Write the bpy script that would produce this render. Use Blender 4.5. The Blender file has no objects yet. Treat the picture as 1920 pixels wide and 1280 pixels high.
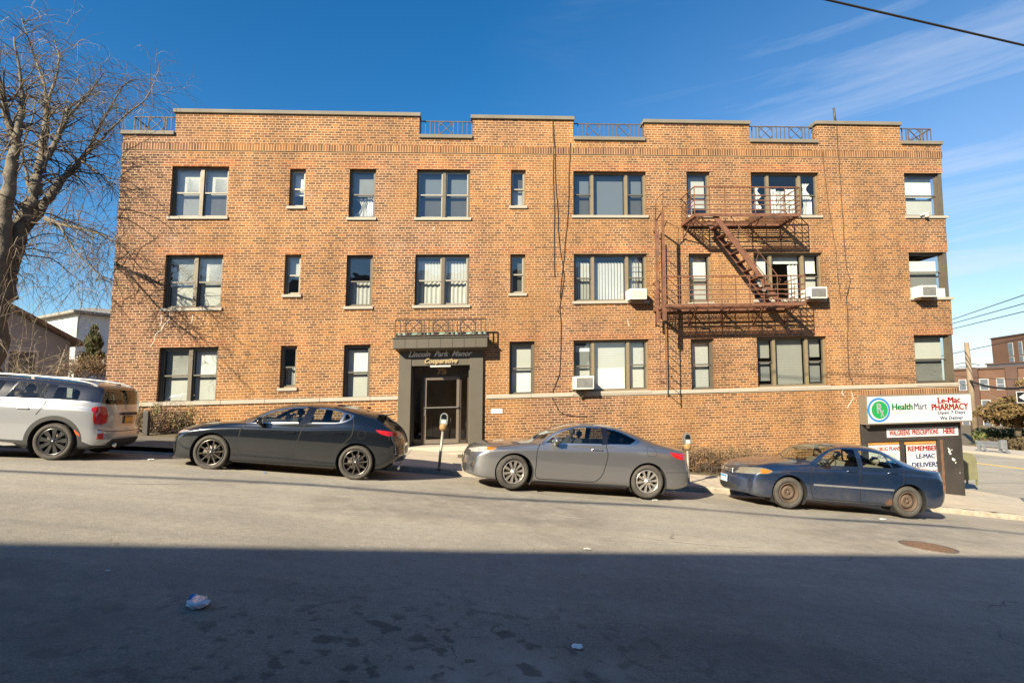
import bpy, bmesh, math, random
import numpy as np
from mathutils import Vector, Matrix
from mathutils.geometry import delaunay_2d_cdt
random.seed(7)
sc = bpy.context.scene
COL = sc.collection
R = math.radians
# ---------------------------------------------------------------- camera
F = 1050.0
TH = math.atan(110 / 1050.0); PHI = 0.012
FWD = Vector((0, math.cos(TH), math.sin(TH)))
_u0 = Vector((0, -math.sin(TH), math.cos(TH))); _r0 = Vector((1, 0, 0))
UP = _u0 * math.cos(PHI) + _r0 * math.sin(PHI)
RT = _r0 * math.cos(PHI) - _u0 * math.sin(PHI)
cam_d = bpy.data.cameras.new('camera'); cam = bpy.data.objects.new('camera', cam_d); COL.objects.link(cam)
cam_d.sensor_width = 36; cam_d.lens = 36 * F / 1920; cam_d.clip_end = 2000; cam_d.clip_start = 0.05
m = Matrix.Identity(4)
for i in range(3):
    m[i][0] = RT[i]; m[i][1] = UP[i]; m[i][2] = -FWD[i]
cam.matrix_world = m
sc.camera = cam
# ---------------------------------------------------------------- sun, sky, exposure
SUN = Vector((-0.75, -1.05, 0.75)).normalized()
EL = math.asin(SUN.z); ROT = math.atan2(SUN.x, SUN.y)
sd = bpy.data.lights.new('sun', 'SUN'); sd.energy = 5.0; sd.angle = R(0.55); sd.color = (1.0, 0.88, 0.665)
so = bpy.data.objects.new('sun', sd); COL.objects.link(so)
so.rotation_euler = SUN.to_track_quat('Z', 'Y').to_euler(); so.location = (-20, -30, 25)
w = bpy.data.worlds.new('World'); sc.world = w; w.use_nodes = True
nt = w.node_tree; N = nt.nodes; L = nt.links
bg = N['Background']; bg.inputs['Strength'].default_value = 0.063
sky = N.new('ShaderNodeTexSky'); sky.sky_type = 'NISHITA'; sky.sun_disc = False
sky.sun_elevation = EL; sky.sun_rotation = ROT; sky.air_density = 1.0; sky.dust_density = 0.3; sky.ozone_density = 2.2
tc = N.new('ShaderNodeTexCoord')
# wispy cirrus: noise stretched along one bearing, thicker low on the east side
mp = N.new('ShaderNodeMapping'); mp.vector_type = 'POINT'
mp.inputs['Rotation'].default_value = (0.0, R(-24), R(10)); mp.inputs['Scale'].default_value = (1.6, 1.0, 14.0)
nz = N.new('ShaderNodeTexNoise'); nz.inputs['Scale'].default_value = 1.5; nz.inputs['Detail'].default_value = 7; nz.inputs['Roughness'].default_value = 0.62; nz.inputs['Distortion'].default_value = 0.5
rp = N.new('ShaderNodeValToRGB'); rp.color_ramp.elements[0].position = 0.50; rp.color_ramp.elements[1].position = 0.88
L.new(tc.outputs['Generated'], mp.inputs['Vector']); L.new(mp.outputs['Vector'], nz.inputs['Vector']); L.new(nz.outputs['Fac'], rp.inputs['Fac'])
sx = N.new('ShaderNodeSeparateXYZ'); L.new(tc.outputs['Generated'], sx.inputs['Vector'])
mr = N.new('ShaderNodeMapRange'); mr.inputs['From Min'].default_value = -0.05; mr.inputs['From Max'].default_value = 0.62; mr.inputs['To Min'].default_value = 0.0; mr.inputs['To Max'].default_value = 1.0
L.new(sx.outputs['X'], mr.inputs['Value'])
mz = N.new('ShaderNodeMapRange'); mz.inputs['From Min'].default_value = 0.85; mz.inputs['From Max'].default_value = 0.1; L.new(sx.outputs['Z'], mz.inputs['Value'])
mm = N.new('ShaderNodeMath'); mm.operation = 'MULTIPLY'; L.new(mr.outputs['Result'], mm.inputs[0]); L.new(mz.outputs['Result'], mm.inputs[1])
m2 = N.new('ShaderNodeMath'); m2.operation = 'MULTIPLY'; L.new(rp.outputs['Color'], m2.inputs[0]); L.new(mm.outputs[0], m2.inputs[1])
m3 = N.new('ShaderNodeMath'); m3.operation = 'MULTIPLY'; m3.inputs[1].default_value = 0.75; m3.use_clamp = True; L.new(m2.outputs[0], m3.inputs[0])
hs = N.new('ShaderNodeHueSaturation'); hs.inputs['Saturation'].default_value = 1.4; hs.inputs['Value'].default_value = 1.15; L.new(sky.outputs['Color'], hs.inputs['Color'])
mx = N.new('ShaderNodeMix'); mx.data_type = 'RGBA'
L.new(hs.outputs['Color'], mx.inputs['A']); mx.inputs['B'].default_value = (5.6, 6.0, 6.8, 1)
# thin high haze, thickest low over the eastern end of the street
hx = N.new('ShaderNodeMath'); hx.operation = 'MULTIPLY'; L.new(mm.outputs[0], hx.inputs[0]); L.new(mz.outputs['Result'], hx.inputs[1])
h2 = N.new('ShaderNodeMath'); h2.operation = 'MULTIPLY_ADD'; h2.inputs[1].default_value = 0.42; L.new(hx.outputs[0], h2.inputs[0]); L.new(m3.outputs[0], h2.inputs[2]); h2.use_clamp = True
L.new(h2.outputs[0], mx.inputs['Factor']); L.new(mx.outputs['Result'], bg.inputs['Color'])
sc.view_settings.view_transform = 'Standard'; sc.view_settings.look = 'None'; sc.view_settings.gamma = 1
sc.view_settings.exposure = 1.27
sc.cycles.use_denoising = True
sc.cycles.max_bounces = 8; sc.cycles.transparent_max_bounces = 24; sc.cycles.caustics_reflective = False; sc.cycles.caustics_refractive = False

# ---------------------------------------------------------------- frames
def ray(px, py): return FWD * F + RT * (px - 960) + UP * (640 - py)
FU = Vector((0.99638, 0.08370, 0.01461)); FV = Vector((0.01897, -0.01203, 0.99975))
FN = FU.cross(FV).normalized() * -1          # pointing into the building
if FN.y < 0: FN = -FN
FP0 = ray(885, 745); FP0 = FP0 * (16.6 / FP0.y)
_FM = Matrix((FU, FN, FV)).transposed(); _FMI = _FM.inverted()
def fac(u, d, v): return FP0 + FU * u + FN * d + FV * v
def fpx(px, py, d=0.0):
    r = ray(px, py); o = FP0 + FN * d
    p = r * (o.dot(FN) / r.dot(FN)); q = _FMI @ (p - FP0)
    return q.x, q.z
PSI = math.atan(.085); GR = R(5.25)
CX = Vector((math.cos(PSI) * math.cos(GR), math.sin(PSI) * math.cos(GR), -math.sin(GR)))
CY = Vector((-math.sin(PSI), math.cos(PSI), 0)); CZ = CX.cross(CY)
def at(px, py, Y): r = ray(px, py); return r * (Y / r.y)
def pchip(xs, ys):
    xs = np.array(xs, float); ys = np.array(ys, float); h = np.diff(xs); dl = np.diff(ys) / h; n = len(xs); d = np.zeros(n)
    for i in range(1, n - 1):
        if dl[i-1] * dl[i] > 0:
            w1 = 2 * h[i] + h[i-1]; w2 = h[i] + 2 * h[i-1]; d[i] = (w1 + w2) / (w1 / dl[i-1] + w2 / dl[i])
    d[0] = dl[0]; d[-1] = dl[-1]
    def f(x):
        x = np.asarray(x, float); k = np.clip(np.searchsorted(xs, x) - 1, 0, n - 2); t = np.clip((x - xs[k]) / h[k], 0, 1)
        return (ys[k] * (1 + 2 * t) * (1 - t) ** 2 + h[k] * d[k] * t * (1 - t) ** 2 + ys[k+1] * t * t * (3 - 2 * t) + h[k] * d[k+1] * t * t * (t - 1))
    return f
# road height (relative to the eye) along x
_zr = pchip([-60, -30, -14, -8.6, 0, 8.2, 12, 16, 22, 30, 60], [-.2, -.5, -.72, -.98, -1.765, -2.52, -2.98, -3.42, -3.6, -3.65, -3.7])
def street(x, y):
    "distance t across the street from the parked cars' near side (+ towards the building)"
    return (Vector((x, y, 0)).dot(CY)) - 11.01
def road_z(x, y):
    t = street(x, y); z = float(_zr(x))
    c = 0.0
    if t > 0.9: c = -0.03 * (t - 0.9)
    if t > 2.6: c = -0.051
    if t < -3.5: c = -0.012 * (-3.5 - t)
    if t < -12: c = -0.1
    return z + c
KT = 2.02   # kerb line
# ---------------------------------------------------------------- materials
MATS = {}
def pm(name, col, rough=0.7, metal=0.0, coat=0.0, var=0.0, vscale=6.0, bump=0.0, bscale=60.0, spec=0.5, col2=None, obj=True, emit=0.0):
    if name in MATS: return MATS[name]
    mt = bpy.data.materials.new(name); mt.use_nodes = True; nt = mt.node_tree; N = nt.nodes; L = nt.links
    b = N['Principled BSDF']; b.inputs['Base Color'].default_value = (*col, 1); b.inputs['Roughness'].default_value = rough
    b.inputs['Metallic'].default_value = metal; b.inputs['Coat Weight'].default_value = coat; b.inputs['Coat Roughness'].default_value = 0.03
    b.inputs['Specular IOR Level'].default_value = spec
    tc = N.new('ShaderNodeTexCoord')
    if var > 0 or col2:
        nz = N.new('ShaderNodeTexNoise'); nz.inputs['Scale'].default_value = vscale; nz.inputs['Detail'].default_value = 6; nz.inputs['Roughness'].default_value = 0.65
        L.new(tc.outputs['Object'], nz.inputs['Vector'])
        rp = N.new('ShaderNodeValToRGB'); rp.color_ramp.elements[0].position = 0.3; rp.color_ramp.elements[1].position = 0.7
        c2 = col2 or tuple(c * (1 - var) for c in col); c1 = col if col2 else tuple(min(1, c * (1 + var)) for c in col)
        rp.color_ramp.elements[0].color = (*c1, 1); rp.color_ramp.elements[1].color = (*c2, 1)
        L.new(nz.outputs['Fac'], rp.inputs['Fac']); L.new(rp.outputs['Color'], b.inputs['Base Color'])
        mr = N.new('ShaderNodeMapRange'); mr.inputs['To Min'].default_value = rough * 0.8; mr.inputs['To Max'].default_value = min(1, rough * 1.25)
        L.new(nz.outputs['Fac'], mr.inputs['Value']); L.new(mr.outputs['Result'], b.inputs['Roughness'])
    if bump > 0:
        n2 = N.new('ShaderNodeTexNoise'); n2.inputs['Scale'].default_value = bscale; n2.inputs['Detail'].default_value = 4; L.new(tc.outputs['Object'], n2.inputs['Vector'])
        bp = N.new('ShaderNodeBump'); bp.inputs['Strength'].default_value = bump; bp.inputs['Distance'].default_value = 0.02
        L.new(n2.outputs['Fac'], bp.inputs['Height']); L.new(bp.outputs['Normal'], b.inputs['Normal'])
    MATS[name] = mt; return mt
def glass(name, tint=(0.8, 0.85, 0.85), refl=0.12, rough=0.0, wav=0.0):
    if name in MATS: return MATS[name]
    mt = bpy.data.materials.new(name); mt.use_nodes = True; nt = mt.node_tree; N = nt.nodes; L = nt.links
    N.remove(N['Principled BSDF']); o = N['Material Output']
    tr = N.new('ShaderNodeBsdfTransparent'); tr.inputs['Color'].default_value = (*tint, 1)
    gl = N.new('ShaderNodeBsdfGlossy'); gl.inputs['Roughness'].default_value = rough; gl.inputs['Color'].default_value = (1, 1, 1, 1)
    lw = N.new('ShaderNodeLayerWeight'); lw.inputs['Blend'].default_value = 0.5
    fr = N.new('ShaderNodeMath'); fr.operation = 'POWER'; fr.inputs[1].default_value = 5.0; L.new(lw.outputs['Facing'], fr.inputs[0])
    ad = N.new('ShaderNodeMath'); ad.operation = 'ADD'; ad.inputs[1].default_value = refl; ad.use_clamp = True
    mx = N.new('ShaderNodeMixShader'); L.new(fr.outputs[0], ad.inputs[0]); L.new(ad.outputs[0], mx.inputs['Fac'])
    L.new(tr.outputs[0], mx.inputs[1]); L.new(gl.outputs[0], mx.inputs[2]); L.new(mx.outputs[0], o.inputs['Surface'])
    if wav > 0:
        tcn = N.new('ShaderNodeTexCoord'); nz = N.new('ShaderNodeTexNoise'); nz.inputs['Scale'].default_value = 1.3; nz.inputs['Detail'].default_value = 2
        L.new(tcn.outputs['Object'], nz.inputs['Vector']); bp = N.new('ShaderNodeBump'); bp.inputs['Strength'].default_value = wav; bp.inputs['Distance'].default_value = 0.15
        L.new(nz.outputs['Fac'], bp.inputs['Height']); L.new(bp.outputs['Normal'], gl.inputs['Normal'])
    MATS[name] = mt; return mt
# ---------------------------------------------------------------- object helpers
def tag(o, label=None, cat=None, group=None, kind=None):
    if label: o['label'] = label
    if cat: o['category'] = cat
    if group: o['group'] = group
    if kind: o['kind'] = kind
    return o
def thing(name, label, cat, loc=(0, 0, 0), group=None, rot=None):
    o = bpy.data.objects.new(name, None); COL.objects.link(o); o.empty_display_size = 0.2
    M = Matrix.Translation(Vector(loc))
    if rot is not None: M = M @ rot.to_4x4()
    o.matrix_world = M
    tag(o, label, cat, group); o['_'] = 0; del o['_']
    WM[o.name] = M
    return o
WM = {}
def wm(o):
    return WM[o.name] if o is not None and o.name in WM else Matrix.Identity(4)
class MB:
    """collects shapes in a local frame; build() writes them out as one mesh object"""
    def __init__(s, xf=None): s.v = []; s.f = []; s.m = []; s.sm = []; s.xf = xf; s.mi = 0; s.smooth = False
    def add(s, vs, fs, smooth=None):
        n = len(s.v); s.v += [Vector(q) for q in vs]
        for f in fs: s.f.append([i + n for i in f]); s.m.append(s.mi); s.sm.append(s.smooth if smooth is None else smooth)
        return s
    def quad(s, a, b, c, d): return s.add([a, b, c, d], [(0, 1, 2, 3)])
    def box(s, x0, x1, y0, y1, z0, z1, bev=0.0):
        if bev <= 0:
            vs = [(x, y, z) for z in (z0, z1) for y in (y0, y1) for x in (x0, x1)]
            return s.add(vs, [(0, 2, 3, 1), (4, 5, 7, 6), (0, 1, 5, 4), (2, 6, 7, 3), (0, 4, 6, 2), (1, 3, 7, 5)], False)
        b = min(bev, (x1 - x0) * .45, (y1 - y0) * .45, (z1 - z0) * .45); bm = bmesh.new()
        bmesh.ops.create_cube(bm, size=1)
        for q in bm.verts: q.co = Vector(((x0 + x1) / 2 + q.co.x * (x1 - x0), (y0 + y1) / 2 + q.co.y * (y1 - y0), (z0 + z1) / 2 + q.co.z * (z1 - z0)))
        bmesh.ops.bevel(bm, geom=list(bm.edges), offset=b, segments=2, affect='EDGES', profile=0.5)
        return s.bm(bm)
    def bm(s, b, M=None, smooth=None):
        b.verts.index_update(); vs = [(M @ q.co if M else q.co.copy()) for q in b.verts]; fs = [[q.index for q in f.verts] for f in b.faces]
        b.free(); return s.add(vs, fs, smooth)
    def tube(s, pts, r, n=6, cap=True, smooth=True):
        pts = [Vector(p) for p in pts]; rs = r if isinstance(r, (list, tuple)) else [r] * len(pts)
        vs = []; up = Vector((0.13, 0.21, 0.97)).normalized(); k = len(pts)
        for i, p in enumerate(pts):
            t = (pts[min(i + 1, k - 1)] - pts[max(i - 1, 0)])
            t = t.normalized() if t.length > 1e-9 else Vector((0, 0, 1))
            a = t.cross(up)
            if a.length < 1e-3: a = t.cross(Vector((1, 0, 0)))
            a.normalize(); b = t.cross(a)
            for j in range(n):
                an = 2 * math.pi * j / n; vs.append(p + (a * math.cos(an) + b * math.sin(an)) * rs[i])
        fs = [(i * n + j, i * n + (j + 1) % n, (i + 1) * n + (j + 1) % n, (i + 1) * n + j) for i in range(k - 1) for j in range(n)]
        if cap and n > 2: fs += [tuple(reversed(range(n))), tuple(range((k - 1) * n, k * n))]
        return s.add(vs, fs, smooth)
    def bar(s, a, b, w, h, upv=(0, 0, 1)):
        a = Vector(a); b = Vector(b); t = (b - a).normalized(); up = Vector(upv); x = t.cross(up)
        if x.length < 1e-3: x = t.cross(Vector((1, 0, 0)))
        x.normalize(); y = x.cross(t)
        vs = [p + x * i * w / 2 + y * j * h / 2 for p in (a, b) for i, j in ((-1, -1), (1, -1), (1, 1), (-1, 1))]
        return s.add(vs, [(0, 1, 2, 3), (7, 6, 5, 4), (0, 4, 5, 1), (1, 5, 6, 2), (2, 6, 7, 3), (3, 7, 4, 0)], False)
    def lathe(s, prof, c=(0, 0, 0), axis='z', n=24, smooth=True, cap=True):
        "prof: (r, h) pairs"
        vs = []
        for r, h in prof:
            for j in range(n):
                a = 2 * math.pi * j / n; x, y = r * math.cos(a), r * math.sin(a)
                q = {'z': (x, y, h), 'y': (x, h, y), 'x': (h, x, y)}[axis]; vs.append(Vector(q) + Vector(c))
        k = len(prof)
        fs = [(i * n + j, i * n + (j + 1) % n, (i + 1) * n + (j + 1) % n, (i + 1) * n + j) for i in range(k - 1) for j in range(n)]
        if cap: fs += [tuple(reversed(range(n))), tuple(range((k - 1) * n, k * n))]
        return s.add(vs, fs, smooth)
    def prism(s, poly, y0, y1, plane='xz'):
        "extrude a simple polygon"
        f = {'xz': lambda a, b, y: (a, y, b), 'xy': lambda a, b, y: (a, b, y), 'yz': lambda a, b, y: (y, a, b)}[plane]
        n = len(poly); vs = [f(a, b, y0) for a, b in poly] + [f(a, b, y1) for a, b in poly]
        fs = [tuple(reversed(range(n))), tuple(range(n, 2 * n))] + [(i, (i + 1) % n, n + (i + 1) % n, n + i) for i in range(n)]
        return s.add(vs, fs, False)
    def blob(s, c, r, sub=1, jit=0.2, sc_=(1, 1, 1), smooth=True):
        b = bmesh.new(); bmesh.ops.create_icosphere(b, subdivisions=sub, radius=1)
        for q in b.verts: q.co = Vector([c[i] + q.co[i] * r * sc_[i] * (1 + random.uniform(-jit, jit)) for i in range(3)])
        return s.bm(b, smooth=smooth)
    def build(s, name, mat, parent=None, label=None, cat=None, group=None, kind=None, origin=None):
        me = bpy.data.meshes.new(name)
        raw = s.v; pts = [s.xf(*q) for q in raw] if s.xf else raw
        if parent is not None:
            I = wm(parent).inverted(); loc = [I @ p for p in pts]
            o_loc = Vector((0, 0, 0))
        else:
            lo = Vector((min(p[i] for p in pts) for i in range(3))); hi = Vector((max(p[i] for p in pts) for i in range(3)))
            o_loc = Vector(origin) if origin is not None else Vector(((lo.x + hi.x) / 2, (lo.y + hi.y) / 2, lo.z)); loc = [p - o_loc for p in pts]
        me.from_pydata([tuple(p) for p in loc], [], s.f)
        uv = me.uv_layers.new(name='UVMap')
        co = np.array([(q.x + q.y, q.z) for q in raw]); li = np.zeros(len(me.loops), int); me.loops.foreach_get('vertex_index', li)
        uv.data.foreach_set('uv', co[li].ravel())
        for mt in (mat if isinstance(mat, (list, tuple)) else [mat]): me.materials.append(mt)
        me.polygons.foreach_set('material_index', s.m); me.polygons.foreach_set('use_smooth', s.sm)
        me.update()
        o = bpy.data.objects.new(name, me); COL.objects.link(o)
        if parent is not None: o.parent = parent; WM[o.name] = wm(parent)
        else: o.location = o_loc; WM[o.name] = Matrix.Translation(o_loc)
        tag(o, label, cat, group, kind); return o
def copy_tree(o, M=None, parent=None):
    c = o.copy(); COL.objects.link(c)
    if parent is not None: c.parent = parent
    elif M is not None: c.matrix_world = M
    for ch in list(o.children): copy_tree(ch, None, c)
    return c
def text_verts(txt, size=1.0, align='CENTER', bold=0.0, shear=0.0, ext=0.0, sx=1.0, space=1.0):
    cu = bpy.data.curves.new('t', 'FONT'); cu.body = txt; cu.size = size; cu.align_x = align; cu.align_y = 'CENTER'; cu.offset = bold; cu.shear = shear; cu.extrude = ext; cu.resolution_u = 3; cu.space_character = space
    ob = bpy.data.objects.new('t', cu); COL.objects.link(ob); dg = bpy.context.evaluated_depsgraph_get()
    me = bpy.data.meshes.new_from_object(ob.evaluated_get(dg)); vs = [(q.co.x * sx, q.co.y, q.co.z) for q in me.vertices]; fs = [tuple(p.vertices) for p in me.polygons]
    bpy.data.objects.remove(ob); bpy.data.curves.remove(cu); bpy.data.meshes.remove(me); return vs, fs
# ================================================================ GROUND
DH = Vector((math.cos(PSI), math.sin(PSI), 0))
def st(s, t, dz=0.0):
    p = DH * s + CY * (11.01 + t); x0 = s * math.cos(PSI) - 11.01 * math.sin(PSI)
    z = float(_zr(x0)); c = 0.0
    if t > 0.9: c = -0.03 * (t - 0.9)
    if t > KT: c = -0.0336
    if t < -3.5: c = -0.012 * (-3.5 - t)
    if t < -12: c = -0.1
    return Vector((p.x, p.y, z + c + dz))
def s_of(x, y): return Vector((x, y, 0)).dot(DH)
def t_of(x, y): return Vector((x, y, 0)).dot(CY) - 11.01
def s_x0(X0): return (X0 + 11.01 * math.sin(PSI)) / math.cos(PSI)
def gz(x, y): return st(s_of(x, y), t_of(x, y)).z
WALK_Z = 0.13
def walk(s, t, dz=0.0):
    return st(s, t, WALK_Z + 0.025 * max(0, min(t, 5) - KT) + dz)

def asphalt():
    mt = bpy.data.materials.new('asphalt'); mt.use_nodes = True; nt = mt.node_tree; N = nt.nodes; L = nt.links
    b = N['Principled BSDF']; b.inputs['Specular IOR Level'].default_value = 0.35
    tc = N.new('ShaderNodeTexCoord'); P = tc.outputs['Object']
    def noise(sc_, det=6, ro=0.6, dist=0.0, vec=P):
        n = N.new('ShaderNodeTexNoise'); n.inputs['Scale'].default_value = sc_; n.inputs['Detail'].default_value = det; n.inputs['Roughness'].default_value = ro; n.inputs['Distortion'].default_value = dist; L.new(vec, n.inputs['Vector']); return n.outputs['Fac']
    def ramp(v, a, c, ca=(0, 0, 0, 1), cc=(1, 1, 1, 1)):
        r = N.new('ShaderNodeValToRGB'); r.color_ramp.elements[0].position = a; r.color_ramp.elements[1].position = c; r.color_ramp.elements[0].color = ca; r.color_ramp.elements[1].color = cc; L.new(v, r.inputs['Fac']); return r.outputs['Color']
    def mix(f, a, c, mode='MIX'):
        m = N.new('ShaderNodeMix'); m.data_type = 'RGBA'; m.blend_type = mode
        if isinstance(f, float): m.inputs['Factor'].default_value = f
        else: L.new(f, m.inputs['Factor'])
        for k, q in (('A', a), ('B', c)):
            if isinstance(q, tuple): m.inputs[k].default_value = q
            else: L.new(q, m.inputs[k])
        return m.outputs['Result']
    base = ramp(noise(0.35, 5, 0.6, 0.6), 0.3, 0.7, (0.275, 0.25, 0.208, 1), (0.345, 0.314, 0.26, 1))
    mp = N.new('ShaderNodeMapping'); mp.inputs['Scale'].default_value = (0.12, 1.6, 1); mp.inputs['Rotation'].default_value = (0, 0, -PSI); L.new(P, mp.inputs['Vector'])
    streak = ramp(noise(1.0, 6, 0.6, 0.4, mp.outputs['Vector']), 0.42, 0.72)
    base = mix(streak, base, (0.385, 0.345, 0.275, 1))
    fine = ramp(noise(60, 5, 0.85), 0.3, 0.7, (0.45, 0.45, 0.45, 1), (1.5, 1.5, 1.5, 1))
    base = mix(1.0, base, fine, 'MULTIPLY')
    mid = ramp(noise(9, 5, 0.7), 0.3, 0.7, (0.85, 0.85, 0.85, 1), (1.12, 1.12, 1.12, 1)); base = mix(1.0, base, mid, 'MULTIPLY')
    # pale grit specks
    vo = N.new('ShaderNodeTexVoronoi'); vo.inputs['Scale'].default_value = 26; L.new(P, vo.inputs['Vector'])
    sp = ramp(vo.outputs['Distance'], 0.035, 0.05, (1, 1, 1, 1), (0, 0, 0, 1))
    gr = ramp(noise(3.0, 3), 0.52, 0.6); spm = mix(1.0, sp, gr, 'MULTIPLY')
    base = mix(spm, base, (0.42, 0.38, 0.32, 1))
    # the lane on the near side has deeper shade painted into its colour; its edge wanders along the street
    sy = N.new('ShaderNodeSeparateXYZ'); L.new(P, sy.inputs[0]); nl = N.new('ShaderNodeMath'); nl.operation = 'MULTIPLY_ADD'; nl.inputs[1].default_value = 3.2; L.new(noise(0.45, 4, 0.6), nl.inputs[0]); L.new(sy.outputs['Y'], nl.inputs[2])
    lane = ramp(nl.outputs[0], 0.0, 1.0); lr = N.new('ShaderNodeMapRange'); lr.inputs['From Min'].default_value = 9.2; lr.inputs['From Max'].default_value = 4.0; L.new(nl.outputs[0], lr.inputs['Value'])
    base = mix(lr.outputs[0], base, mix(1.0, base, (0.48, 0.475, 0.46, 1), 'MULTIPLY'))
    # oil drips, in a patch where cars stand by the near side
    sxy = N.new('ShaderNodeSeparateXYZ'); L.new(P, sxy.inputs[0])
    def gauss(cx_, cy_, rx, ry):
        m1 = N.new('ShaderNodeMapping'); m1.vector_type = 'POINT'; m1.inputs['Location'].default_value = (-cx_ / rx, -cy_ / ry, 0); m1.inputs['Scale'].default_value = (1 / rx, 1 / ry, 0)
        L.new(P, m1.inputs['Vector']); g = N.new('ShaderNodeTexGradient'); g.gradient_type = 'SPHERICAL'; L.new(m1.outputs[0], g.inputs[0]); return g.outputs['Fac']
    area = ramp(gauss(-0.7, 3.9, 3.2, 1.7), 0.0, 0.75)
    area2 = ramp(gauss(3.4, 3.5, 2.2, 1.2), 0.0, 0.8)
    am = N.new('ShaderNodeMath'); am.operation = 'ADD'; L.new(area, am.inputs[0]); L.new(area2, am.inputs[1])
    drip = ramp(noise(7.0, 2.5, 0.5, 0.15), 0.555, 0.64)
    dm = mix(1.0, drip, am.outputs[0], 'MULTIPLY')
    lit_patch = mix(1.0, ramp(noise(1.1, 5, 0.6, 0.5), 0.42, 0.62), ramp(gauss(0.1, 3.2, 1.1, 1.3), 0.0, 0.8), 'MULTIPLY'); base = mix(lit_patch, base, (0.40, 0.36, 0.30, 1))  # reflected sunlight painted as a pale patch on the shaded road
    dust = mix(1.0, ramp(noise(0.22, 3, 0.5, 0.8), 0.45, 0.6), ramp(noise(2.2, 5, 0.7), 0.35, 0.6), 'MULTIPLY'); base = mix(0.5, base, mix(dust, base, (0.13, 0.115, 0.095, 1)))
    dm2 = mix(1.0, dm, (0.6, 0.6, 0.6, 1), 'MULTIPLY'); base = mix(dm2, base, (0.030, 0.027, 0.025, 1))
    # crack lines
    v2 = N.new('ShaderNodeTexVoronoi'); v2.feature = 'DISTANCE_TO_EDGE'; v2.inputs['Scale'].default_value = 0.23
    dn = N.new('ShaderNodeTexNoise'); dn.inputs['Scale'].default_value = 1.7; dn.inputs['Detail'].default_value = 5; L.new(P, dn.inputs['Vector'])
    av = N.new('ShaderNodeVectorMath'); av.operation = 'MULTIPLY_ADD'; av.inputs[1].default_value = (0.9, 0.9, 0.9); L.new(dn.outputs['Color'], av.inputs[0]); L.new(P, av.inputs[2]); L.new(av.outputs[0], v2.inputs['Vector'])
    cr = ramp(v2.outputs['Distance'], 0.0005, 0.0016, (.8, .8, .8, 1), (0, 0, 0, 1)); crm = mix(1.0, cr, ramp(noise(0.5, 2), 0.57, 0.62), 'MULTIPLY')
    base = mix(crm, base, (0.035, 0.03, 0.027, 1))
    L.new(base, b.inputs['Base Color'])
    L.new(ramp(noise(2.0), 0.2, 0.8, (0.72, 0.72, 0.72, 1), (0.93, 0.93, 0.93, 1)), b.inputs['Roughness'])
    bp = N.new('ShaderNodeBump'); bp.inputs['Strength'].default_value = 0.55; bp.inputs['Distance'].default_value = 0.012; L.new(noise(75, 4, 0.7), bp.inputs['Height']); L.new(bp.outputs[0], b.inputs['Normal'])
    return mt
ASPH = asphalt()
def sheet(name, ss, tt, fz, mat, kind='structure', **k):
    mb = MB(); vs = [fz(s, t) for t in tt for s in ss]; n = len(ss)
    mb.add(vs, [(j * n + i, j * n + i + 1, (j + 1) * n + i + 1, (j + 1) * n + i) for j in range(len(tt) - 1) for i in range(n - 1)], True)
    return mb.build(name, mat, kind=kind, origin=(0, 0, 0), **k)
def lin(a, b, n): return [a + (b - a) * i / n for i in range(n + 1)]
soil = pm('soil', (0.16, 0.115, 0.07), 0.95, var=0.4, vscale=3, bump=0.6, bscale=25, col2=(0.10, 0.085, 0.045))
sheet('ground', [-900, -400, -150, -60] + lin(-50, 50, 25) + [60, 150, 400, 900], [-700, -300, -120, -40, -12, -4, 0, 6, 12, 20, 40, 80, 200, 500, 1500],
      lambda s, t: st(s, t, -0.25 if t < 30 else -0.25), soil)
ss = lin(-55, 60, 115)
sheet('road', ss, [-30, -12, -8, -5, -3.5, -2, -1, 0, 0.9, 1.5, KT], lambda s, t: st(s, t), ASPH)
SC = 17.6   # s of the cross street's kerb
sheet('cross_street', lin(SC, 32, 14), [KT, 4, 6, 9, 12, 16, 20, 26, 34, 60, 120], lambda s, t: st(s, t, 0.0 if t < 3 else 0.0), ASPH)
conc = pm('concrete', (0.42, 0.37, 0.30), 0.85, var=0.16, vscale=2.2, bump=0.25, bscale=60, col2=(0.40, 0.345, 0.27))
conc_old = pm('old_concrete', (0.47, 0.41, 0.32), 0.9, var=0.3, vscale=7, bump=0.5, bscale=30, col2=(0.26, 0.22, 0.17))
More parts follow.
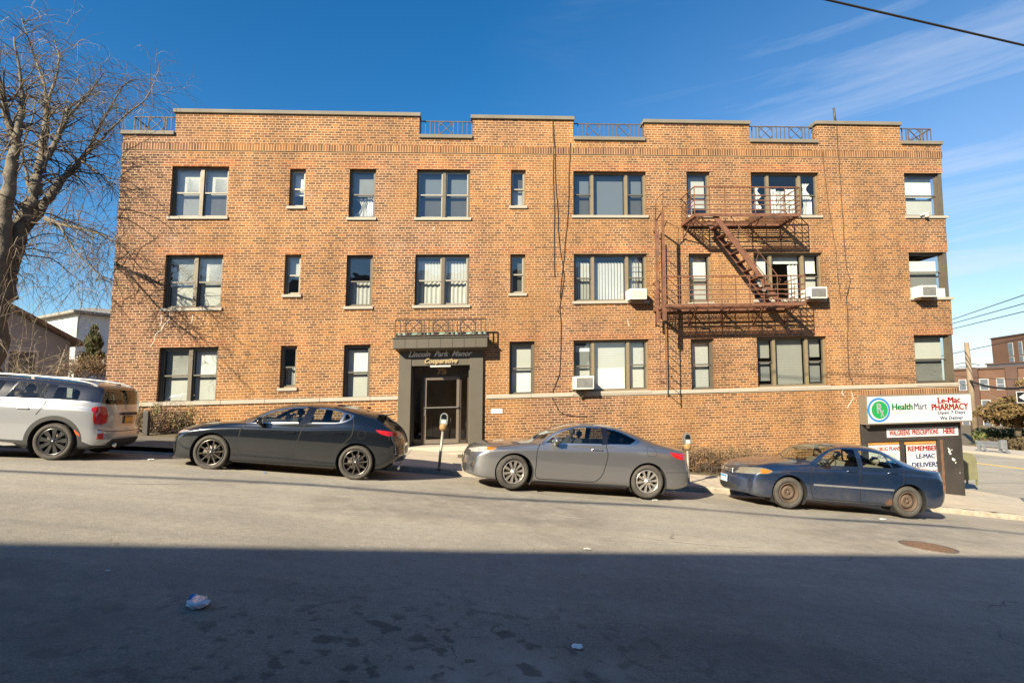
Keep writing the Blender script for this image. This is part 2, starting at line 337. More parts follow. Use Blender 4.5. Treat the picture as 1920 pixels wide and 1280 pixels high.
# pavement of scored slabs, one sheet, joints as shallow gaps over a dark bed
def pavement():
    mt = bpy.data.materials.new('slabs'); mt.use_nodes = True; nt = mt.node_tree; N = nt.nodes; L = nt.links
    b = N['Principled BSDF']; b.inputs['Roughness'].default_value = 0.88
    uv = N.new('ShaderNodeUVMap'); br = N.new('ShaderNodeTexBrick'); br.offset = 0.0; br.inputs['Scale'].default_value = 1; br.inputs['Brick Width'].default_value = 1.5; br.inputs['Row Height'].default_value = 1.45; br.inputs['Mortar Size'].default_value = 0.012; br.inputs['Mortar Smooth'].default_value = 0.3
    br.inputs['Color1'].default_value = (0.50, 0.43, 0.335, 1); br.inputs['Color2'].default_value = (0.43, 0.375, 0.295, 1); br.inputs['Mortar'].default_value = (0.16, 0.13, 0.10, 1)
    L.new(uv.outputs[0], br.inputs['Vector'])
    n = N.new('ShaderNodeTexNoise'); n.inputs['Scale'].default_value = 3; n.inputs['Detail'].default_value = 8; n.inputs['Roughness'].default_value = 0.7; L.new(uv.outputs[0], n.inputs['Vector'])
    r = N.new('ShaderNodeValToRGB'); r.color_ramp.elements[0].position = 0.3; r.color_ramp.elements[1].position = 0.7; r.color_ramp.elements[0].color = (0.78, 0.76, 0.73, 1); r.color_ramp.elements[1].color = (1.08, 1.08, 1.06, 1); L.new(n.outputs['Fac'], r.inputs['Fac'])
    m = N.new('ShaderNodeMix'); m.data_type = 'RGBA'; m.blend_type = 'MULTIPLY'; m.inputs['Factor'].default_value = 1; L.new(br.outputs['Color'], m.inputs['A']); L.new(r.outputs['Color'], m.inputs['B']); L.new(m.outputs['Result'], b.inputs['Base Color'])
    return mt
SLAB = pavement()
class UVSheet: pass
def walk_sheet(name, s0, s1, t0, t1, mat, dz=0.0, kind='structure'):
    S = lin(s0, s1, max(1, int((s1 - s0) / 0.8))); T = lin(t0, t1, max(1, int((t1 - t0) / 0.5)))
    mb = MB(xf=lambda a, b, c: walk(a, c, dz)); n = len(S)
    mb.add([(s, 0, t) for t in T for s in S], [(j * n + i, j * n + i + 1, (j + 1) * n + i + 1, (j + 1) * n + i) for j in range(len(T) - 1) for i in range(n - 1)], True)
    return mb.build(name, mat, kind=kind)
walk_sheet('sidewalk', -3.6, SC - 0.12, KT + 0.14, 4.2, SLAB)
walk_sheet('sidewalk', 12.2, SC - 0.12, 4.2, 30, SLAB)
walk_sheet('sidewalk', -2.4, -0.2, 4.2, 5.62, SLAB)
walk_sheet('sidewalk', -14, -9.0, 3.7, 4.2, SLAB, 0.02)
walk_sheet('driveway', -30, -3.6, KT + 0.14, 4.2, ASPH)
# kerb with a broken, worn edge
mb = MB(); rng = random.Random(3); prev = None
for i, s in enumerate(lin(-30, SC, 240)):
    j = rng.uniform(-0.012, 0.012); h = WALK_Z + rng.uniform(-0.008, 0.006)
    if rng.random() < 0.05: h -= 0.03; j += 0.02
    if s < -3.8: h = 0.03
    ring = [st(s, KT + j, -0.1), st(s, KT + j, h - 0.02), st(s, KT + 0.02 + j, h), st(s, KT + 0.16, h + 0.001), st(s, KT + 0.16, -0.1)]
    if prev is not None:
        mb.add(prev + ring, [(k, 5 + k, 6 + k, k + 1) for k in range(4)], False)
    prev = ring
mb.build('kerb', conc_old, kind='structure')
mb = MB(); prev = None
for t in lin(KT, 40, 60):
    ring = [st(SC, t, -0.1), st(SC, t, 0.13), st(SC - 0.15, t, 0.135), st(SC - 0.15, t, -0.1)]
    if prev: mb.add(prev + ring, [(k, k + 1, 5 + k, 4 + k) for k in range(3)], False)
    prev = ring
mb.build('kerb', conc_old, kind='structure')
# planting strip and front bed along the wall
sheet('planting_bed', lin(-0.2, 12.2, 12), lin(4.2, 6.3, 3), lambda s, t: walk(s, t, -0.02 + 0.05 * (t - 4.2)), soil)
sheet('planting_bed', lin(-14, -2.4, 12), lin(4.2, 6.3, 3), lambda s, t: walk(s, t, -0.01 + 0.05 * (t - 4.2)), soil)
# yellow centre line of the cross street
yel = pm('yellow_paint', (0.75, 0.5, 0.08), 0.6, var=0.12, vscale=8)
mb = MB()
for s0 in (27.3,):
    for a, b in zip(lin(4, 80, 38), lin(4, 80, 38)[1:]): mb.quad(st(s0, a, .006), st(s0 + .28, a, .006), st(s0 + .28, b, .006), st(s0, b, .006))
mb.build('road_marking', yel, kind='structure')
mb = MB()
for t0, t1 in ((0, 110),):
    T = lin(4, 110, 40)
    for a, b in zip(T, T[1:]):
        mb.quad(st(32, a, .0), st(32, a, .14), st(32, b, .14), st(32, b, .0)); mb.quad(st(32, a, .14), st(35, a, .15), st(35, b, .15), st(32, b, .14))
mb.build('sidewalk', conc, kind='structure')

scuffm = pm('pale_scuff', (0.40, 0.365, 0.31), .9, var=.15, vscale=9)
# ================================================================ APARTMENT BUILDING
def brick_mat(name, soldier=False):
    mt = bpy.data.materials.new(name); mt.use_nodes = True; nt = mt.node_tree; N = nt.nodes; L = nt.links
    b = N['Principled BSDF']; b.inputs['Roughness'].default_value = 0.85; b.inputs['Specular IOR Level'].default_value = 0.25
    uv = N.new('ShaderNodeUVMap'); P = uv.outputs[0]
    br = N.new('ShaderNodeTexBrick'); I = br.inputs
    if soldier:
        br.offset = 0.0; I['Brick Width'].default_value = 0.079; I['Row Height'].default_value = 0.22
    else:
        br.offset = 0.5; br.squash = 0.5; br.squash_frequency = 6; I['Brick Width'].default_value = 0.206; I['Row Height'].default_value = 0.0758
    I['Scale'].default_value = 1; I['Mortar Size'].default_value = 0.0088; I['Mortar Smooth'].default_value = 0.25; I['Bias'].default_value = 0.0
    # tiny wander so that courses are not ruled
    wn = N.new('ShaderNodeTexNoise'); wn.inputs['Scale'].default_value = 2.2; wn.inputs['Detail'].default_value = 3; L.new(P, wn.inputs['Vector'])
    wa = N.new('ShaderNodeVectorMath'); wa.operation = 'MULTIPLY_ADD'; wa.inputs[1].default_value = (0.02, 0.012, 0); L.new(wn.outputs['Color'], wa.inputs[0]); L.new(P, wa.inputs[2])
    L.new(wa.outputs[0], I['Vector'])
    I['Color1'].default_value = (0, 0, 0, 1); I['Color2'].default_value = (1, 1, 1, 1); I['Mortar'].default_value = (0.5, 0.5, 0.5, 1)
    def noise(sc_, det=6, ro=0.6, dist=0.0, vec=P, off=0):
        n = N.new('ShaderNodeTexNoise'); n.noise_dimensions = '4D'; n.inputs['W'].default_value = off; n.inputs['Scale'].default_value = sc_; n.inputs['Detail'].default_value = det; n.inputs['Roughness'].default_value = ro; n.inputs['Distortion'].default_value = dist; L.new(vec, n.inputs['Vector']); return n.outputs['Fac']
    def ramp(v, stops):
        r = N.new('ShaderNodeValToRGB'); e = r.color_ramp.elements
        while len(e) < len(stops): e.new(0.5)
        for k, (p, c) in enumerate(stops): e[k].position = p; e[k].color = (c, c, c, 1) if isinstance(c, (int, float)) else (*c, 1)
        L.new(v, r.inputs['Fac']); return r.outputs['Color']
    def mix(f, a, c, mode='MIX'):
        m = N.new('ShaderNodeMix'); m.data_type = 'RGBA'; m.blend_type = mode
        if isinstance(f, float): m.inputs['Factor'].default_value = f
        else: L.new(f, m.inputs['Factor'])
        for k, q in (('A', a), ('B', c)):
            if isinstance(q, tuple): m.inputs[k].default_value = (*q, 1)
            else: L.new(q, m.inputs[k])
        return m.outputs['Result']
    # each brick its own tone, taken from a range of fired browns, oranges and reds
    tone = ramp(br.outputs['Color'], [(0.0, (0.112, 0.053, 0.025)), (0.2, (0.150, 0.066, 0.028)), (0.5, (0.198, 0.084, 0.031)), (0.78, (0.242, 0.103, 0.034)), (1.0, (0.30, 0.126, 0.036))])
    cool = ramp(br.outputs['Color'], [(0.0, (0.07, 0.036, 0.026)), (0.4, (0.145, 0.064, 0.040)), (1.0, (0.22, 0.10, 0.055))])
    # east and west ends are of a browner, pinker batch; the middle is more ochre
    sx = N.new('ShaderNodeSeparateXYZ'); L.new(P, sx.inputs[0])
    zone = N.new('ShaderNodeMath'); zone.operation = 'MULTIPLY_ADD'; zone.inputs[1].default_value = 0.03; L.new(sx.outputs['X'], zone.inputs[0]); zone.inputs[2].default_value = 0.0
    zn = noise(0.16, 4, 0.55, 0.4, off=2)
    zs = N.new('ShaderNodeMath'); zs.operation = 'ADD'; L.new(zn, zs.inputs[0])
    mr = N.new('ShaderNodeMapRange'); mr.inputs['From Min'].default_value = -11.5; mr.inputs['From Max'].default_value = -7.5; mr.inputs['To Min'].default_value = 0.6; mr.inputs['To Max'].default_value = 0.0; L.new(sx.outputs['X'], mr.inputs['Value']); L.new(mr.outputs[0], zs.inputs[1])
    zf = ramp(zs.outputs[0], [(0.48, 0.0), (0.66, 1.0)])
    col = mix(zf, tone, cool)
    och = ramp(noise(0.33, 5, 0.6, 0.5, off=7), [(0.48, 0.0), (0.66, 0.8)])
    mo = N.new('ShaderNodeMath'); mo.operation = 'MULTIPLY'; L.new(och, mo.inputs[0])
    mr2 = N.new('ShaderNodeMapRange'); mr2.inputs['From Min'].default_value = -10.0; mr2.inputs['From Max'].default_value = -7.5; L.new(sx.outputs['X'], mr2.inputs['Value']); L.new(mr2.outputs[0], mo.inputs[1])
    col = mix(mo.outputs[0], col, mix(0.7, col, (0.36, 0.162, 0.038)))
    # relaid courses over the windows: redder brick
    at_ = N.new('ShaderNodeAttribute'); at_.attribute_name = 'relaid'
    rl = N.new('ShaderNodeMath'); rl.operation = 'MULTIPLY'; L.new(at_.outputs['Fac'], rl.inputs[0]); L.new(ramp(noise(1.2, 3, off=5), [(0.3, 0.3), (0.55, 0.75)]), rl.inputs[1])
    redb = ramp(br.outputs['Color'], [(0.0, (0.20, 0.066, 0.03)), (1.0, (0.36, 0.125, 0.04))])
    col = mix(rl.outputs[0], col, redb)
    mort = ramp(noise(0.6, 4, off=9), [(0.3, (0.40, 0.275, 0.155)), (0.7, (0.51, 0.375, 0.24))])
    col = mix(br.outputs['Fac'], col, mort)
    # grime streaks and pale lime bloom
    gm = N.new('ShaderNodeMapping'); gm.inputs['Scale'].default_value = (1.6, 0.25, 1); L.new(P, gm.inputs['Vector'])
    gr = ramp(noise(0.9, 6, 0.65, 0.2, gm.outputs[0], 3), [(0.35, 0.74), (0.62, 1.06)]); col = mix(1.0, col, gr, 'MULTIPLY')
    bl = ramp(noise(0.55, 7, 0.7, 0.3, off=11), [(0.60, 0.0), (0.78, 0.30)]); col = mix(bl, col, (0.48, 0.40, 0.34))
    fn = ramp(noise(38, 3, 0.7, off=1), [(0.25, 0.82), (0.75, 1.16)]); col = mix(1.0, col, fn, 'MULTIPLY')
    L.new(col, b.inputs['Base Color'])
    bp = N.new('ShaderNodeBump'); bp.inputs['Strength'].default_value = 0.35; bp.inputs['Distance'].default_value = 0.006; bp.invert = True; L.new(br.outputs['Fac'], bp.inputs['Height']); L.new(bp.outputs[0], b.inputs['Normal'])
    return mt
BRICK = brick_mat('brick'); SOLD = brick_mat('soldier_brick', True)
bronze = pm('bronze_frame', (0.13, 0.11, 0.08), 0.45, metal=0.3, var=0.15, vscale=5)
bronze_l = pm('pale_bronze_frame', (0.235, 0.185, 0.11), 0.45, metal=0.2, var=0.12, vscale=5)
sash_m = pm('sash_metal', (0.14, 0.125, 0.10), 0.4, metal=0.4, var=0.1, vscale=5)
sash_l = pm('pale_sash', (0.34, 0.31, 0.25), 0.4, metal=0.2, var=0.1)
limes = pm('limestone', (0.37, 0.335, 0.28), 0.8, var=0.2, vscale=3, bump=0.2, bscale=40, col2=(0.34, 0.30, 0.24))
coping_m = pm('coping_metal', (0.17, 0.15, 0.115), 0.8, var=0.12, vscale=1.5)
shade_w = pm('white_shade', (0.76, 0.745, 0.70), 0.8, var=0.05, vscale=2)
shade_c = pm('cream_shade', (0.52, 0.505, 0.45), 0.85, var=0.06, vscale=2)
shade_g = pm('grey_shade', (0.22, 0.22, 0.21), 0.85, var=0.08, vscale=2)
sheer = pm('sheer_curtain', (0.45, 0.44, 0.41), 0.9, var=0.12, vscale=3)
room_m = pm('room_interior', (0.16, 0.155, 0.145), 0.9, var=0.3, vscale=0.8)
WG = glass('window_glass', (0.86, 0.9, 0.9), 0.10, 0.0, 0.06)
iron = pm('dark_iron', (0.055, 0.04, 0.035), 0.6, metal=0.3, var=0.3, vscale=8)

BLD = thing('apartment_building', 'long three-storey orange brick apartment block with stepped parapet and dark canopied entrance', 'apartment building', loc=FP0 + FU * 0.0 + FV * -2.2)
FB = lambda name, mat=None: None
def fmb(): return MB(xf=fac)
def rect(pts):
    q = [fpx(*p) for p in pts]  # tl tr bl br
    return (q[0][0] + q[2][0]) / 2, (q[1][0] + q[3][0]) / 2, (q[2][1] + q[3][1]) / 2, (q[0][1] + q[1][1]) / 2   # u0,u1,v0,v1
W_ = {
 11: ('pair', [(324.6,311.6),(430.6,312),(316,406),(424,406)]), 12: ('dh', [(545.4,316.4),(574,317),(540,386.7),(570.7,387)]),
 13: ('dh', [(657,316.4),(705.4,317),(652,408),(702.5,408)]), 14: ('pair', [(782.4,317.2),(881.4,318),(779.6,408.4),(880.6,408.4)]),
 15: ('dh', [(958,318),(985.6,318.5),(958,386.3),(986,386.3)]), 16: ('triple', [(1075,320.6),(1210.3,322),(1075,404),(1213.4,404)]),
 17: ('dh', [(1287,322),(1331,321.4),(1289,403.5),(1333,403.5)]), 18: ('triple', [(1406.4,322.5),(1534.4,323.6),(1411,403.5),(1538.8,404.5)]),
 19: ('dh', [(1694,323.8),(1766,325),(1700,405),(1773,405)]),
 21: ('pair', [(311,477.5),(419,477.5),(304.8,577.3),(413.3,577.3)]), 22: ('dh', [(535,477),(565.6,477),(531.5,552),(562,552)]),
 23: ('dh', [(651,477.5),(700,478),(646.7,574.3),(696,574.3)]), 24: ('pair', [(778.5,476.4),(880,476.4),(777,572),(879,572)]),
 25: ('dh', [(957.3,476.4),(985.2,476.4),(956,549.8),(985,549.8)]), 26: ('triple', [(1076,475.3),(1213,475.3),(1076,564),(1215,564)]),
 27: ('dh', [(1291.8,475),(1334.5,475),(1292.5,567),(1336,567)]), 28: ('triple', [(1412,473.8),(1540.5,473),(1416,561),(1546,561)]),
 29: ('dh', [(1703,472),(1776,473),(1708.3,557.3),(1782,557.3)]),
 31: ('pair', [(299.6,650),(409.8,651),(292.3,757),(404,755)]), 32: ('dh', [(527,648),(557.7,648),(523.6,727),(554,727)]),
 33: ('dh', [(645.8,646),(694.8,646),(641.4,748.7),(691.9,748.7)]),
 35: ('dh', [(955,639.8),(1002.5,639.8),(955,740),(1002.5,740)]), 36: ('triple', [(1075.5,637),(1216.4,636),(1075.5,733.6),(1217.7,731.5)]),
 37: ('dh', [(1295,635.5),(1338.8,634.5),(1296.8,731),(1341,730)]), 38: ('triple', [(1418,631.8),(1549.5,630),(1422.5,724.5),(1553.8,723)]),
 39: ('dh', [(1712,628),(1783,627.3),(1719.7,719.2),(1793,716)]),
}
WR = {k: (t, list(rect(p))) for k, (t, p) in W_.items()}
UR = sum(fpx(*p)[0] for p in ((1766, 290), (1776, 465), (1786, 620))) / 3      # east corner
UL = sum(fpx(*p)[0] for p in ((232, 260), (215, 470), (200, 680))) / 3
for k in (19, 29, 39): WR[k][1][1] = UR
for row in (10, 20, 30):      # one head height per storey
    pass
def V(px, py): return fpx(px, py)[1]
def U(px, py): return fpx(px, py)[0]
V_BELT = V(1000, 744); V_BASE = V(1000, 880)
PAR = [(UL, U(329, 230), V(280, 251), True), (U(331, 215), U(787, 215), V(560, 215), False), (U(787, 240), U(886, 240), V(836, 260), True), (U(886, 225), U(1075, 225), V(980, 224), False),
       (U(1075, 240), U(1209, 240), V(1142, 263), True), (U(1209, 230), U(1404, 230), V(1300, 232), False), (U(1404, 250), U(1531, 250), V(1468, 269), True), (U(1531, 235), U(1687, 235), V(1610, 234.5), False), (U(1687, 250), UR, V(1727, 271), True)]
V_LOW = sum(p[2] for p in PAR if p[3]) / 5
for i in range(len(PAR) - 1): PAR[i + 1] = (PAR[i][1],) + PAR[i + 1][1:]
DOOR = (U(747, 740), U(905, 740), V(826, 848), V(820, 652))
STORE = (U(1610, 760), UR + 0.02, V(1700, 940), V(1700, 742))
# front wall as a grid of cells with the openings left out
holes = [tuple(r) for t, r in WR.values()] + [(DOOR[0] + .1, DOOR[1] - .1, DOOR[2], DOOR[3] - .1), (STORE[0], UR + 1, STORE[2] - 3, STORE[3])]
relaid = []
for k, (t, r) in WR.items():
    relaid.append((r[0] - .28, r[1] + .28, r[3], r[3] + .2505))
us = sorted({UL, UR} | {x for h in holes for x in h[:2] if UL < x < UR} | {max(UL, min(UR, x)) for h in relaid for x in h[:2]})
vs_ = sorted({V_BASE - 1.5, V_LOW} | {x for h in holes for x in h[2:] if x < V_LOW and x > V_BASE - 1.5} | {x for h in relaid for x in h[2:]})
mb = fmb(); rel = []
for a, b in zip(us, us[1:]):
    for c, d in zip(vs_, vs_[1:]):
        if b - a < 1e-4 or d - c < 1e-4: continue
        cu, cv = (a + b) / 2, (c + d) / 2
        if any(h[0] < cu < h[1] and h[2] < cv < h[3] for h in holes): continue
        mb.quad((a, 0, c), (b, 0, c), (b, 0, d), (a, 0, d)); rel.append(1.0 if any(h[0] < cu < h[1] and h[2] < cv < h[3] for h in relaid) else 0.0)
DP = 0.18
for t, r in WR.values():   # brick reveals
    u0, u1, v0, v1 = r
    mb.quad((u0, 0, v0), (u0, DP, v0), (u0, DP, v1), (u0, 0, v1)); mb.quad((u0, 0, v1), (u0, DP, v1), (u1, DP, v1), (u1, 0, v1)); mb.quad((u0, 0, v0), (u1, 0, v0), (u1, DP, v0), (u0, DP, v0))
    if u1 < UR - .01: mb.quad((u1, 0, v0), (u1, 0, v1), (u1, DP, v1), (u1, DP, v0))
    rel += [0] * (4 if u1 < UR - .01 else 3)
# raised parapet blocks, the other three walls, the roof slab
TH_ = 0.28
for u0, u1, v, low in PAR:
    if not low:
        mb.quad((u0, 0, V_LOW), (u1, 0, V_LOW), (u1, 0, v), (u0, 0, v)); mb.quad((u0, TH_, V_LOW), (u0, TH_, v), (u1, TH_, v), (u1, TH_, V_LOW))
        mb.quad((u0, 0, V_LOW), (u0, 0, v), (u0, TH_, v), (u0, TH_, V_LOW)); mb.quad((u1, 0, V_LOW), (u1, TH_, V_LOW), (u1, TH_, v), (u1, 0, v)); rel += [0] * 4
DB = 13.0
mb.quad((UL, 0, V_BASE - 1.5), (UL, DB, V_BASE - 1.5), (UL, DB, V_LOW), (UL, 0, V_LOW)); mb.quad((UL, DB, V_BASE - 1.5), (UR, DB, V_BASE - 1.5), (UR, DB, V_LOW), (UL, DB, V_LOW)); rel += [0, 0]
sideh = [(r[2], r[3]) for k, (t, r) in WR.items() if k in (19, 29, 39)]
vv = sorted({V_BASE - 1.5, V_LOW, STORE[3]} | {x for h in sideh for x in h}); CWD = 1.15
for c, d in zip(vv, vv[1:]):
    cv = (c + d) / 2; a = CWD if any(h[0] < cv < h[1] for h in sideh) else (3.2 if cv < STORE[3] else 0.0)
    mb.quad((UR, a, c), (UR, DB, c), (UR, DB, d), (UR, a, d)); rel.append(0)
    if a: mb.quad((UR, a, c), (UR, a, d), (UR - .2, a, d), (UR - .2, a, c)); rel.append(0)
for h in sideh:
    mb.quad((UR, 0, h[1]), (UR, CWD, h[1]), (UR - .3, CWD, h[1]), (UR - .3, 0, h[1])); rel.append(0)
o = mb.build('wall', BRICK, BLD)
a_ = o.data.attributes.new('relaid', 'FLOAT', 'FACE'); a_.data.foreach_set('value', rel)
mb = fmb(); mb.quad((UL + .05, .05, V_LOW - .5), (UR - .05, .05, V_LOW - .5), (UR - .05, DB - .05, V_LOW - .5), (UL + .05, DB - .05, V_LOW - .5)); mb.build('roof', pm('roofing', (0.08, 0.08, 0.08), 0.9, var=0.3), BLD)
# interior partitions so that no window looks through another
mb = fmb(); mb.quad((UL + .02, 3.0, V_BASE - 1), (UR - .02, 3.0, V_BASE - 1), (UR - .02, 3.0, V_LOW - .55), (UL + .02, 3.0, V_LOW - .55))
for v in ((WR[11][1][2] - .75), (WR[21][1][2] - .75)): mb.box(UL + .02, UR - .02, .16, 3.0, v - .1, v)
for a, b in ((UL + .02, U(740, 760)), (U(912, 760), UR - .02)): mb.box(a, b, .16, 3.0, V_BELT - .4, V_BELT - .3)
for u in (U(480, 500), U(620, 500), U(740, 500), U(930, 500), U(1030, 500), U(1250, 500), U(1375, 500), U(1600, 500)): mb.box(u - .05, u + .05, .16, 3.0, V_BELT - 2.6, V_LOW - .6)
mb.build('room', room_m, BLD)
# soldier course band, belt course, copings
v_s = (V(1000, 289)); h_s = 0.205
mb = fmb(); mb.box(UL - .012, UR + .012, -.022, .05, v_s, v_s + h_s); o = mb.build('soldier_course', SOLD, BLD)
me = o.data
uvl = me.uv_layers[0]
for l in uvl.data: l.uv.y = l.uv.y - v_s - 0.006
mb = fmb(); rngj = random.Random(5)
def belt(u0, u1, v):
    u = u0
    while u < u1 - .05:
        w_ = min(rngj.uniform(1.2, 1.7), u1 - u); mb.box(u + .004, u + w_ - .004, -.035 - rngj.uniform(0, .006), .1, v - .055, v + .055 + rngj.uniform(0, .004), .006); u += w_
VB1 = V(500, 752)
belt(UL - .03, DOOR[0], VB1); mb.build('belt_course', limes, BLD); mb = fmb(); belt(DOOR[1] + .1, UR + .03, V(1250, 735))
mb.build('belt_course', limes, BLD)
for u0, u1, v, low in PAR:
    mb = fmb(); vv_ = v if not low else V_LOW; e0 = -.09 if low else .06; x0, x1 = (u0 - .05 if low and u0 > UL + .1 else u0 - .06), (u1 + .05 if low else u1 + .03)
    if low and u0 > UL + .1: x0 = u0 + .002
    if low and u1 < UR - .1: x1 = u1 - .002
    mb.box(x0, x1, -.06, TH_ + .06, vv_ - .01, vv_ + .105, .01); mb.build('coping', coping_m, BLD)
# roof railings in the low stretches
def railing(u0, u1, v0, h, d, name, mat, circ, parent, side=None, k_=1.0):
    mb = fmb()
    for vq in (v0 + .05, v0 + h): mb.bar((u0, d, vq), (u1, d, vq), .03 * k_, .03)
    n = len(circ); rad = (h - .05) / 2; cs = []
    for c in circ:
        cu = u0 + (u1 - u0) * c; cs.append((cu - rad, cu + rad)); cv = v0 + .05 + rad
        mb.tube([(cu + rad * math.cos(a), d, cv + rad * math.sin(a)) for a in lin(0, 2 * math.pi, 28)], .016, 5, cap=False)
        for sg in (1, -1): mb.bar((cu - rad, d + .005 * sg, cv - rad * sg), (cu + rad, d + .005 * sg, cv + rad * sg), .024 * k_, .02)
        for sg in (-1, 1): mb.bar((cu + sg * rad, d, v0 + .05), (cu + sg * rad, d, v0 + h), .022 * k_, .022)
    k = max(2, int((u1 - u0) / .135))
    for i in range(k + 1):
        uu = u0 + (u1 - u0) * i / k
        if any(a - .05 < uu < b + .05 for a, b in cs): continue
        mb.bar((uu, d, v0), (uu, d, v0 + h), .022 * k_, .022)
    if side is not None:
        for vq in (v0 + .05, v0 + h): mb.bar((side, d, vq), (side, d + 2.4, vq), .03, .03)
        for i in range(1, 17): mb.bar((side, d + i * .15, v0), (side, d + i * .15, v0 + h), .022, .022)
    return mb.build(name, mat, parent)
railg = pm('grey_railing', (0.085, 0.075, 0.07), 0.7, var=0.2)
rl_ = [(0, [.52]), (2, [.5]), (4, [.28, .72]), (6, [.27, .73]), (8, [.5])]
for i, circ in rl_:
    u0, u1, v, _ = PAR[i]; a, b = u0 + (.2 if i == 0 else .03), u1 - (.2 if i == 8 else .03)
    railing(a, b, V_LOW + .1, .50, .14, 'roof_railing', railg, circ, BLD, side=a if i == 0 else (b if i == 8 else None))
# ---- windows
def pane_quad(u0, u1, v0, v1, d, parent, mat=None):
    mb = fmb(); mb.quad((u0, d, v0), (u1, d, v0), (u1, d, v1), (u0, d, v1)); return mb.build('pane', mat or WG, parent)
def slats(u0, u1, v0, v1, d, mat, parent, pitch=.05, vert=False):
    mb = fmb()
    if vert:
        n = max(3, int((u1 - u0) / .09))
        for i in range(n):
            a = u0 + (u1 - u0) * i / n; w_ = (u1 - u0) / n; mb.quad((a, d, v0), (a + w_ * .93, d + .03, v0), (a + w_ * .93, d + .03, v1), (a, d, v1))
    else:
        n = max(3, int((v1 - v0) / pitch))
        for i in range(n):
            c = v0 + (v1 - v0) * i / n; h = (v1 - v0) / n; mb.quad((u0, d + .02, c), (u1, d + .02, c), (u1, d, c + h * .93), (u0, d, c + h * .93))
    return mb.build('blind', mat, parent)
def cloth(u0, u1, v0, v1, d, mat, parent, waves=9, amp=.02, gather=0.0, name='curtain'):
    mb = fmb(); n = waves * 4; k = 8; vs = []
    for j in range(k + 1):
        f = j / k; g = 1 - gather * math.sin(math.pi * min(1, f * 1.25))
        for i in range(n + 1):
            x = i / n; uc = (u0 + u1) / 2; vs.append((uc + (x - .5) * (u1 - u0) * g, d + amp * math.sin(x * waves * 2 * math.pi), v1 + (v0 - v1) * f))
    mb.add(vs, [(j * (n + 1) + i, j * (n + 1) + i + 1, (j + 1) * (n + 1) + i + 1, (j + 1) * (n + 1) + i) for j in range(k) for i in range(n)], True)
    return mb.build(name, mat, parent)
def cover(spec, u0, u1, v0, v1, parent):
    "spec: list of (kind, colour, top fraction, bottom fraction) inside one light"
    for kind, mat, a, b in spec:
        va, vb = v1 - (v1 - v0) * a, v1 - (v1 - v0) * b; d = DP + .10
        if kind == 'shade':
            mb = fmb(); mb.quad((u0 + .01, d, vb), (u1 - .01, d, vb), (u1 - .01, d, va), (u0 + .01, d, va)); mb.bar((u0 + .01, d - .01, vb), (u1 - .01, d - .01, vb), .015, .03); mb.build('blind', mat, parent)
        elif kind == 'slat': slats(u0, u1, vb, va, d, mat, parent)
        elif kind == 'vert': slats(u0, u1, vb, va, d, mat, parent, vert=True)
        elif kind == 'cloth': cloth(u0, u1, vb, va, d + .03, mat, parent, max(3, int((u1 - u0) / .12)))
        elif kind == 'tie': cloth(u0 + .05, u1 - .05, vb, va, d + .03, mat, parent, 4, gather=.75)
        elif kind == 'left': cloth(u0, u0 + (u1 - u0) * .35, vb, va, d + .03, mat, parent, 3)
        elif kind == 'right': cloth(u1 - (u1 - u0) * .35, u1, vb, va, d + .03, mat, parent, 3)
        elif kind == 'patch':
            mb = fmb(); mb.quad((u0 + (u1 - u0) * .35, d, vb), (u1 - .01, d, vb), (u1 - .01, d, va), (u0 + (u1 - u0) * .35, d, va)); mb.build('blind', mat, parent)
def double_hung(u0, u1, v0, v1, parent, up, lo, sm, split=.5, muntin=False):
    vm = v0 + (v1 - v0) * (1 - split); f = .035 if (u1 - u0) > .35 else .028
    for (a, b, d) in ((vm - .02, v1, DP - .045), (v0, vm + .02, DP - .015)):
        mb = fmb(); mb.box(u0, u0 + f, d, d + .03, a, b); mb.box(u1 - f, u1, d, d + .03, a, b); mb.box(u0 + f, u1 - f, d, d + .03, a, a + .04); mb.box(u0 + f, u1 - f, d, d + .03, b - .035, b)
        if muntin:
            mb.box((u0 + u1) / 2 - .008, (u0 + u1) / 2 + .008, d + .005, d + .025, a + .04, b - .035); mb.box(u0 + f, u1 - f, d + .006, d + .024, (a + b) / 2 - .008, (a + b) / 2 + .008)
        mb.build('sash', sm, parent); pane_quad(u0 + f, u1 - f, a + .04, b - .035, d + .015, parent)
    cover(up, u0 + .02, u1 - .02, vm, v1 - .02, parent); cover(lo, u0 + .02, u1 - .02, v0 + .02, vm, parent)
S = 'shade'
scr = pm('insect_screen', (0.075, 0.073, 0.068), .9, var=.1)
GREYR = [(S, scr, 0, 1)]
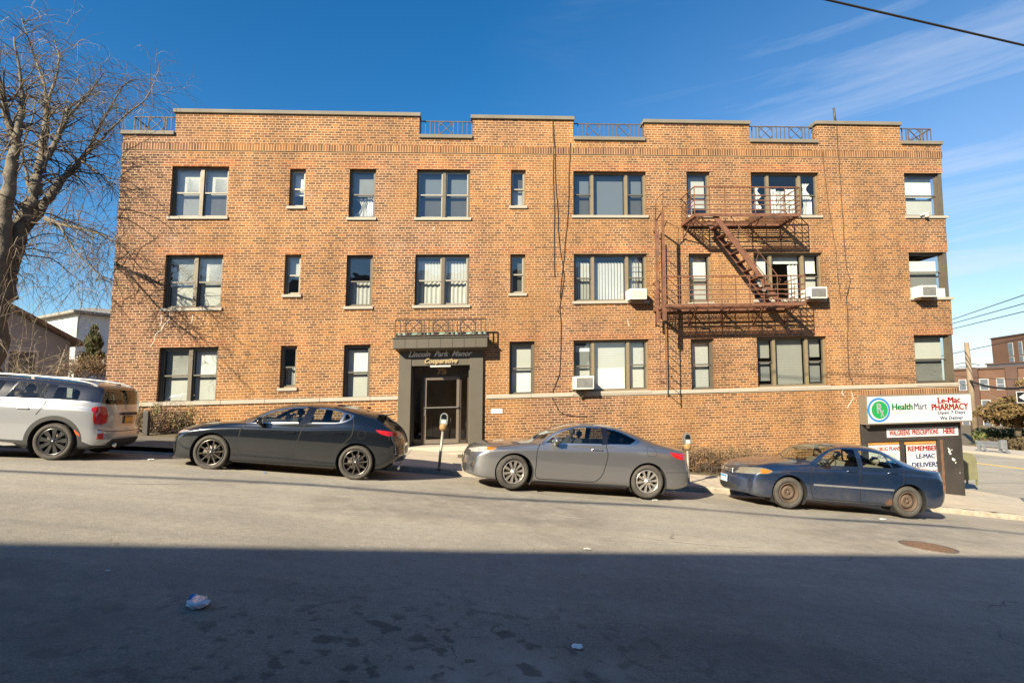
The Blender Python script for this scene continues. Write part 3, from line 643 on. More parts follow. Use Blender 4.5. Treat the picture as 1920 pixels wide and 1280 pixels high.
COV = {  # per light: (upper, lower)
 11: [([(S, shade_c, 0, 1.0), ('patch', shade_w, .35, 1)], [(S, shade_g, 0, .95)]), ([(S, shade_c, 0, 1.0), ('patch', shade_w, .3, 1)], GREYR)],
 12: [([(S, shade_w, 0, 1)], [(S, shade_w, 0, .3)])], 13: [([(S, shade_g, 0, 1)], [('right', shade_w, 0, 1), ('tie', sheer, .1, 1)])],
 14: [([(S, pm('sky_reflection_tint', (.13, .15, .17), .8), 0, 1)], GREYR), ([(S, MATS['sky_reflection_tint'], 0, 1)], GREYR)], 15: [(GREYR, [(S, sheer, .0, 1)])],  # blue-grey sheets paint the sky's reflection into these panes
 16: [([(S, MATS['sky_reflection_tint'], 0, 1)], GREYR), [(S, MATS['sky_reflection_tint'], 0, 1)], ([(S, MATS['sky_reflection_tint'], 0, 1)], GREYR)], 17: [([(S, shade_c, 0, 1)], [('left', shade_c, 0, 1), (S, sheer, 0, .6)])],
 18: [([('tie', shade_w, .45, 1)], [('tie', shade_w, 0, .6)]), [('left', shade_w, .3, 1), ('right', shade_w, .3, 1), ('tie', sheer, .35, .9)], ([('tie', shade_w, .3, 1)], [('right', shade_w, 0, 1), ('tie', sheer, 0, 1)])],
 19: [([(S, shade_w, 0, 1)], [(S, shade_c, .12, 1)])],
 21: [([(S, shade_c, 0, 1), (S, shade_w, .1, 1)], [(S, shade_c, 0, 1)]), ([('patch', shade_w, .1, 1), (S, shade_c, 0, 1)], [(S, shade_c, 0, .5), (S, shade_c, .52, 1)])],
 22: [([(S, sheer, 0, 1)], [])], 23: [([], [('cloth', sheer, 0, 1)])], 24: [([('vert', shade_w, .1, 1)], [('cloth', shade_c, 0, 1)]), ([('vert', shade_w, .1, 1)], [('cloth', shade_c, 0, 1)])],
 25: [(GREYR, [(S, scr, 0, 1)])], 26: [([('vert', shade_w, .2, 1)], [('vert', shade_c, 0, 1)]), [('vert', shade_w, .12, 1)], ([('vert', shade_w, .1, 1)], [('vert', shade_c, 0, .6)])],
 27: [([(S, shade_w, 0, 1)], [(S, sheer, 0, 1)])], 28: [([(S, shade_w, 0, 1)], [(S, shade_c, 0, .6)]), [(S, shade_w, .0, .17), ('right', shade_w, .2, 1)], ([(S, shade_w, 0, .8)], [(S, shade_c, 0, .8)])],
 29: [([(S, shade_w, .3, 1)], [(S, shade_g, 0, 1)])],
 31: [([(S, shade_c, 0, 1), (S, shade_w, .04, 1)], [(S, shade_c, 0, 1)]), ([(S, shade_w, .03, 1)], [(S, shade_c, 0, 1)])],
 32: [([], [('cloth', sheer, 0, 1)])], 33: [([(S, shade_w, .08, 1)], [(S, shade_c, 0, 1)])],
 35: [([(S, shade_c, 0, 1)], [(S, shade_w, 0, 1)])], 36: [([(S, shade_w, .1, .35), (S, shade_g, .36, 1)], [(S, shade_c, 0, 1)]), [('slat', shade_w, 0, .55), (S, shade_w, .55, 1)], ([('slat', shade_w, .08, 1)], [(S, shade_c, 0, 1)])],
 37: [([('slat', shade_w, .06, 1)], [('slat', shade_w, 0, 1)])], 38: [([('slat', shade_c, 0, .8)], [(S, shade_g, 0, .8)]), [('slat', shade_c, 0, 1)], ([('slat', shade_c, 0, .8)], [(S, shade_g, 0, .9)])],
 39: [([(S, shade_c, 0, 1)], [(S, shade_g, 0, 1), (S, shade_c, .1, 1)])],
}
WIN = {}
for k, (typ, (u0, u1, v0, v1)) in WR.items():
    pale = typ == 'triple' or k in (15, 25, 17, 27, 12, 22, 32); fm = bronze_l if pale else bronze; sm = sash_l if k in (15, 25, 12, 22, 24, 14) else sash_m
    corner = k in (19, 29, 39); f = .055; mb = fmb(); d0, d1 = DP - .07, DP + .03
    uR = u1 - (.12 if corner else 0)
    mb.box(u0 + .003, u0 + f, d0, d1, v0, v1 - .003); mb.box(uR - f, uR - .003, d0, d1, v0, v1 - .003); mb.box(u0 + f, uR - f, d0, d1, v0, v0 + .045); mb.box(u0 + f, uR - f, d0, d1, v1 - .055, v1 - .003)
    iu0, iu1, iv0, iv1 = u0 + f, uR - f, v0 + .045, v1 - .055; lights = []
    if typ == 'dh': lights = [(iu0, iu1, 'dh')]
    elif typ == 'pair':
        c = (iu0 + iu1) / 2 + .02; mb.box(c - .05, c + .05, d0 - .012, d1, iv0, iv1); lights = [(iu0, c - .05, 'dh'), (c + .05, iu1, 'dh')]
    else:
        w_ = (iu1 - iu0) * .235; mb.box(iu0 + w_, iu0 + w_ + .085, d0, d1, iv0, iv1); mb.box(iu1 - w_ - .085, iu1 - w_, d0, d1, iv0, iv1)
        lights = [(iu0, iu0 + w_, 'dh'), (iu0 + w_ + .085, iu1 - w_ - .085, 'fix'), (iu1 - w_, iu1, 'dh')]
    if corner:   # corner post and the return light on the side wall
        mb.box(UR - .12, UR - .02, .03, .14, v0, v1 - .003); mb.box(UR - .13, UR - .06, .14, CWD, v0, v0 + .05); mb.box(UR - .13, UR - .06, .14, CWD, v1 - .06, v1 - .003); mb.box(UR - .13, UR - .06, CWD - .06, CWD - .003, v0 + .05, v1 - .06)
        mb.box(UR - .12, UR - .07, .14, CWD - .06, (v0 + v1) / 2 - .02, (v0 + v1) / 2 + .02)
    wo = mb.build('window', fm, BLD); WIN[k] = wo
    if corner:
        m_ = fmb(); m_.quad((UR - .095, .14, v0 + .05), (UR - .095, CWD - .06, v0 + .05), (UR - .095, CWD - .06, v1 - .06), (UR - .095, .14, v1 - .06)); m_.build('pane', WG, wo)
    for (a, b, ty), cs in zip(lights, COV[k]):
        if ty == 'dh': double_hung(a, b, iv0, iv1, wo, cs[0], cs[1], sm, split=.5 if k != 29 else .42, muntin=(k == 26 and a > u0 + 1))
        else:
            m_ = fmb(); g = .02; m_.box(a, a + g, DP - .02, DP + .01, iv0, iv1); m_.box(b - g, b, DP - .02, DP + .01, iv0, iv1); m_.box(a + g, b - g, DP - .02, DP + .01, iv0, iv0 + g); m_.box(a + g, b - g, DP - .02, DP + .01, iv1 - g, iv1)
            m_.build('sash', sm, wo); pane_quad(a + g, b - g, iv0 + g, iv1 - g, DP - .005, wo); cover(cs, a + .01, b - .01, iv0, iv1, wo)
    if k not in (33, 31, 35, 37):
        m_ = fmb(); m_.box(u0 - .05, u1 + (.05 if not corner else .07), -.05, DP - .07, v0 - .085, v0 - .002, .008)
        if corner: m_.box(UR - .03, UR + .07, DP - .07, CWD, v0 - .085, v0 - .003)
        m_.build('sill', limes, wo)
# ---- entrance: dark stone surround, canopy, glazed doors, lettering
dk = pm('painted_stone', (0.085, 0.074, 0.056), 0.55, var=0.12, vscale=2)
blackj = pm('joint_black', (.02, .018, .015), .8)
dkm = pm('door_metal', (0.10, 0.08, 0.065), 0.35, metal=0.6, var=0.1)
u0, u1, vb, vt = DOOR; ui0, ui1 = U(770, 760), U(880, 760); vti = V(825, 685)
mb = fmb(); mb.box(u0, ui0, -.10, .12, vb - .25, vt, .01); mb.box(ui1, u1, -.10, .12, vb - .2, vt, .01); mb.box(ui0, ui1, -.08, .12, vti, vt, .0)
mb.box(ui0 - .0, ui0 + .03, .12, .45, vb, vti); mb.box(ui1 - .03, ui1, .12, .45, vb, vti); mb.box(ui0, ui1, .12, .45, vti, vti + .05)
mb.box(u0 + .01, u1 - .01, -.105, .1, V(826, 669), V(826, 655)); EN = mb.build('entrance_surround', dk, BLD)
mb = fmb(); cu0, cu1 = fpx(737, 640, -.47)[0], fpx(914, 640, -.47)[0]; cvb, cvt = fpx(826, 652, -.47)[1], fpx(826, 632, -.47)[1]; mb.box(cu0, cu1, -.47, .0, cvb, cvt, .012); mb.box(cu0 - .03, cu1 + .03, -.50, .0, cvt - .02, cvt + .015, .01)
mb.add([(cu0 + .05, -.42, cvb), (cu1 - .05, -.42, cvb), (cu1 - .1, -.11, cvb - .07), (cu0 + .1, -.11, cvb - .07), (cu0 + .05, -.11, cvb), (cu1 - .05, -.11, cvb)], [(0, 3, 2, 1), (0, 4, 3), (1, 2, 5)])
can = mb.build('canopy', dk, BLD)
mb = fmb()
for i in range(1, 8): mb.box(cu0 + (cu1 - cu0) * i / 8 - .004, cu0 + (cu1 - cu0) * i / 8 + .004, -.474, -.468, cvb + .01, cvt - .01)
mb.build('panel_joint', blackj, can)
mb = fmb(); mb.box(cu0 + .05, cu1 - .03, -.39, -.37, cvt + .02, cvt + .14); mb.build('flashing', pm('verdigris', (0.22, 0.34, 0.27), 0.7, var=0.3), can)
railing(cu0 + .05, cu1 - .05, cvt + .015, .50, -.44, 'canopy_railing', pm('rusty_rail', (0.05, 0.03, 0.022), 0.7, var=0.3), [.2, .5, .8], can, side=None, k_=1.7)
def put_text(mbx, txt, u, v, d, size, sx=1.0, bold=0.0, shear=0.0, align='CENTER', space=1.0):
    vs, fs = text_verts(txt, size, align, bold, shear, .004, sx, space); mbx.add([(u + a, d - c, v + b) for a, b, c in vs], fs, False)
gold = pm('gilt', (0.38, 0.29, 0.15), 0.45, metal=0.1, var=0.1); silv = pm('dull_letters', (0.75, 0.72, 0.66), 0.5)
mb = fmb(); put_text(mb, 'Lincoln  Park  Manor', U(825, 664), V(825, 664), -.125, .22, .98, .006, .38); mb.build('lettering', silv, EN)
mb = fmb(); put_text(mb, 'Cooperative', U(826, 675), V(826, 677), -.12, .20, .95, .006, .38); mb.build('lettering', gold, EN)
# glazed screen behind the surround
D_ = .38; dv0 = V(826, 834); dvt = V(826, 705)
dr0, dr1 = U(792, 770), U(861, 770)
mb = fmb(); mb.box(ui0 + .03, ui1 - .03, D_, D_ + .05, dvt, dvt + .06); mb.box(ui0 + .03, ui0 + .07, D_, D_ + .05, dv0, vti); mb.box(ui1 - .07, ui1 - .03, D_, D_ + .05, dv0, vti)
mb.box(dr0 - .05, dr0, D_, D_ + .05, dv0, vti); mb.box(dr1, dr1 + .05, D_, D_ + .05, dv0, vti); mb.box(ui0 + .03, dr0, D_, D_ + .05, dv0, dv0 + .1); mb.box(dr1, ui1 - .03, D_, D_ + .05, dv0, dv0 + .1); mb.box(ui0 + .03, ui1 - .03, D_, D_ + .05, vti - .04, vti)
SCN = mb.build('door_frame', dkm, BLD)
DG = glass('door_glass', (0.75, 0.74, 0.70), 0.05)
pane_quad(ui0 + .05, ui1 - .05, dvt + .06, vti - .04, D_ + .025, SCN, DG); pane_quad(ui0 + .05, dr0 - .02, dv0 + .1, dvt, D_ + .025, SCN, DG); pane_quad(dr1 + .02, ui1 - .05, dv0 + .1, dvt, D_ + .025, SCN, DG)
mb = fmb(); put_text(mb, '75', U(827, 695), V(827, 695.5), D_ + .015, .24, 1.25, .012); mb.build('house_number', gold, SCN)
dfm = pm('door_leaf', (0.21, 0.175, 0.145), 0.35, metal=0.5, var=0.1); g = .085
mb = fmb(); a, b = dr0 + .005, dr1 - .005; mb.box(a, a + g, D_ - .02, D_ + .03, dv0 + .01, dvt - .01, .004); mb.box(b - g, b, D_ - .02, D_ + .03, dv0 + .01, dvt - .01, .004); mb.box(a + g, b - g, D_ - .02, D_ + .03, dv0 + .01, dv0 + .14); mb.box(a + g, b - g, D_ - .02, D_ + .03, dvt - .1, dvt - .01)
DO = mb.build('door', dfm, BLD); pane_quad(a + g, b - g, dv0 + .14, dvt - .1, D_ + .005, DO, DG)
mb = fmb(); hv = V(826, 764); mb.bar((a + .03, D_ - .07, hv), (b - .03, D_ - .07, hv), .03, .035); mb.bar((a + .03, D_ - .07, hv), (a + .03, D_ - .02, hv), .03, .03); mb.bar((b - .03, D_ - .07, hv), (b - .03, D_ - .02, hv), .03, .03); mb.box(a + .0, a + .07, D_ - .035, D_ - .02, hv - .25, hv - .03)
mb.build('handle', pm('bright_metal', (0.6, 0.57, 0.5), 0.3, metal=0.9), DO)
# lobby behind the glass
mb = fmb(); mb.box(ui0 - .3, ui0 - .25, .5, 2.6, dv0 - .1, vti + .3); mb.box(ui1 + .25, ui1 + .3, .5, 2.6, dv0 - .1, vti + .3); mb.box(ui0 - .25, ui1 + .25, 2.6, 2.65, dv0 - .1, vti + .3); mb.box(ui0 - .25, ui1 + .25, .45, 2.6, dv0 - .15, dv0 - .1)
mb.box(ui0 + .25, ui0 + .3, 1.5, 2.2, dv0, dv0 + .75); mb.box(ui0 + .1, ui0 + .5, 2.3, 2.5, dv0 - .1, dv0 + 1.6)
mb.build('lobby', pm('lobby_wall', (0.34, 0.28, 0.20), 0.8, var=0.4, vscale=1), BLD)
mb = fmb(); mb.box(ui0 - .03, ui1 + .12, -.35, .45, dv0 - .16, dv0 - .02, .01); mb.box(ui0 - .25, ui1 + .25, -.75, -.35, dv0 - .34, dv0 - .16, .01); mb.build('doorstep', conc, BLD)
mb = fmb(); mb.box(U(807, 686), U(845, 686), -.1, .1, V(825, 688), V(825, 685.2)); mb.build('light_fitting', pm('lamp_cover', (0.5, 0.5, 0.47), 0.4), BLD)
# ---- corner shop front: black frame, two poster windows, door jamb
blk = pm('black_panel', (0.035, 0.03, 0.027), 0.5, var=0.35, vscale=1.5)
s0, s1, sb, stp = STORE; su = lambda x, y=860: U(x, y)
mb = fmb(); vA, vB = V(1700, 797), V(1700, 826)
mb.box(s0 + .02, s1 - .02, -.06, .1, vB, stp - .0, .01); mb.box(s0 - .0, su(1627), -.05, .12, sb - .6, vB, .008); mb.box(su(1688), su(1696), -.03, .12, V(1690, 905), vB); mb.box(su(1768), s1 - .02, -.07, .35, sb - .8, vB, .008)
mb.box(su(1627), su(1768), -.03, .14, sb - .8, V(1700, 900)); mb.box(su(1757), su(1762), -.05, .05, sb - .8, vB); mb.box(UR - .05, UR - .001, .35, 3.2, sb - .8, stp)
SHOP = mb.build('shopfront', blk, BLD)
for a, b in ((su(1627), su(1688)), (su(1696), su(1757))):
    pane_quad(a, b, V(1700, 900), vB, .03, SHOP, DG)
mb = fmb(); mb.box(su(1762.5), su(1767.5), -.05, .1, sb - .8, vB, .003); mb.build('downpipe', pm('rust_brown', (0.16, 0.085, 0.05), 0.7, metal=.2, var=.4), SHOP)
mb = fmb(); mb.box(s0 + .05, s1 + .0, -.03, .08, stp + .002, stp + .21); o = mb.build('soldier_course', SOLD, BLD)
for l in o.data.uv_layers[0].data: l.uv.y -= stp + .004

# pale mortar smeared along old cracks
crk = pm('crack_mortar', (.50, .44, .37), .9, var=.15)
for pts in (((319, 584), (317, 600), (308, 608), (303, 618), (292, 626), (289, 640), (282, 650)), ((302, 590), (303, 604), (300, 612)), ((362, 592), (359, 606)), ((1594, 722), (1590, 727), (1582, 728), (1578, 736), (1583, 742)), ((1596, 735), (1600, 745), (1594, 756), (1588, 765)), ((815, 425), (812, 432)), ((1176, 600), (1180, 612))):
    mb = fmb(); q = [fpx(*p) for p in pts]
    for (a, b), (c, e) in zip(q, q[1:]): mb.bar((a, -.004, b), (c, -.004, e), .006, .022, (1, 0, .3))
    mb.build('mortar_repair', crk, BLD)
# ================================================================ CARS
def paint(name, col, metal=0.6, rough=0.32, dust=0.25, flake=0.0):
    if name in MATS: return MATS[name]
    mt = bpy.data.materials.new(name); mt.use_nodes = True; nt = mt.node_tree; N = nt.nodes; L = nt.links; b = N['Principled BSDF']
    b.inputs['Metallic'].default_value = metal; b.inputs['Coat Weight'].default_value = 1.0; b.inputs['Coat Roughness'].default_value = 0.02; b.inputs['Coat IOR'].default_value = 1.7; b.inputs['Specular IOR Level'].default_value = 0.5
    tc = N.new('ShaderNodeTexCoord'); nz = N.new('ShaderNodeTexNoise'); nz.inputs['Scale'].default_value = 2.4; nz.inputs['Detail'].default_value = 8; nz.inputs['Roughness'].default_value = 0.7; L.new(tc.outputs['Object'], nz.inputs['Vector'])
    # road dust settles towards the sills
    sx = N.new('ShaderNodeSeparateXYZ'); L.new(tc.outputs['Object'], sx.inputs[0]); mr = N.new('ShaderNodeMapRange'); mr.inputs['From Min'].default_value = 0.62; mr.inputs['From Max'].default_value = 0.2; L.new(sx.outputs['Z'], mr.inputs['Value'])
    rp = N.new('ShaderNodeValToRGB'); rp.color_ramp.elements[0].position = 0.3; rp.color_ramp.elements[1].position = 0.75; L.new(nz.outputs['Fac'], rp.inputs['Fac'])
    a = N.new('ShaderNodeMath'); a.operation = 'MULTIPLY_ADD'; a.inputs[1].default_value = dust; L.new(mr.outputs[0], a.inputs[0]); a.inputs[2].default_value = dust * 0.22
    m = N.new('ShaderNodeMath'); m.operation = 'MULTIPLY'; L.new(a.outputs[0], m.inputs[0]); L.new(rp.outputs['Color'], m.inputs[1])
    mx = N.new('ShaderNodeMix'); mx.data_type = 'RGBA'; mx.inputs['A'].default_value = (*col, 1); mx.inputs['B'].default_value = (0.30, 0.25, 0.19, 1); L.new(m.outputs[0], mx.inputs['Factor']); L.new(mx.outputs['Result'], b.inputs['Base Color'])
    r2 = N.new('ShaderNodeMath'); r2.operation = 'MULTIPLY_ADD'; r2.inputs[1].default_value = 0.8; r2.inputs[2].default_value = rough; L.new(m.outputs[0], r2.inputs[0]); L.new(r2.outputs[0], b.inputs['Roughness'])
    c2 = N.new('ShaderNodeMath'); c2.operation = 'MULTIPLY_ADD'; c2.inputs[1].default_value = 0.8; c2.inputs[2].default_value = 0.012; L.new(m.outputs[0], c2.inputs[0]); L.new(c2.outputs[0], b.inputs['Coat Roughness'])
    MATS[name] = mt; return mt
blackp = pm('black_plastic', (0.028, 0.028, 0.028), 0.55, var=0.3, vscale=6)
gblack = pm('gloss_black', (0.008, 0.008, 0.009), 0.12, coat=0.6)
seam = pm('seam_shadow_gap', (0.006, 0.006, 0.006), 0.8)
chrome = pm('chrome', (0.70, 0.68, 0.64), 0.3, metal=1.0)
rubber = pm('tyre_rubber', (0.058, 0.052, 0.045), 0.85, var=0.3, vscale=9, bump=0.4, bscale=70)
cglass = glass('car_glass', (0.74, 0.80, 0.77), 0.05)
cglass_d = glass('car_glass_dark', (0.24, 0.27, 0.27), 0.05)
redl = pm('tail_lens', (0.42, 0.012, 0.012), 0.15, coat=0.8, var=0.35, vscale=14)
clearl = pm('lamp_lens', (0.50, 0.49, 0.46), 0.12, coat=1.0, metal=0.4, var=0.35, vscale=16)
hazel = pm('hazed_lens', (0.15, 0.14, 0.11), 0.35, coat=0.4, var=0.18, vscale=12)
amber = pm('amber_lens', (0.34, 0.13, 0.012), 0.2, coat=0.8, var=0.2, vscale=20)
seatm = pm('seat_fabric', (0.045, 0.043, 0.042), 0.9, var=0.3); seatt = pm('tan_seat_fabric', (0.22, 0.185, 0.14), 0.9, var=0.2)
wellm = pm('wheel_well', (0.012, 0.012, 0.012), 0.95)
def cr(pts, n=5, closed=True):
    "smooth closed outline through pts; a point given twice stays a corner"
    out = []; k = len(pts)
    for i in range(k if closed else k - 1):
        p0, p1, p2, p3 = (pts[(i - 1) % k] if closed or i > 0 else pts[0]), pts[i], pts[(i + 1) % k], (pts[(i + 2) % k] if closed or i + 2 < k else pts[-1])
        if p1 == p2: continue
        if p0 == p1: p0 = p1
        if p3 == p2: p3 = p2
        d = math.dist(p1, p2); m = max(1, min(n, int(d / .03) + 1))
        for j in range(m):
            t = j / m; out.append(tuple(.5 * ((2 * p1[a]) + (-p0[a] + p2[a]) * t + (2 * p0[a] - 5 * p1[a] + 4 * p2[a] - p3[a]) * t * t + (-p0[a] + 3 * p1[a] - 3 * p2[a] + p3[a]) * t ** 3) for a in (0, 1)))
    if not closed: out.append(tuple(pts[-1]))
    return out
def strip(pl, w):
    "a thin closed outline round a polyline"
    L_, R_ = [], []
    for i, p in enumerate(pl):
        a = pl[max(i - 1, 0)]; b = pl[min(i + 1, len(pl) - 1)]; dx, dz = b[0] - a[0], b[1] - a[1]; d = math.hypot(dx, dz) or 1; nx, nz_ = -dz / d * w / 2, dx / d * w / 2
        L_.append((p[0] + nx, p[1] + nz_)); R_.append((p[0] - nx, p[1] - nz_))
    return L_ + R_[::-1]
def inpoly(p, poly):
    x, z = p; c = False; j = len(poly) - 1
    for i in range(len(poly)):
        a, b = poly[i], poly[j]
        if (a[1] > z) != (b[1] > z) and x < (b[0] - a[0]) * (z - a[1]) / (b[1] - a[1]) + a[0]: c = not c
        j = i
    return c
AX = {'y': (0, 2), 'z': (0, 1), 'x': (1, 2)}
class Body:
    def __init__(s, sp):
        s.sp = sp; W = sp['W']; P = {k: pchip([a for a, b in sp[k]], [b for a, b in sp[k]]) for k in ('top', 'rail', 'belt', 'sh', 'low', 'bot', 'plan', 'yr', 'yb')}
        s.P = P; xF, xR = sp['xF'], sp['xR']; s.xF, s.xR = xF, xR
        fp = pchip([a for a, b in sp['fp']], [b for a, b in sp['fp']]); rp = pchip([a for a, b in sp['rp']], [b for a, b in sp['rp']])
        n = 110; u = np.linspace(0, 1, n + 1); u = .5 - .5 * np.cos(np.pi * u) if True else u; u = .55 * u + .45 * np.linspace(0, 1, n + 1)
        xs = xF + (xR - xF) * u; seg = [2, 3, 5, 3, 2, 4, 9, 4, 6]; cz_ = sp.get('cz', .5); M = sum(seg)
        rings = []
        for x in xs:
            w = W * float(P['plan'](x)); zb = float(P['bot'](x)); K = [(.90 * w, zb), (.97 * w, zb + .035), (.985 * w, float(P['low'](x))), (w, float(P['sh'](x))), (w * .9935, float(P['sh'](x)) * (1 - cz_) + float(P['belt'](x)) * cz_), (w * .9935 - .010, float(P['sh'](x)) * (1 - cz_) + float(P['belt'](x)) * cz_ + .014), (w * float(P['yb'](x)), float(P['belt'](x))), (w * float(P['yr'](x)), float(P['rail'](x)))]
            zt = float(P['top'](x)); zr = K[7][1]; yr = K[7][0]; K += [(yr * .68, zr + (zt - zr) * .66), (0, zt)]
            K = np.array(K); d = np.concatenate([[0], np.cumsum(np.maximum(1e-3, np.hypot(*np.diff(K, axis=0).T)))])
            tt = []
            for i, m in enumerate(seg): tt += list(d[i] + (d[i+1] - d[i]) * np.arange(m) / m)
            tt.append(d[-1]); tt = np.array(tt); ys = pchip(d, K[:, 0])(tt); zs = pchip(d, K[:, 1])(tt); zs = np.maximum.accumulate(zs + np.arange(len(zs)) * 1e-6)
            rings.append((ys, zs))
        DF, DR = sp.get('DF', .55), sp.get('DR', .5); kf, kr = sp.get('kf', .2), sp.get('kr', .14)
        def warp(x, y, z):
            e = max(0, 1 - (x - xF) / DF); g = max(0, 1 - (xR - x) / DR); wl = W * float(P['plan'](x)); q = (abs(y) / wl) ** 2.6
            zf = min(max(z, sp['fp'][0][0]), sp['fp'][-1][0]); zq = min(max(z, sp['rp'][0][0]), sp['rp'][-1][0])
            return x + e * e * ((float(fp(zf)) - xF) + kf * q) + g * g * ((float(rp(zq)) - xR) - kr * q)
        s.warp = warp
        bm = bmesh.new(); V_ = []
        for x, (ys, zs) in zip(xs, rings): V_.append([bm.verts.new((warp(x, -y, z), -y, z)) for y, z in zip(ys, zs)])
        for i in range(n):
            for j in range(M): bm.faces.new((V_[i][j], V_[i][j+1], V_[i+1][j+1], V_[i+1][j]))
        for end, x, sg in ((0, xF, 1), (n, xR, -1)):   # nose and tail faces
            ys, zs = rings[end]; C = 12; rows = []
            for j in range(M + 1):
                row = [V_[end][j]]
                for c in range(1, C + 1):
                    y = -ys[j] * (1 - c / C)
                    row.append(bm.verts.new((warp(x, y, zs[j]), y, zs[j])) if ys[j] > 1e-6 else V_[end][j])
                rows.append(row)
            for j in range(M):
                for c in range(C):
                    q = [rows[j][c], rows[j][c+1], rows[j+1][c+1], rows[j+1][c]]; q2 = []
                    for v in q:
                        if v not in q2: q2.append(v)
                    if len(q2) >= 3:
                        try: bm.faces.new(q2 if sg > 0 else q2[::-1])
                        except ValueError: pass
        bmesh.ops.recalc_face_normals(bm, faces=bm.faces); s.bm = bm
        # make the near side's normals point to -y
        f = min(bm.faces, key=lambda f: f.calc_center_median().y)
        if f.normal.y > 0: bmesh.ops.reverse_faces(bm, faces=bm.faces)
        s.lay = bm.faces.layers.int.new('part'); s.names = {0: ('body', None)}
    def side_y(s, x, z):
        best = -s.sp['W']
        return best * float(s.P['plan'](x))
    def cut(s, poly, axis, filt, pid):
        bm = s.bm; a0, a1 = AX[axis]; lay = s.lay; P = []
        for i in range(len(poly)):
            a, b = poly[i], poly[(i + 1) % len(poly)]; d = math.dist(a, b)
            if d < 1e-6: continue
            m = max(1, int(d / .15))
            for j in range(m): P.append(((a[0] + (b[0] - a[0]) * j / m, a[1] + (b[1] - a[1]) * j / m), (a[0] + (b[0] - a[0]) * (j + 1) / m, a[1] + (b[1] - a[1]) * (j + 1) / m)))
        lo = (min(p[0] for p in poly) - .02, min(p[1] for p in poly) - .02); hi = (max(p[0] for p in poly) + .02, max(p[1] for p in poly) + .02)
        cand = []
        for f in bm.faces:
            c = f.calc_center_median()
            if lo[0] - .1 < c[a0] < hi[0] + .1 and lo[1] - .1 < c[a1] < hi[1] + .1 and filt(f, c): cand.append(f)
        for (a, b) in P:
            sel = []; x0, x1 = sorted((a[0], b[0])); z0, z1 = sorted((a[1], b[1])); nx, nz_ = b[1] - a[1], a[0] - b[0]
            for f in cand:
                vs = [(v.co[a0], v.co[a1]) for v in f.verts]
                if max(v[0] for v in vs) < x0 - 1e-4 or min(v[0] for v in vs) > x1 + 1e-4 or max(v[1] for v in vs) < z0 - 1e-4 or min(v[1] for v in vs) > z1 + 1e-4: continue
                sd_ = [(v[0] - a[0]) * nx + (v[1] - a[1]) * nz_ for v in vs]
                if min(sd_) < 0 < max(sd_): sel.append(f)
            if not sel: continue
            g = set(sel)
            for f in sel: g.update(f.edges); g.update(f.verts)
            no = Vector((0, 0, 0)); no[a0] = nx; no[a1] = nz_; co = Vector((0, 0, 0)); co[a0] = a[0]; co[a1] = a[1]
            r = bmesh.ops.bisect_plane(bm, geom=list(g), dist=1e-6, plane_co=co, plane_no=no)
            cand = [f for f in cand if f.is_valid]; cs = set(cand)
            for e in r['geom']:
                if isinstance(e, bmesh.types.BMFace) and e.is_valid and e not in cs: cand.append(e); cs.add(e)
        for f in cand:
            c = f.calc_center_median()
            if f.is_valid and inpoly((c[a0], c[a1]), poly): f[lay] = pid
    def emit(s, parent, parts):
        "parts: {pid: (name, mat, mode, parent_pid)}; mode both = near and far merged; each = one per side; near only"
        out = {}
        s.bm.normal_update(); by = {}
        for f in s.bm.faces: by.setdefault(f[s.lay], []).append(f)
        for pid, (name, mat, mode, par) in parts.items():
            fs = by.get(pid, [])
            if not fs: print('EMPTY', name, pid); continue
            idx = {}; vs = []; F_ = []
            for f in fs:
                q = []
                for v in f.verts:
                    if v not in idx: idx[v] = len(vs); vs.append(v.co.copy())
                    q.append(idx[v])
                F_.append(q)
            mir = [Vector((v.x, -v.y, v.z)) for v in vs]; MF = [q[::-1] for q in F_]
            par_o = out.get(par, [parent]); Mp = wm(parent); XF = lambda a, b, c: Mp @ Vector((a, b, c))
            if mode == 'both':
                mb = MB(XF); mb.add(vs, F_, True); mb.add(mir, MF, True)
                o = mb.build(name, mat, par_o[0]); bm = bmesh.new(); bm.from_mesh(o.data); bmesh.ops.remove_doubles(bm, verts=bm.verts, dist=2e-4); bm.to_mesh(o.data); bm.free(); out[pid] = [o]
            else:
                mb = MB(XF); mb.add(vs, F_, True); o1 = mb.build(name, mat, par_o[0]); r = [o1]
                if mode == 'each': mb = MB(XF); mb.add(mir, MF, True); r.append(mb.build(name, mat, par_o[-1]))
                out[pid] = r
        return out
def side(f, c): return c.y < -.25 and abs(f.normal.y) > .12
def topf(f, c): return f.normal.z > .12
def front(xm): return lambda f, c: c.x < xm and f.normal.x < -.1
def rear(xm): return lambda f, c: c.x > xm and f.normal.x > .1
def circ(cx_, cz_, r, a0=0, a1=360, n=40): return [(cx_ + r * math.cos(R(a0 + (a1 - a0) * i / n)), cz_ + r * math.sin(R(a0 + (a1 - a0) * i / n))) for i in range(n + (a1 - a0 < 360))]
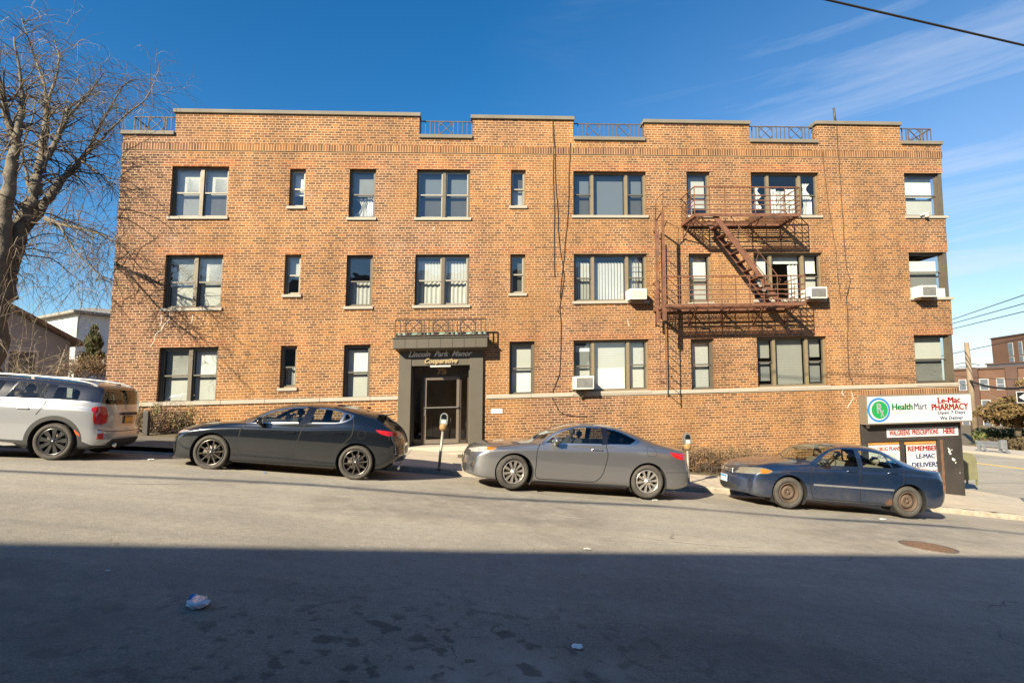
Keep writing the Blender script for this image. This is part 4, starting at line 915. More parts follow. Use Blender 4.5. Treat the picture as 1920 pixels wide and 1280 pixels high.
def wheel(parent, x, y, Rt, Rr, wd, style, sgn, steer=0.0):
    "sgn -1: near side (outer face to -y)"
    Rm = Matrix.Translation((x, y, Rt)) @ Matrix.Rotation(steer, 4, 'Z')
    xf0 = lambda a, b, c: Rm @ Vector((a, b * -sgn, c))     # local b: 0 at the outer face, + inwards
    M0 = wm(parent)
    def mk(): return MB(xf=lambda a, b, c: M0 @ xf0(a, b, c))
    mb = mk(); mb.lathe([(.02, .10), (Rr * .62, .10), (Rr * .62, .12), (.02, .12)], axis='y', n=28); mb.box(-Rr * .72, -Rr * .35, .08, .13, -.08, .08)
    w = mb.build('wheel', pm('brake_metal', (0.20, 0.17, 0.14), 0.5, metal=.6, var=.3), parent)
    mb = mk(); prof = [(Rr + .004, .035), (Rr + .022, .008), ((Rr + Rt) / 2, -.006), (Rt - .022, .008), (Rt - .004, .028), (Rt, .05)]
    for i in range(1, 4): g = .05 + (wd - .1) * i / 4; prof += [(Rt, g - .008), (Rt - .008, g - .006), (Rt - .008, g + .006), (Rt, g + .008)]
    prof += [(Rt, wd - .05), (Rt - .02, wd - .01), ((Rr + Rt) / 2, wd), (Rr, wd - .04)]
    mb.lathe(prof, axis='y', n=56, cap=False)
    for i in range(56):      # tread blocks' shoulder notches
        a = 2 * math.pi * i / 56; c, s_ = math.cos(a), math.sin(a); t = Vector((-s_, 0, c)) * .004
        for b0 in (.026, wd - .06):
            p = Vector((c * (Rt + .0015), b0, s_ * (Rt + .0015))); q = Vector((c * (Rt - .006), b0 - .02 if b0 < .1 else b0 + .02, s_ * (Rt - .006)))
            mb.add([p - t, p + t, q + t, q - t], [(0, 1, 2, 3)], False)
    mb.build('tyre', rubber, w)
    rm = style['mat']; mb = mk(); mb.lathe([(Rr + .006, .03), (Rr + .006, .018), (Rr - .012, .016), (Rr - .02, .04), (Rr - .035, .1), (Rr - .035, wd - .04)], axis='y', n=48, cap=False)
    k = style['n']
    if style['kind'] == 'spoke':
        for i in range(k):
            for off in style.get('pair', (0,)):
                a = 2 * math.pi * (i + .25) / k + off; c, s_ = math.cos(a), math.sin(a); tw = style.get('twist', 0)
                def pt(r, w_, b): aa = a + tw * (r / Rr); cc, ss_ = math.cos(aa), math.sin(aa); return Vector((cc * r - ss_ * w_, b, ss_ * r + cc * w_))
                r0, r1, w0, w1 = .045, Rr - .012, style['w0'], style['w1']; rm_ = (r0 + r1) / 2; wm_ = (w0 + w1) / 2 * style.get('mid', 1)
                for (ra, wa, ba), (rb, wb, bb) in (((r0, w0, .022), (rm_, wm_, .026)), ((rm_, wm_, .026), (r1, w1, .02))):
                    vs = [pt(ra, -wa, ba), pt(ra, wa, ba), pt(rb, wb, bb), pt(rb, -wb, bb), pt(ra, -wa, ba + .03), pt(ra, wa, ba + .03), pt(rb, wb, bb + .035), pt(rb, -wb, bb + .035)]
                    mb.add(vs, [(0, 1, 2, 3), (0, 4, 5, 1), (2, 6, 7, 3), (1, 5, 6, 2), (0, 3, 7, 4)], False)
        mb.lathe([(.001, .008), (.03, .01), (.034, .02), (.07, .024), (.075, .05)], axis='y', n=24, cap=False)
        for i in range(5): a = 2 * math.pi * i / 5; mb.lathe([(.001, .018), (.009, .019), (.009, .03)], c=(.052 * math.cos(a), 0, .052 * math.sin(a)), axis='y', n=8, cap=False)
    else:
        # pressed steel: dished disc with a ring of round holes
        pts = [(Rr - .03, .05), (Rr - .045, .075), (Rr * .86, .085), (Rr * .60, .045), (Rr * .42, .038), (Rr * .34, .06), (Rr * .16, .062), (.012, .062)]
        mb.lathe(pts, axis='y', n=48, cap=False)
        mb.lathe([(.001, .03), (.028, .03), (.03, .062)], axis='y', n=16, cap=False)
        for i in range(5): a = 2 * math.pi * i / 5 + .3; mb.lathe([(.001, .04), (.011, .04), (.011, .062)], c=(.057 * math.cos(a), 0, .057 * math.sin(a)), axis='y', n=8, cap=False)
    rim = mb.build('rim', rm, w)
    if style['kind'] == 'steel':
        mb = mk()
        for i in range(15):
            a = 2 * math.pi * i / 15; rr = Rr * .73; mb.lathe([(.001, .0635), (.0125, .0637), (.015, .0675)], c=(rr * math.cos(a), 0, rr * math.sin(a)), axis='y', n=10, cap=False)
        mb.build('vent_hole', seam, rim)
    return w
def car(name, label, px, sp, parts, wheels, seat=None, yaw=0.0, cat='car'):
    r = ray(*px[0]); P0 = r * (11.01 / r.dot(CY)); Rr_ = Matrix((CX, CY, CZ)).transposed().to_4x4()
    M = Matrix.Translation(P0) @ Matrix.Rotation(yaw, 4, 'Z') @ Rr_ @ Matrix.Translation((0, sp['W'] + .0, 0))
    root = bpy.data.objects.new(name, None); COL.objects.link(root); root.matrix_world = M; WM[root.name] = M; tag(root, label, cat, 'cars parked along the kerb')
    B = Body(sp); W = sp['W']
    defs = {0: ('body', sp['paint'], 'both', None)}
    for i, (nm, mat, mode, par, poly, axis, filt) in enumerate(parts):
        pid = None
        for k, d in defs.items():
            if d[0] == nm and d[1] == mat and d[2] == mode and nm == 'none': pid = k
        if pid is None: pid = i + 1; defs[pid] = (nm, mat, mode, None)
        B.cut(poly, axis, filt, pid)
    for i, wx in enumerate(sp['wheels']):   # arches
        B.cut(circ(wx, sp['Rt'] - .005, sp['Ra'], -60, 240, 44), 'y', lambda f, c: c.y < -.45, 99)
    bm = B.bm; bmesh.ops.delete(bm, geom=[f for f in bm.faces if f[B.lay] == 99], context='FACES')
    out = B.emit(root, defs); B.bm.free()
    LM = lambda: MB(xf=lambda a, b, c: M @ Vector((a, b, c)))
    # wells, floor, cabin
    mb = LM(); Ra = sp['Ra']
    for wx in sp['wheels']:
        for sg in (-1, 1):
            y0 = sg * (W * float(B.P['plan'](wx)) * .975); y1 = sg * (W - .42); n = 20; a = [R(-35 + 250 * i / n) for i in range(n + 1)]; zc = sp['Rt'] - .005
            vs = [(wx + Ra * math.cos(t), y, zc + Ra * math.sin(t)) for y in (y0, y1) for t in a]; mb.add(vs, [(i, i + 1, n + 2 + i, n + 1 + i) for i in range(n)], True)
            mb.add([(wx + Ra * math.cos(t), y1, zc + Ra * math.sin(t)) for t in a], [tuple(range(n + 1))], False)
    mb.box(sp['xF'] + .35, sp['xR'] - .3, -(W - .43), W - .43, .19, .30); mb.box(sp['wheels'][0] + Ra + .02, sp['wheels'][1] - Ra - .02, -(W * .94), W * .94, .185, .30)
    mb.box(sp['xF'] + .3, sp['cab'][0] - .05, -.6, .6, .3, .55)
    mb.build('underbody', wellm, root)
    c0, c1 = sp['cab']; bz = float(B.P['belt']((c0 + c1) / 2))
    mb = LM(); mb.box(c0, c1, -W * .86, W * .86, .38, .42); mb.box(c0 - .05, c0 + .45, -W * .84, W * .84, .42, bz - .03, .05); mb.box(c1 - .02, c1, -W * .8, W * .8, .42, bz - .02)
    sw = (c0 + .62, -.34, bz - .05); mb.tube([(sw[0] + .08 * math.sin(t) * .8, sw[1] + .18 * math.cos(t), sw[2] + .17 * math.sin(t)) for t in lin(0, 2 * math.pi, 20)], .014, 6, cap=False)
    mb.build('dashboard', seatm, root)
    sx0 = sp['seats']
    for j, (sx_, ys) in enumerate(((sx0[0], (-.36, .36)), (sx0[1], (-.38, .38)))):
        for y in ys:
            mb = LM(); h = bz + (.07 if j == 0 else .02); mb.add([], [])
            mb.prism([(sx_ - .42, .42), (sx_ + .1, .42), (sx_ + .12, .56), (sx_ + .3, h), (sx_ + .2, h + .02), (sx_ - .02, .62), (sx_ - .42, .6)], y - .23, y + .23)
            hb = bmesh.new(); bmesh.ops.create_cube(hb, size=1)
            for q in hb.verts: q.co = Vector((sx_ + .27 + q.co.x * .10, y + q.co.y * .25, h + .11 + q.co.z * .17))
            bmesh.ops.bevel(hb, geom=list(hb.edges), offset=.04, segments=3, affect='EDGES'); mb.bm(hb, smooth=True)
            mb.tube([(sx_ + .26, y - .05, h - .02), (sx_ + .27, y - .05, h + .05)], .008, 5)
            mb.build('seat', seat or seatm, root)
    for i, wx in enumerate(sp['wheels']):
        for sg in (-1, 1):
            wheel(root, wx, sg * (W * float(B.P['plan'](wx)) - sp.get('wi', .025)), sp['Rt'], sp['Rr'], .215, wheels, sg, sp.get('steer', 0) if i == 0 else 0)
    return root, B, LM, out
def add_handle(LM, root, x, z, y, mat, w=.19, par=None):
    mb = LM(); mb.box(x, x + w, y - .028, y - .012, z - .014, z + .014, .008); mb.box(x, x + .03, y - .02, y + .02, z - .012, z + .012, .004); mb.box(x + w - .035, x + w, y - .02, y + .02, z - .012, z + .012, .004)
    mb.build('door_handle', mat, root)
def add_mirror(LM, root, x, z, y, mat, sc_=1.0, sides=(1, -1)):
    for sg in sides:
        hb = bmesh.new(); bmesh.ops.create_cube(hb, size=1)
        for q in hb.verts:
            k = .8 if q.co.x < 0 else 1.0; q.co = Vector((x + q.co.x * .15 * sc_, sg * y + (q.co.y * .21 * k - .1) * sc_ * sg, z + q.co.z * .14 * k * sc_))
        bmesh.ops.bevel(hb, geom=list(hb.edges), offset=.038 * sc_, segments=3, affect='EDGES'); mb = LM(); mb.bm(hb, smooth=True)
        mb.box(x - .01, x + .06, min(sg * y, sg * (y - .1)), max(sg * y, sg * (y - .1)), z - .085 * sc_, z - .05 * sc_)
        o = mb.build('mirror', mat, root); mb = LM(); yy = sg * y; y0, y1 = sorted((yy - sg * .02 * sc_, yy - sg * .18 * sc_)); mb.box(x + .076 * sc_, x + .08 * sc_, y0, y1, z - .05 * sc_, z + .05 * sc_); mb.build('mirror_glass', chrome, o)
SY = lambda B, x: -B.sp['W'] * float(B.P['plan'](x))

# ---- charcoal hatchback
sp = dict(W=.885, xF=-.93, xR=3.52, Rt=.325, Rr=.235, Ra=.372, wheels=(0, 2.67), cab=(.55, 2.75), seats=(1.15, 2.05), paint=paint('charcoal_paint', (0.011, 0.015, 0.021), .6, .24, .07),
 fp=[(.13, -.96), (.24, -.93), (.45, -.94), (.56, -.93)], rp=[(.2, 3.25), (.27, 3.36), (.39, 3.50), (.5, 3.53), (.62, 3.52), (.72, 3.52)],
 top=[(-.93, .56), (-.88, .62), (-.80, .68), (-.70, .725), (-.48, .80), (-.22, .86), (.04, .90), (.32, .935), (.42, .985), (.6, 1.09), (.76, 1.17), (.97, 1.255), (1.2, 1.315), (1.43, 1.35), (1.7, 1.375), (1.98, 1.38), (2.26, 1.365), (2.54, 1.335), (2.8, 1.295), (2.98, 1.265), (3.03, 1.225), (3.15, 1.14), (3.34, 1.0), (3.42, .93), (3.48, .84), (3.52, .72)],
 rail=[(-.93, .53), (-.8, .64), (-.6, .725), (-.3, .81), (0, .87), (.35, .91), (.56, .945), (.77, 1.07), (.97, 1.18), (1.2, 1.25), (1.5, 1.297), (1.8, 1.317), (2.12, 1.31), (2.4, 1.275), (2.7, 1.215), (3.0, 1.15), (3.2, 1.06), (3.4, .92), (3.52, .69)],
 belt=[(-.93, .50), (-.8, .60), (-.6, .68), (-.3, .775), (0, .84), (.35, .888), (.6, .915), (1.6, .985), (2.2, 1.02), (2.5, 1.045), (3.0, 1.03), (3.3, .95), (3.52, .66)],
 sh=[(-.93, .42), (-.4, .64), (.4, .72), (1.5, .745), (2.6, .84), (3.2, .80), (3.52, .58)], low=[(-.93, .25), (.4, .34), (2.2, .36), (3.52, .42)], bot=[(-.93, .15), (-.6, .165), (.4, .185), (2.2, .20), (3.1, .22), (3.3, .27), (3.52, .37)],
 plan=[(-.93, .74), (-.85, .83), (-.7, .91), (-.4, .975), (0, 1), (2.5, 1), (3.0, .975), (3.3, .92), (3.52, .82)], yr=[(-.93, .72), (0, .78), (.5, .80), (1.0, .75), (1.6, .71), (2.2, .70), (2.8, .70), (3.2, .72), (3.52, .8)], yb=[(-.93, .88), (-.4, .9), (.4, .93), (1.5, .955), (2.5, .94), (3.2, .90), (3.52, .9)])
wout = cr([(.54, .905), (.54, .905), (.77, 1.05), (.97, 1.165), (1.21, 1.245), (1.5, 1.288), (1.8, 1.302), (2.12, 1.295), (2.36, 1.25), (2.53, 1.205), (2.53, 1.205), (2.49, 1.13), (2.36, 1.06), (2.2, 1.025), (2.2, 1.025), (1.6, .985)])
w1 = cr([(.64, .93), (.64, .93), (.8, 1.035), (.99, 1.145), (1.22, 1.22), (1.5, 1.262), (1.66, 1.272), (1.66, 1.272), (1.555, 1.0), (1.555, 1.0)])
w2 = cr([(1.80, 1.275), (1.80, 1.275), (2.12, 1.268), (2.33, 1.232), (2.33, 1.232), (2.28, 1.06), (2.28, 1.06), (2.2, 1.045), (1.745, 1.012), (1.745, 1.012)])
w3 = cr([(2.37, 1.225), (2.37, 1.225), (2.485, 1.192), (2.485, 1.192), (2.45, 1.13), (2.33, 1.075), (2.33, 1.075)])
ws = cr([(.37, .05), (.42, -.35), (.60, -.66), (.60, -.66), (.9, -.625), (1.20, -.575), (1.20, -.575), (1.14, -.3), (1.12, .05), (1.12, .05)], 4)
rg = [(3.06, .05), (3.06, -.45), (3.1, -.52), (3.34, -.56), (3.36, -.4), (3.37, .05)]
sm_ = lambda pl, w=.017: strip(cr(pl, 5, False), w)
parts = [('trim', chrome, 'both', 0, wout, 'y', side), ('pillar', gblack, 'each', 0, [(1.52, .975), (1.775, 1.0), (1.835, 1.30), (1.625, 1.30)], 'y', side),
 ('window', cglass, 'each', 0, w1, 'y', side), ('window', cglass, 'each', 0, w2, 'y', side), ('window', cglass, 'each', 0, w3, 'y', side), ('windscreen', cglass, 'both', 0, ws, 'z', topf), ('rear_window', cglass_d, 'both', 0, rg, 'z', topf),
 ('seam', seam, 'each', 0, sm_([(.60, .90), (.53, .83), (.49, .76), (.48, .5), (.50, .24)]), 'y', side), ('seam', seam, 'each', 0, sm_([(1.66, .985), (1.61, .86), (1.57, .7), (1.51, .45), (1.49, .24)]), 'y', side), ('seam', seam, 'each', 0, sm_([(2.52, 1.15), (2.56, 1.0), (2.54, .82), (2.44, .70), (2.31, .56)]), 'y', side),
 ('seam', seam, 'each', 0, sm_([(.50, .24), (1.49, .25), (2.26, .27)], .014), 'y', side), ('seam', seam, 'each', 0, sm_([(-.62, .70), (-.35, .735), (0, .84), (.3, .89), (.55, .905)], .009), 'y', side), ('seam', seam, 'each', 0, strip(circ(2.73, .86, .075, n=24), .006), 'y', side),
 ('headlight', clearl, 'each', 0, cr([(-.86, .665), (-.6, .70), (-.40, .70), (-.40, .70), (-.52, .665), (-.68, .635), (-.86, .635)], 3), 'y', lambda f, c: c.y < -.2), ('tail_lamp', redl, 'each', 0, cr([(2.98, .965), (2.98, .965), (3.2, .955), (3.42, .92), (3.46, .88), (3.36, .865), (3.18, .87), (3.05, .91)], 3), 'y', lambda f, c: c.y < -.3),
 ('cladding', gblack, 'each', 0, [(.36, .16), (2.31, .18), (2.31, .245), (.36, .225)], 'y', side), ('grille', blackp, 'both', 0, [(-.62, .30), (-.5, .56), (.02, .58), (.02, .26), (-.5, .26)], 'x', front(-.6)), ('bumper_insert', blackp, 'both', 0, [(-.7, .2), (-.62, .40), (.02, .42), (.02, .2)], 'x', rear(3.1))]
root, B, LM, out = car('parked_car', 'glossy charcoal hatchback with dark multi-spoke wheels in front of the flower bed', [(388.5, 881.5)], sp, parts, dict(kind='spoke', n=10, mat=pm('dark_alloy', (0.13, 0.12, 0.11), .3, metal=.8, var=.2), w0=.010, w1=.013), )
for x, z in ((1.31, .80), (2.21, .86)): add_handle(LM, root, x, z, SY(B, x) + .004, gblack)
add_mirror(LM, root, .84, .985, W_ if False else -(sp['W'] - .06), gblack, 1.0)
mb = LM(); mb.box(2.95, 3.14, -.58, .58, 1.235, 1.262, .012); mb.build('spoiler', gblack, root)
mb = LM(); mb.prism([(2.62, 1.335), (2.72, 1.335), (2.7, 1.37), (2.67, 1.37)], -.012, .012); mb.build('antenna', gblack, root)
mb = LM(); mb.lathe([(.04, 0), (.045, .05)], c=(3.42, -.52, .25), axis='x', n=14); mb.build('exhaust_pipe', chrome, root)
mb = LM(); mb.box(3.525, 3.535, -.16, .16, .50, .65); mb.build('number_plate', pm('plate_white', (.6, .6, .55), .5), root)
# ---- grey coupe
sp = dict(W=.90, xF=-1.0, xR=3.64, Rt=.33, Rr=.222, Ra=.378, wheels=(0, 2.66), cab=(.5, 2.55), seats=(1.05, 1.95), steer=R(17), wi=.03, paint=paint('grey_paint', (0.26, 0.26, 0.27), .8, .30, .18),
 fp=[(.2, -.97), (.26, -1.0), (.38, -1.02), (.48, -1.0), (.57, -1.0)], rp=[(.17, 3.38), (.24, 3.58), (.32, 3.66), (.54, 3.67), (.66, 3.65), (.75, 3.64)],
 top=[(-1.0, .57), (-.97, .64), (-.9, .73), (-.77, .79), (-.53, .84), (-.12, .895), (.25, .935), (.34, .965), (.57, 1.09), (.85, 1.215), (1.07, 1.295), (1.29, 1.345), (1.55, 1.37), (1.78, 1.372), (2.04, 1.35), (2.27, 1.30), (2.56, 1.215), (2.86, 1.115), (3.1, 1.05), (3.34, 1.01), (3.52, .985), (3.56, .94), (3.60, .86), (3.64, .75)],
 rail=[(-1, .54), (-.9, .68), (-.6, .79), (0, .87), (.3, .91), (.48, .94), (.65, 1.07), (.89, 1.215), (1.07, 1.275), (1.28, 1.318), (1.6, 1.338), (1.9, 1.322), (2.15, 1.278), (2.4, 1.205), (2.7, 1.11), (3.0, 1.04), (3.3, .985), (3.5, .95), (3.64, .73)],
 belt=[(-1, .5), (-.9, .62), (-.6, .74), (0, .84), (.45, .895), (1.7, .975), (2.3, 1.01), (2.6, 1.025), (3.1, .985), (3.45, .92), (3.64, .70)],
 sh=[(-1, .42), (-.4, .66), (.4, .70), (1.6, .73), (2.6, .80), (3.2, .78), (3.64, .6)], low=[(-1, .28), (.4, .34), (2.2, .36), (3.64, .42)], bot=[(-1, .2), (-.6, .17), (.4, .18), (2.2, .2), (3.1, .2), (3.4, .22), (3.64, .25)],
 plan=[(-1, .74), (-.92, .83), (-.75, .91), (-.4, .975), (0, 1), (2.5, 1), (3.0, .975), (3.4, .92), (3.64, .82)], yr=[(-1, .72), (0, .78), (.45, .81), (1.0, .74), (1.6, .69), (2.2, .68), (2.8, .72), (3.3, .78), (3.64, .8)], yb=[(-1, .88), (-.4, .9), (.4, .93), (1.5, .95), (2.5, .93), (3.2, .90), (3.64, .9)])
wout = cr([(.47, .905), (.47, .905), (.65, 1.055), (.89, 1.205), (1.07, 1.265), (1.3, 1.308), (1.62, 1.323), (1.95, 1.30), (2.2, 1.235), (2.4, 1.155), (2.54, 1.125), (2.54, 1.125), (2.44, 1.05), (2.3, 1.0), (2.3, 1.0), (1.7, .975)])
w1 = cr([(.58, .935), (.58, .935), (.7, 1.045), (.91, 1.175), (1.09, 1.238), (1.3, 1.28), (1.7, 1.295), (1.7, 1.295), (1.715, .998), (1.715, .998)])
w2 = cr([(1.82, 1.285), (1.82, 1.285), (2.0, 1.265), (2.2, 1.205), (2.41, 1.115), (2.41, 1.115), (2.27, 1.025), (2.27, 1.025), (1.82, 1.0), (1.82, 1.0)])
ws = cr([(.33, .05), (.37, -.35), (.54, -.68), (.54, -.68), (.85, -.635), (1.22, -.57), (1.22, -.57), (1.16, -.3), (1.14, .05), (1.14, .05)], 4)
rg = [(2.24, .05), (2.27, -.5), (2.35, -.56), (3.0, -.60), (3.06, -.4), (3.08, .05)]
parts = [('trim', chrome, 'both', 0, wout, 'y', side), ('pillar', gblack, 'each', 0, [(1.69, .98), (1.83, .99), (1.83, 1.305), (1.69, 1.31)], 'y', side), ('window', cglass, 'each', 0, w1, 'y', side), ('window', cglass_d, 'each', 0, w2, 'y', side), ('windscreen', cglass, 'both', 0, ws, 'z', topf), ('rear_window', cglass_d, 'both', 0, rg, 'z', topf),
 ('seam', seam, 'each', 0, sm_([(.47, .90), (.42, .78), (.415, .5), (.44, .26), (.8, .245), (1.5, .25), (1.64, .29), (1.74, .42), (1.80, .64), (1.82, .8), (1.78, .98)]), 'y', side), ('seam', seam, 'each', 0, strip(cr([(2.62, .86), (2.62, 1.0), (2.74, 1.0), (2.80, .92), (2.80, .84), (2.7, .83)], 4) + [(2.62, .86)], .007), 'y', side),
 ('seam', seam, 'each', 0, sm_([(-.68, .76), (-.3, .80), (.1, .875), (.4, .905)], .009), 'y', side), ('seam', seam, 'each', 0, sm_([(3.0, .53), (3.3, .55), (3.6, .55)], .009), 'y', side),
 ('headlight', clearl, 'each', 0, cr([(-.92, .68), (-.7, .755), (-.52, .775), (-.36, .77), (-.36, .77), (-.5, .70), (-.72, .665), (-.92, .645)], 3), 'y', lambda f, c: c.y < -.3), ('tail_lamp', redl, 'each', 0, cr([(3.07, .93), (3.07, .93), (3.3, .92), (3.56, .90), (3.58, .82), (3.4, .80), (3.2, .83)], 3), 'y', lambda f, c: c.y < -.3),
 ('turn_signal', amber, 'each', 0, cr([(-.54, .775), (-.36, .77), (-.36, .77), (-.46, .725), (-.56, .72)], 2), 'y', lambda f, c: c.y < -.3),
 ('grille', blackp, 'both', 0, [(-.55, .56), (-.5, .67), (.02, .68), (.02, .56)], 'x', front(-.7)), ('air_intake', blackp, 'both', 0, [(-.45, .26), (-.5, .40), (.02, .42), (.02, .25)], 'x', front(-.7)), ('fog_lamp', chrome, 'each', 0, circ(-.66, .40, .055, n=18), 'x', front(-.55))]
root, B, LM, out = car('parked_car', 'dull grey two-door coupe with silver ten-spoke wheels between the parking meters', [(962, 918)], sp, parts, dict(kind='spoke', n=10, mat=pm('silver_alloy', (0.50, 0.47, 0.43), .3, metal=.75, var=.1), w0=.010, w1=.027))
add_handle(LM, root, 1.50, .885, SY(B, 1.5) + .004, chrome, .2)
add_mirror(LM, root, .77, 1.0, -(sp['W'] - .06), sp['paint'], 1.05)
mb = LM(); mb.box(-1.035, -1.02, -.15, .15, .40, .54, .004); mb.build('number_plate', blackp, root)
mb = LM(); mb.prism([(2.2, 1.31), (2.32, 1.29), (2.31, 1.33), (2.28, 1.335)], -.012, .012); mb.build('antenna', sp['paint'], root)
# ---- old blue saloon
blue = paint('blue_paint', (0.008, 0.028, 0.075), .5, .26, .30)
rusty = pm('rusty_steel', (0.12, 0.085, 0.062), .75, metal=.3, var=.45, vscale=18, col2=(0.125, 0.085, 0.06))
sp = dict(W=.845, xF=-1.0, xR=3.60, Rt=.31, Rr=.19, Ra=.362, wheels=(0, 2.49), cab=(.5, 2.6), seats=(1.0, 1.8), kf=.26, wi=.03, paint=blue,
 fp=[(.2, -.93), (.27, -.98), (.38, -1.0), (.48, -1.0), (.54, -.97)], rp=[(.2, 3.38), (.26, 3.52), (.4, 3.62), (.52, 3.63), (.6, 3.60), (.75, 3.60)],
 top=[(-1.0, .555), (-.95, .62), (-.85, .70), (-.72, .76), (-.5, .825), (-.2, .885), (.1, .93), (.28, .955), (.42, 1.03), (.6, 1.13), (.82, 1.235), (1.05, 1.305), (1.35, 1.355), (1.7, 1.37), (2.0, 1.35), (2.25, 1.285), (2.5, 1.185), (2.74, 1.08), (2.9, 1.015), (3.0, .99), (3.25, .975), (3.48, .96), (3.55, .90), (3.6, .77)],
 rail=[(-1, .53), (-.9, .645), (-.6, .79), (-.2, .87), (.3, .91), (.48, .94), (.66, 1.08), (.8, 1.18), (.97, 1.25), (1.2, 1.29), (1.6, 1.30), (1.9, 1.275), (2.15, 1.215), (2.4, 1.10), (2.6, 1.02), (2.9, .965), (3.3, .945), (3.5, .915), (3.6, .75)],
 belt=[(-1, .50), (-.9, .60), (-.6, .73), (-.2, .82), (.3, .87), (.5, .885), (1.4, .92), (2.4, .95), (2.8, .94), (3.3, .89), (3.6, .72)],
 sh=[(-1, .44), (-.4, .66), (.4, .68), (1.6, .70), (2.6, .72), (3.2, .70), (3.6, .58)], low=[(-1, .3), (.4, .34), (2.2, .35), (3.6, .4)], bot=[(-1, .22), (-.6, .19), (.4, .18), (2.0, .18), (3.1, .2), (3.6, .24)],
 plan=[(-1, .74), (-.93, .83), (-.75, .91), (-.4, .975), (0, 1), (2.5, 1), (3.0, .975), (3.4, .92), (3.6, .84)], yr=[(-1, .72), (0, .78), (.45, .84), (1.0, .77), (1.6, .73), (2.2, .73), (2.8, .80), (3.3, .82), (3.6, .8)], yb=[(-1, .88), (-.4, .91), (.4, .95), (1.5, .96), (2.5, .95), (3.2, .92), (3.6, .9)])
for k in ('top', 'rail', 'belt', 'sh', 'low', 'bot', 'plan', 'yr', 'yb'): sp[k] = [(x if x <= 2.9 else 2.9 + (x - 2.9) * .8, v) for x, v in sp[k]]
sp['rp'] = [(z, 2.9 + (x - 2.9) * .8) for z, x in sp['rp']]; sp['xR'] = 2.9 + .7 * .8
wa = cr([(.56, .905), (.56, .905), (.68, 1.03), (.84, 1.16), (1.0, 1.23), (1.2, 1.258), (1.405, 1.262), (1.405, 1.262), (1.42, .935), (1.42, .935)])
wb = cr([(1.505, 1.255), (1.505, 1.255), (1.75, 1.245), (1.95, 1.215), (2.03, 1.19), (2.03, 1.19), (2.13, .955), (2.13, .955), (1.53, .938), (1.53, .938)])
wc = cr([(2.07, 1.175), (2.07, 1.175), (2.2, 1.11), (2.38, .985), (2.38, .985), (2.17, .962), (2.17, .962)])
fr_ = cr([(.46, .895), (.46, .895), (.62, 1.04), (.80, 1.17), (.98, 1.248), (1.2, 1.28), (1.6, 1.285), (1.9, 1.257), (2.14, 1.18), (2.45, .99), (2.42, .955), (2.42, .955), (1.5, .925)])
ws = cr([(.27, .05), (.31, -.35), (.50, -.70), (.50, -.70), (.78, -.67), (1.08, -.60), (1.08, -.60), (1.03, -.3), (1.01, .05), (1.01, .05)], 4)
rg = [(2.22, .05), (2.24, -.5), (2.32, -.56), (2.82, -.64), (2.88, -.4), (2.9, .05)]
molding = pm('grey_molding', (0.16, 0.16, 0.165), .5, var=.2)
parts = [('window', cglass, 'each', 0, wa, 'y', side), ('window', cglass, 'each', 0, wb, 'y', side), ('window', cglass, 'each', 0, wc, 'y', side), ('windscreen', glass('windscreen_glass', (.62, .66, .6), .12), 'both', 0, ws, 'z', topf), ('rear_window', cglass, 'both', 0, rg, 'z', topf),
 ('seam', seam, 'each', 0, sm_([(.44, .885), (.42, .7), (.43, .42), (.49, .23)]), 'y', side), ('seam', seam, 'each', 0, sm_([(1.46, .925), (1.45, .6), (1.46, .24)]), 'y', side), ('seam', seam, 'each', 0, sm_([(2.40, .95), (2.36, .85), (2.36, .70), (2.25, .56), (2.10, .43)]), 'y', side), ('seam', seam, 'each', 0, sm_([(.49, .24), (1.2, .235), (1.98, .235)], .013), 'y', side),
 ('molding', molding, 'both', 0, [(.48, .495), (2.16, .505), (2.16, .54), (.48, .53)], 'y', side),
 ('headlight', hazel, 'each', 0, cr([(-.93, .60), (-.93, .64), (-.75, .73), (-.52, .76), (-.36, .72), (-.36, .72), (-.42, .665), (-.6, .64), (-.8, .605)], 3), 'y', lambda f, c: c.y < -.3), ('turn_signal', amber, 'each', 0, cr([(-.56, .735), (-.42, .73), (-.39, .70), (-.46, .665), (-.58, .655)], 3), 'y', lambda f, c: c.y < -.3),
 ('tail_lamp', redl, 'each', 0, cr([(3.22, .90), (3.22, .90), (3.42, .86), (3.5, .72), (3.36, .70), (3.28, .78)], 3), 'y', lambda f, c: c.y < -.3),
 ('air_intake', blackp, 'both', 0, [(-.40, .26), (-.42, .36), (.02, .37), (.02, .26)], 'x', front(-.7)), ('grille', blackp, 'both', 0, [(-.30, .585), (-.36, .675), (.02, .685), (.02, .585)], 'x', front(-.7)),
 ('rust_patch', pm('rust', (0.10, 0.05, 0.025), .9, var=.5, vscale=30), 'near', 0, cr([(2.02, .30), (2.10, .34), (2.16, .30), (2.2, .24), (2.05, .22), (1.98, .24)], 3), 'y', side)]
root, B, LM, out = car('parked_car', 'weathered dark blue saloon with rusty steel wheels beside the corner shop', [(1481, 953.7)], sp, parts, dict(kind='steel', n=0, mat=rusty), seat=seatt, yaw=R(-2.0))
for x, z in ((1.19, .835), (2.06, .865)): add_handle(LM, root, x, z, SY(B, x) + .008, blue)
add_mirror(LM, root, .64, .985, -(sp['W'] - .05), blackp, .95, (1,))
def xnose(B, y, z): return B.warp(B.xF, y, z)
mb = LM()
for k in range(4):
    z = .598 + k * .024; mb.tube([(xnose(B, y, z) - .008, y, z) for y in lin(-.30, .30, 10)], .007, 5)
for y in (-.2, -.1, .1, .2): mb.tube([(xnose(B, y, z) - .006, y, z) for z in (.59, .67)], .005, 4)
mb.lathe([(.001, -.012), (.035, -.01), (.04, 0)], c=(xnose(B, 0, .635), 0, .635), axis='x', n=18, cap=False)
mb.build('grille_bar', chrome, root)
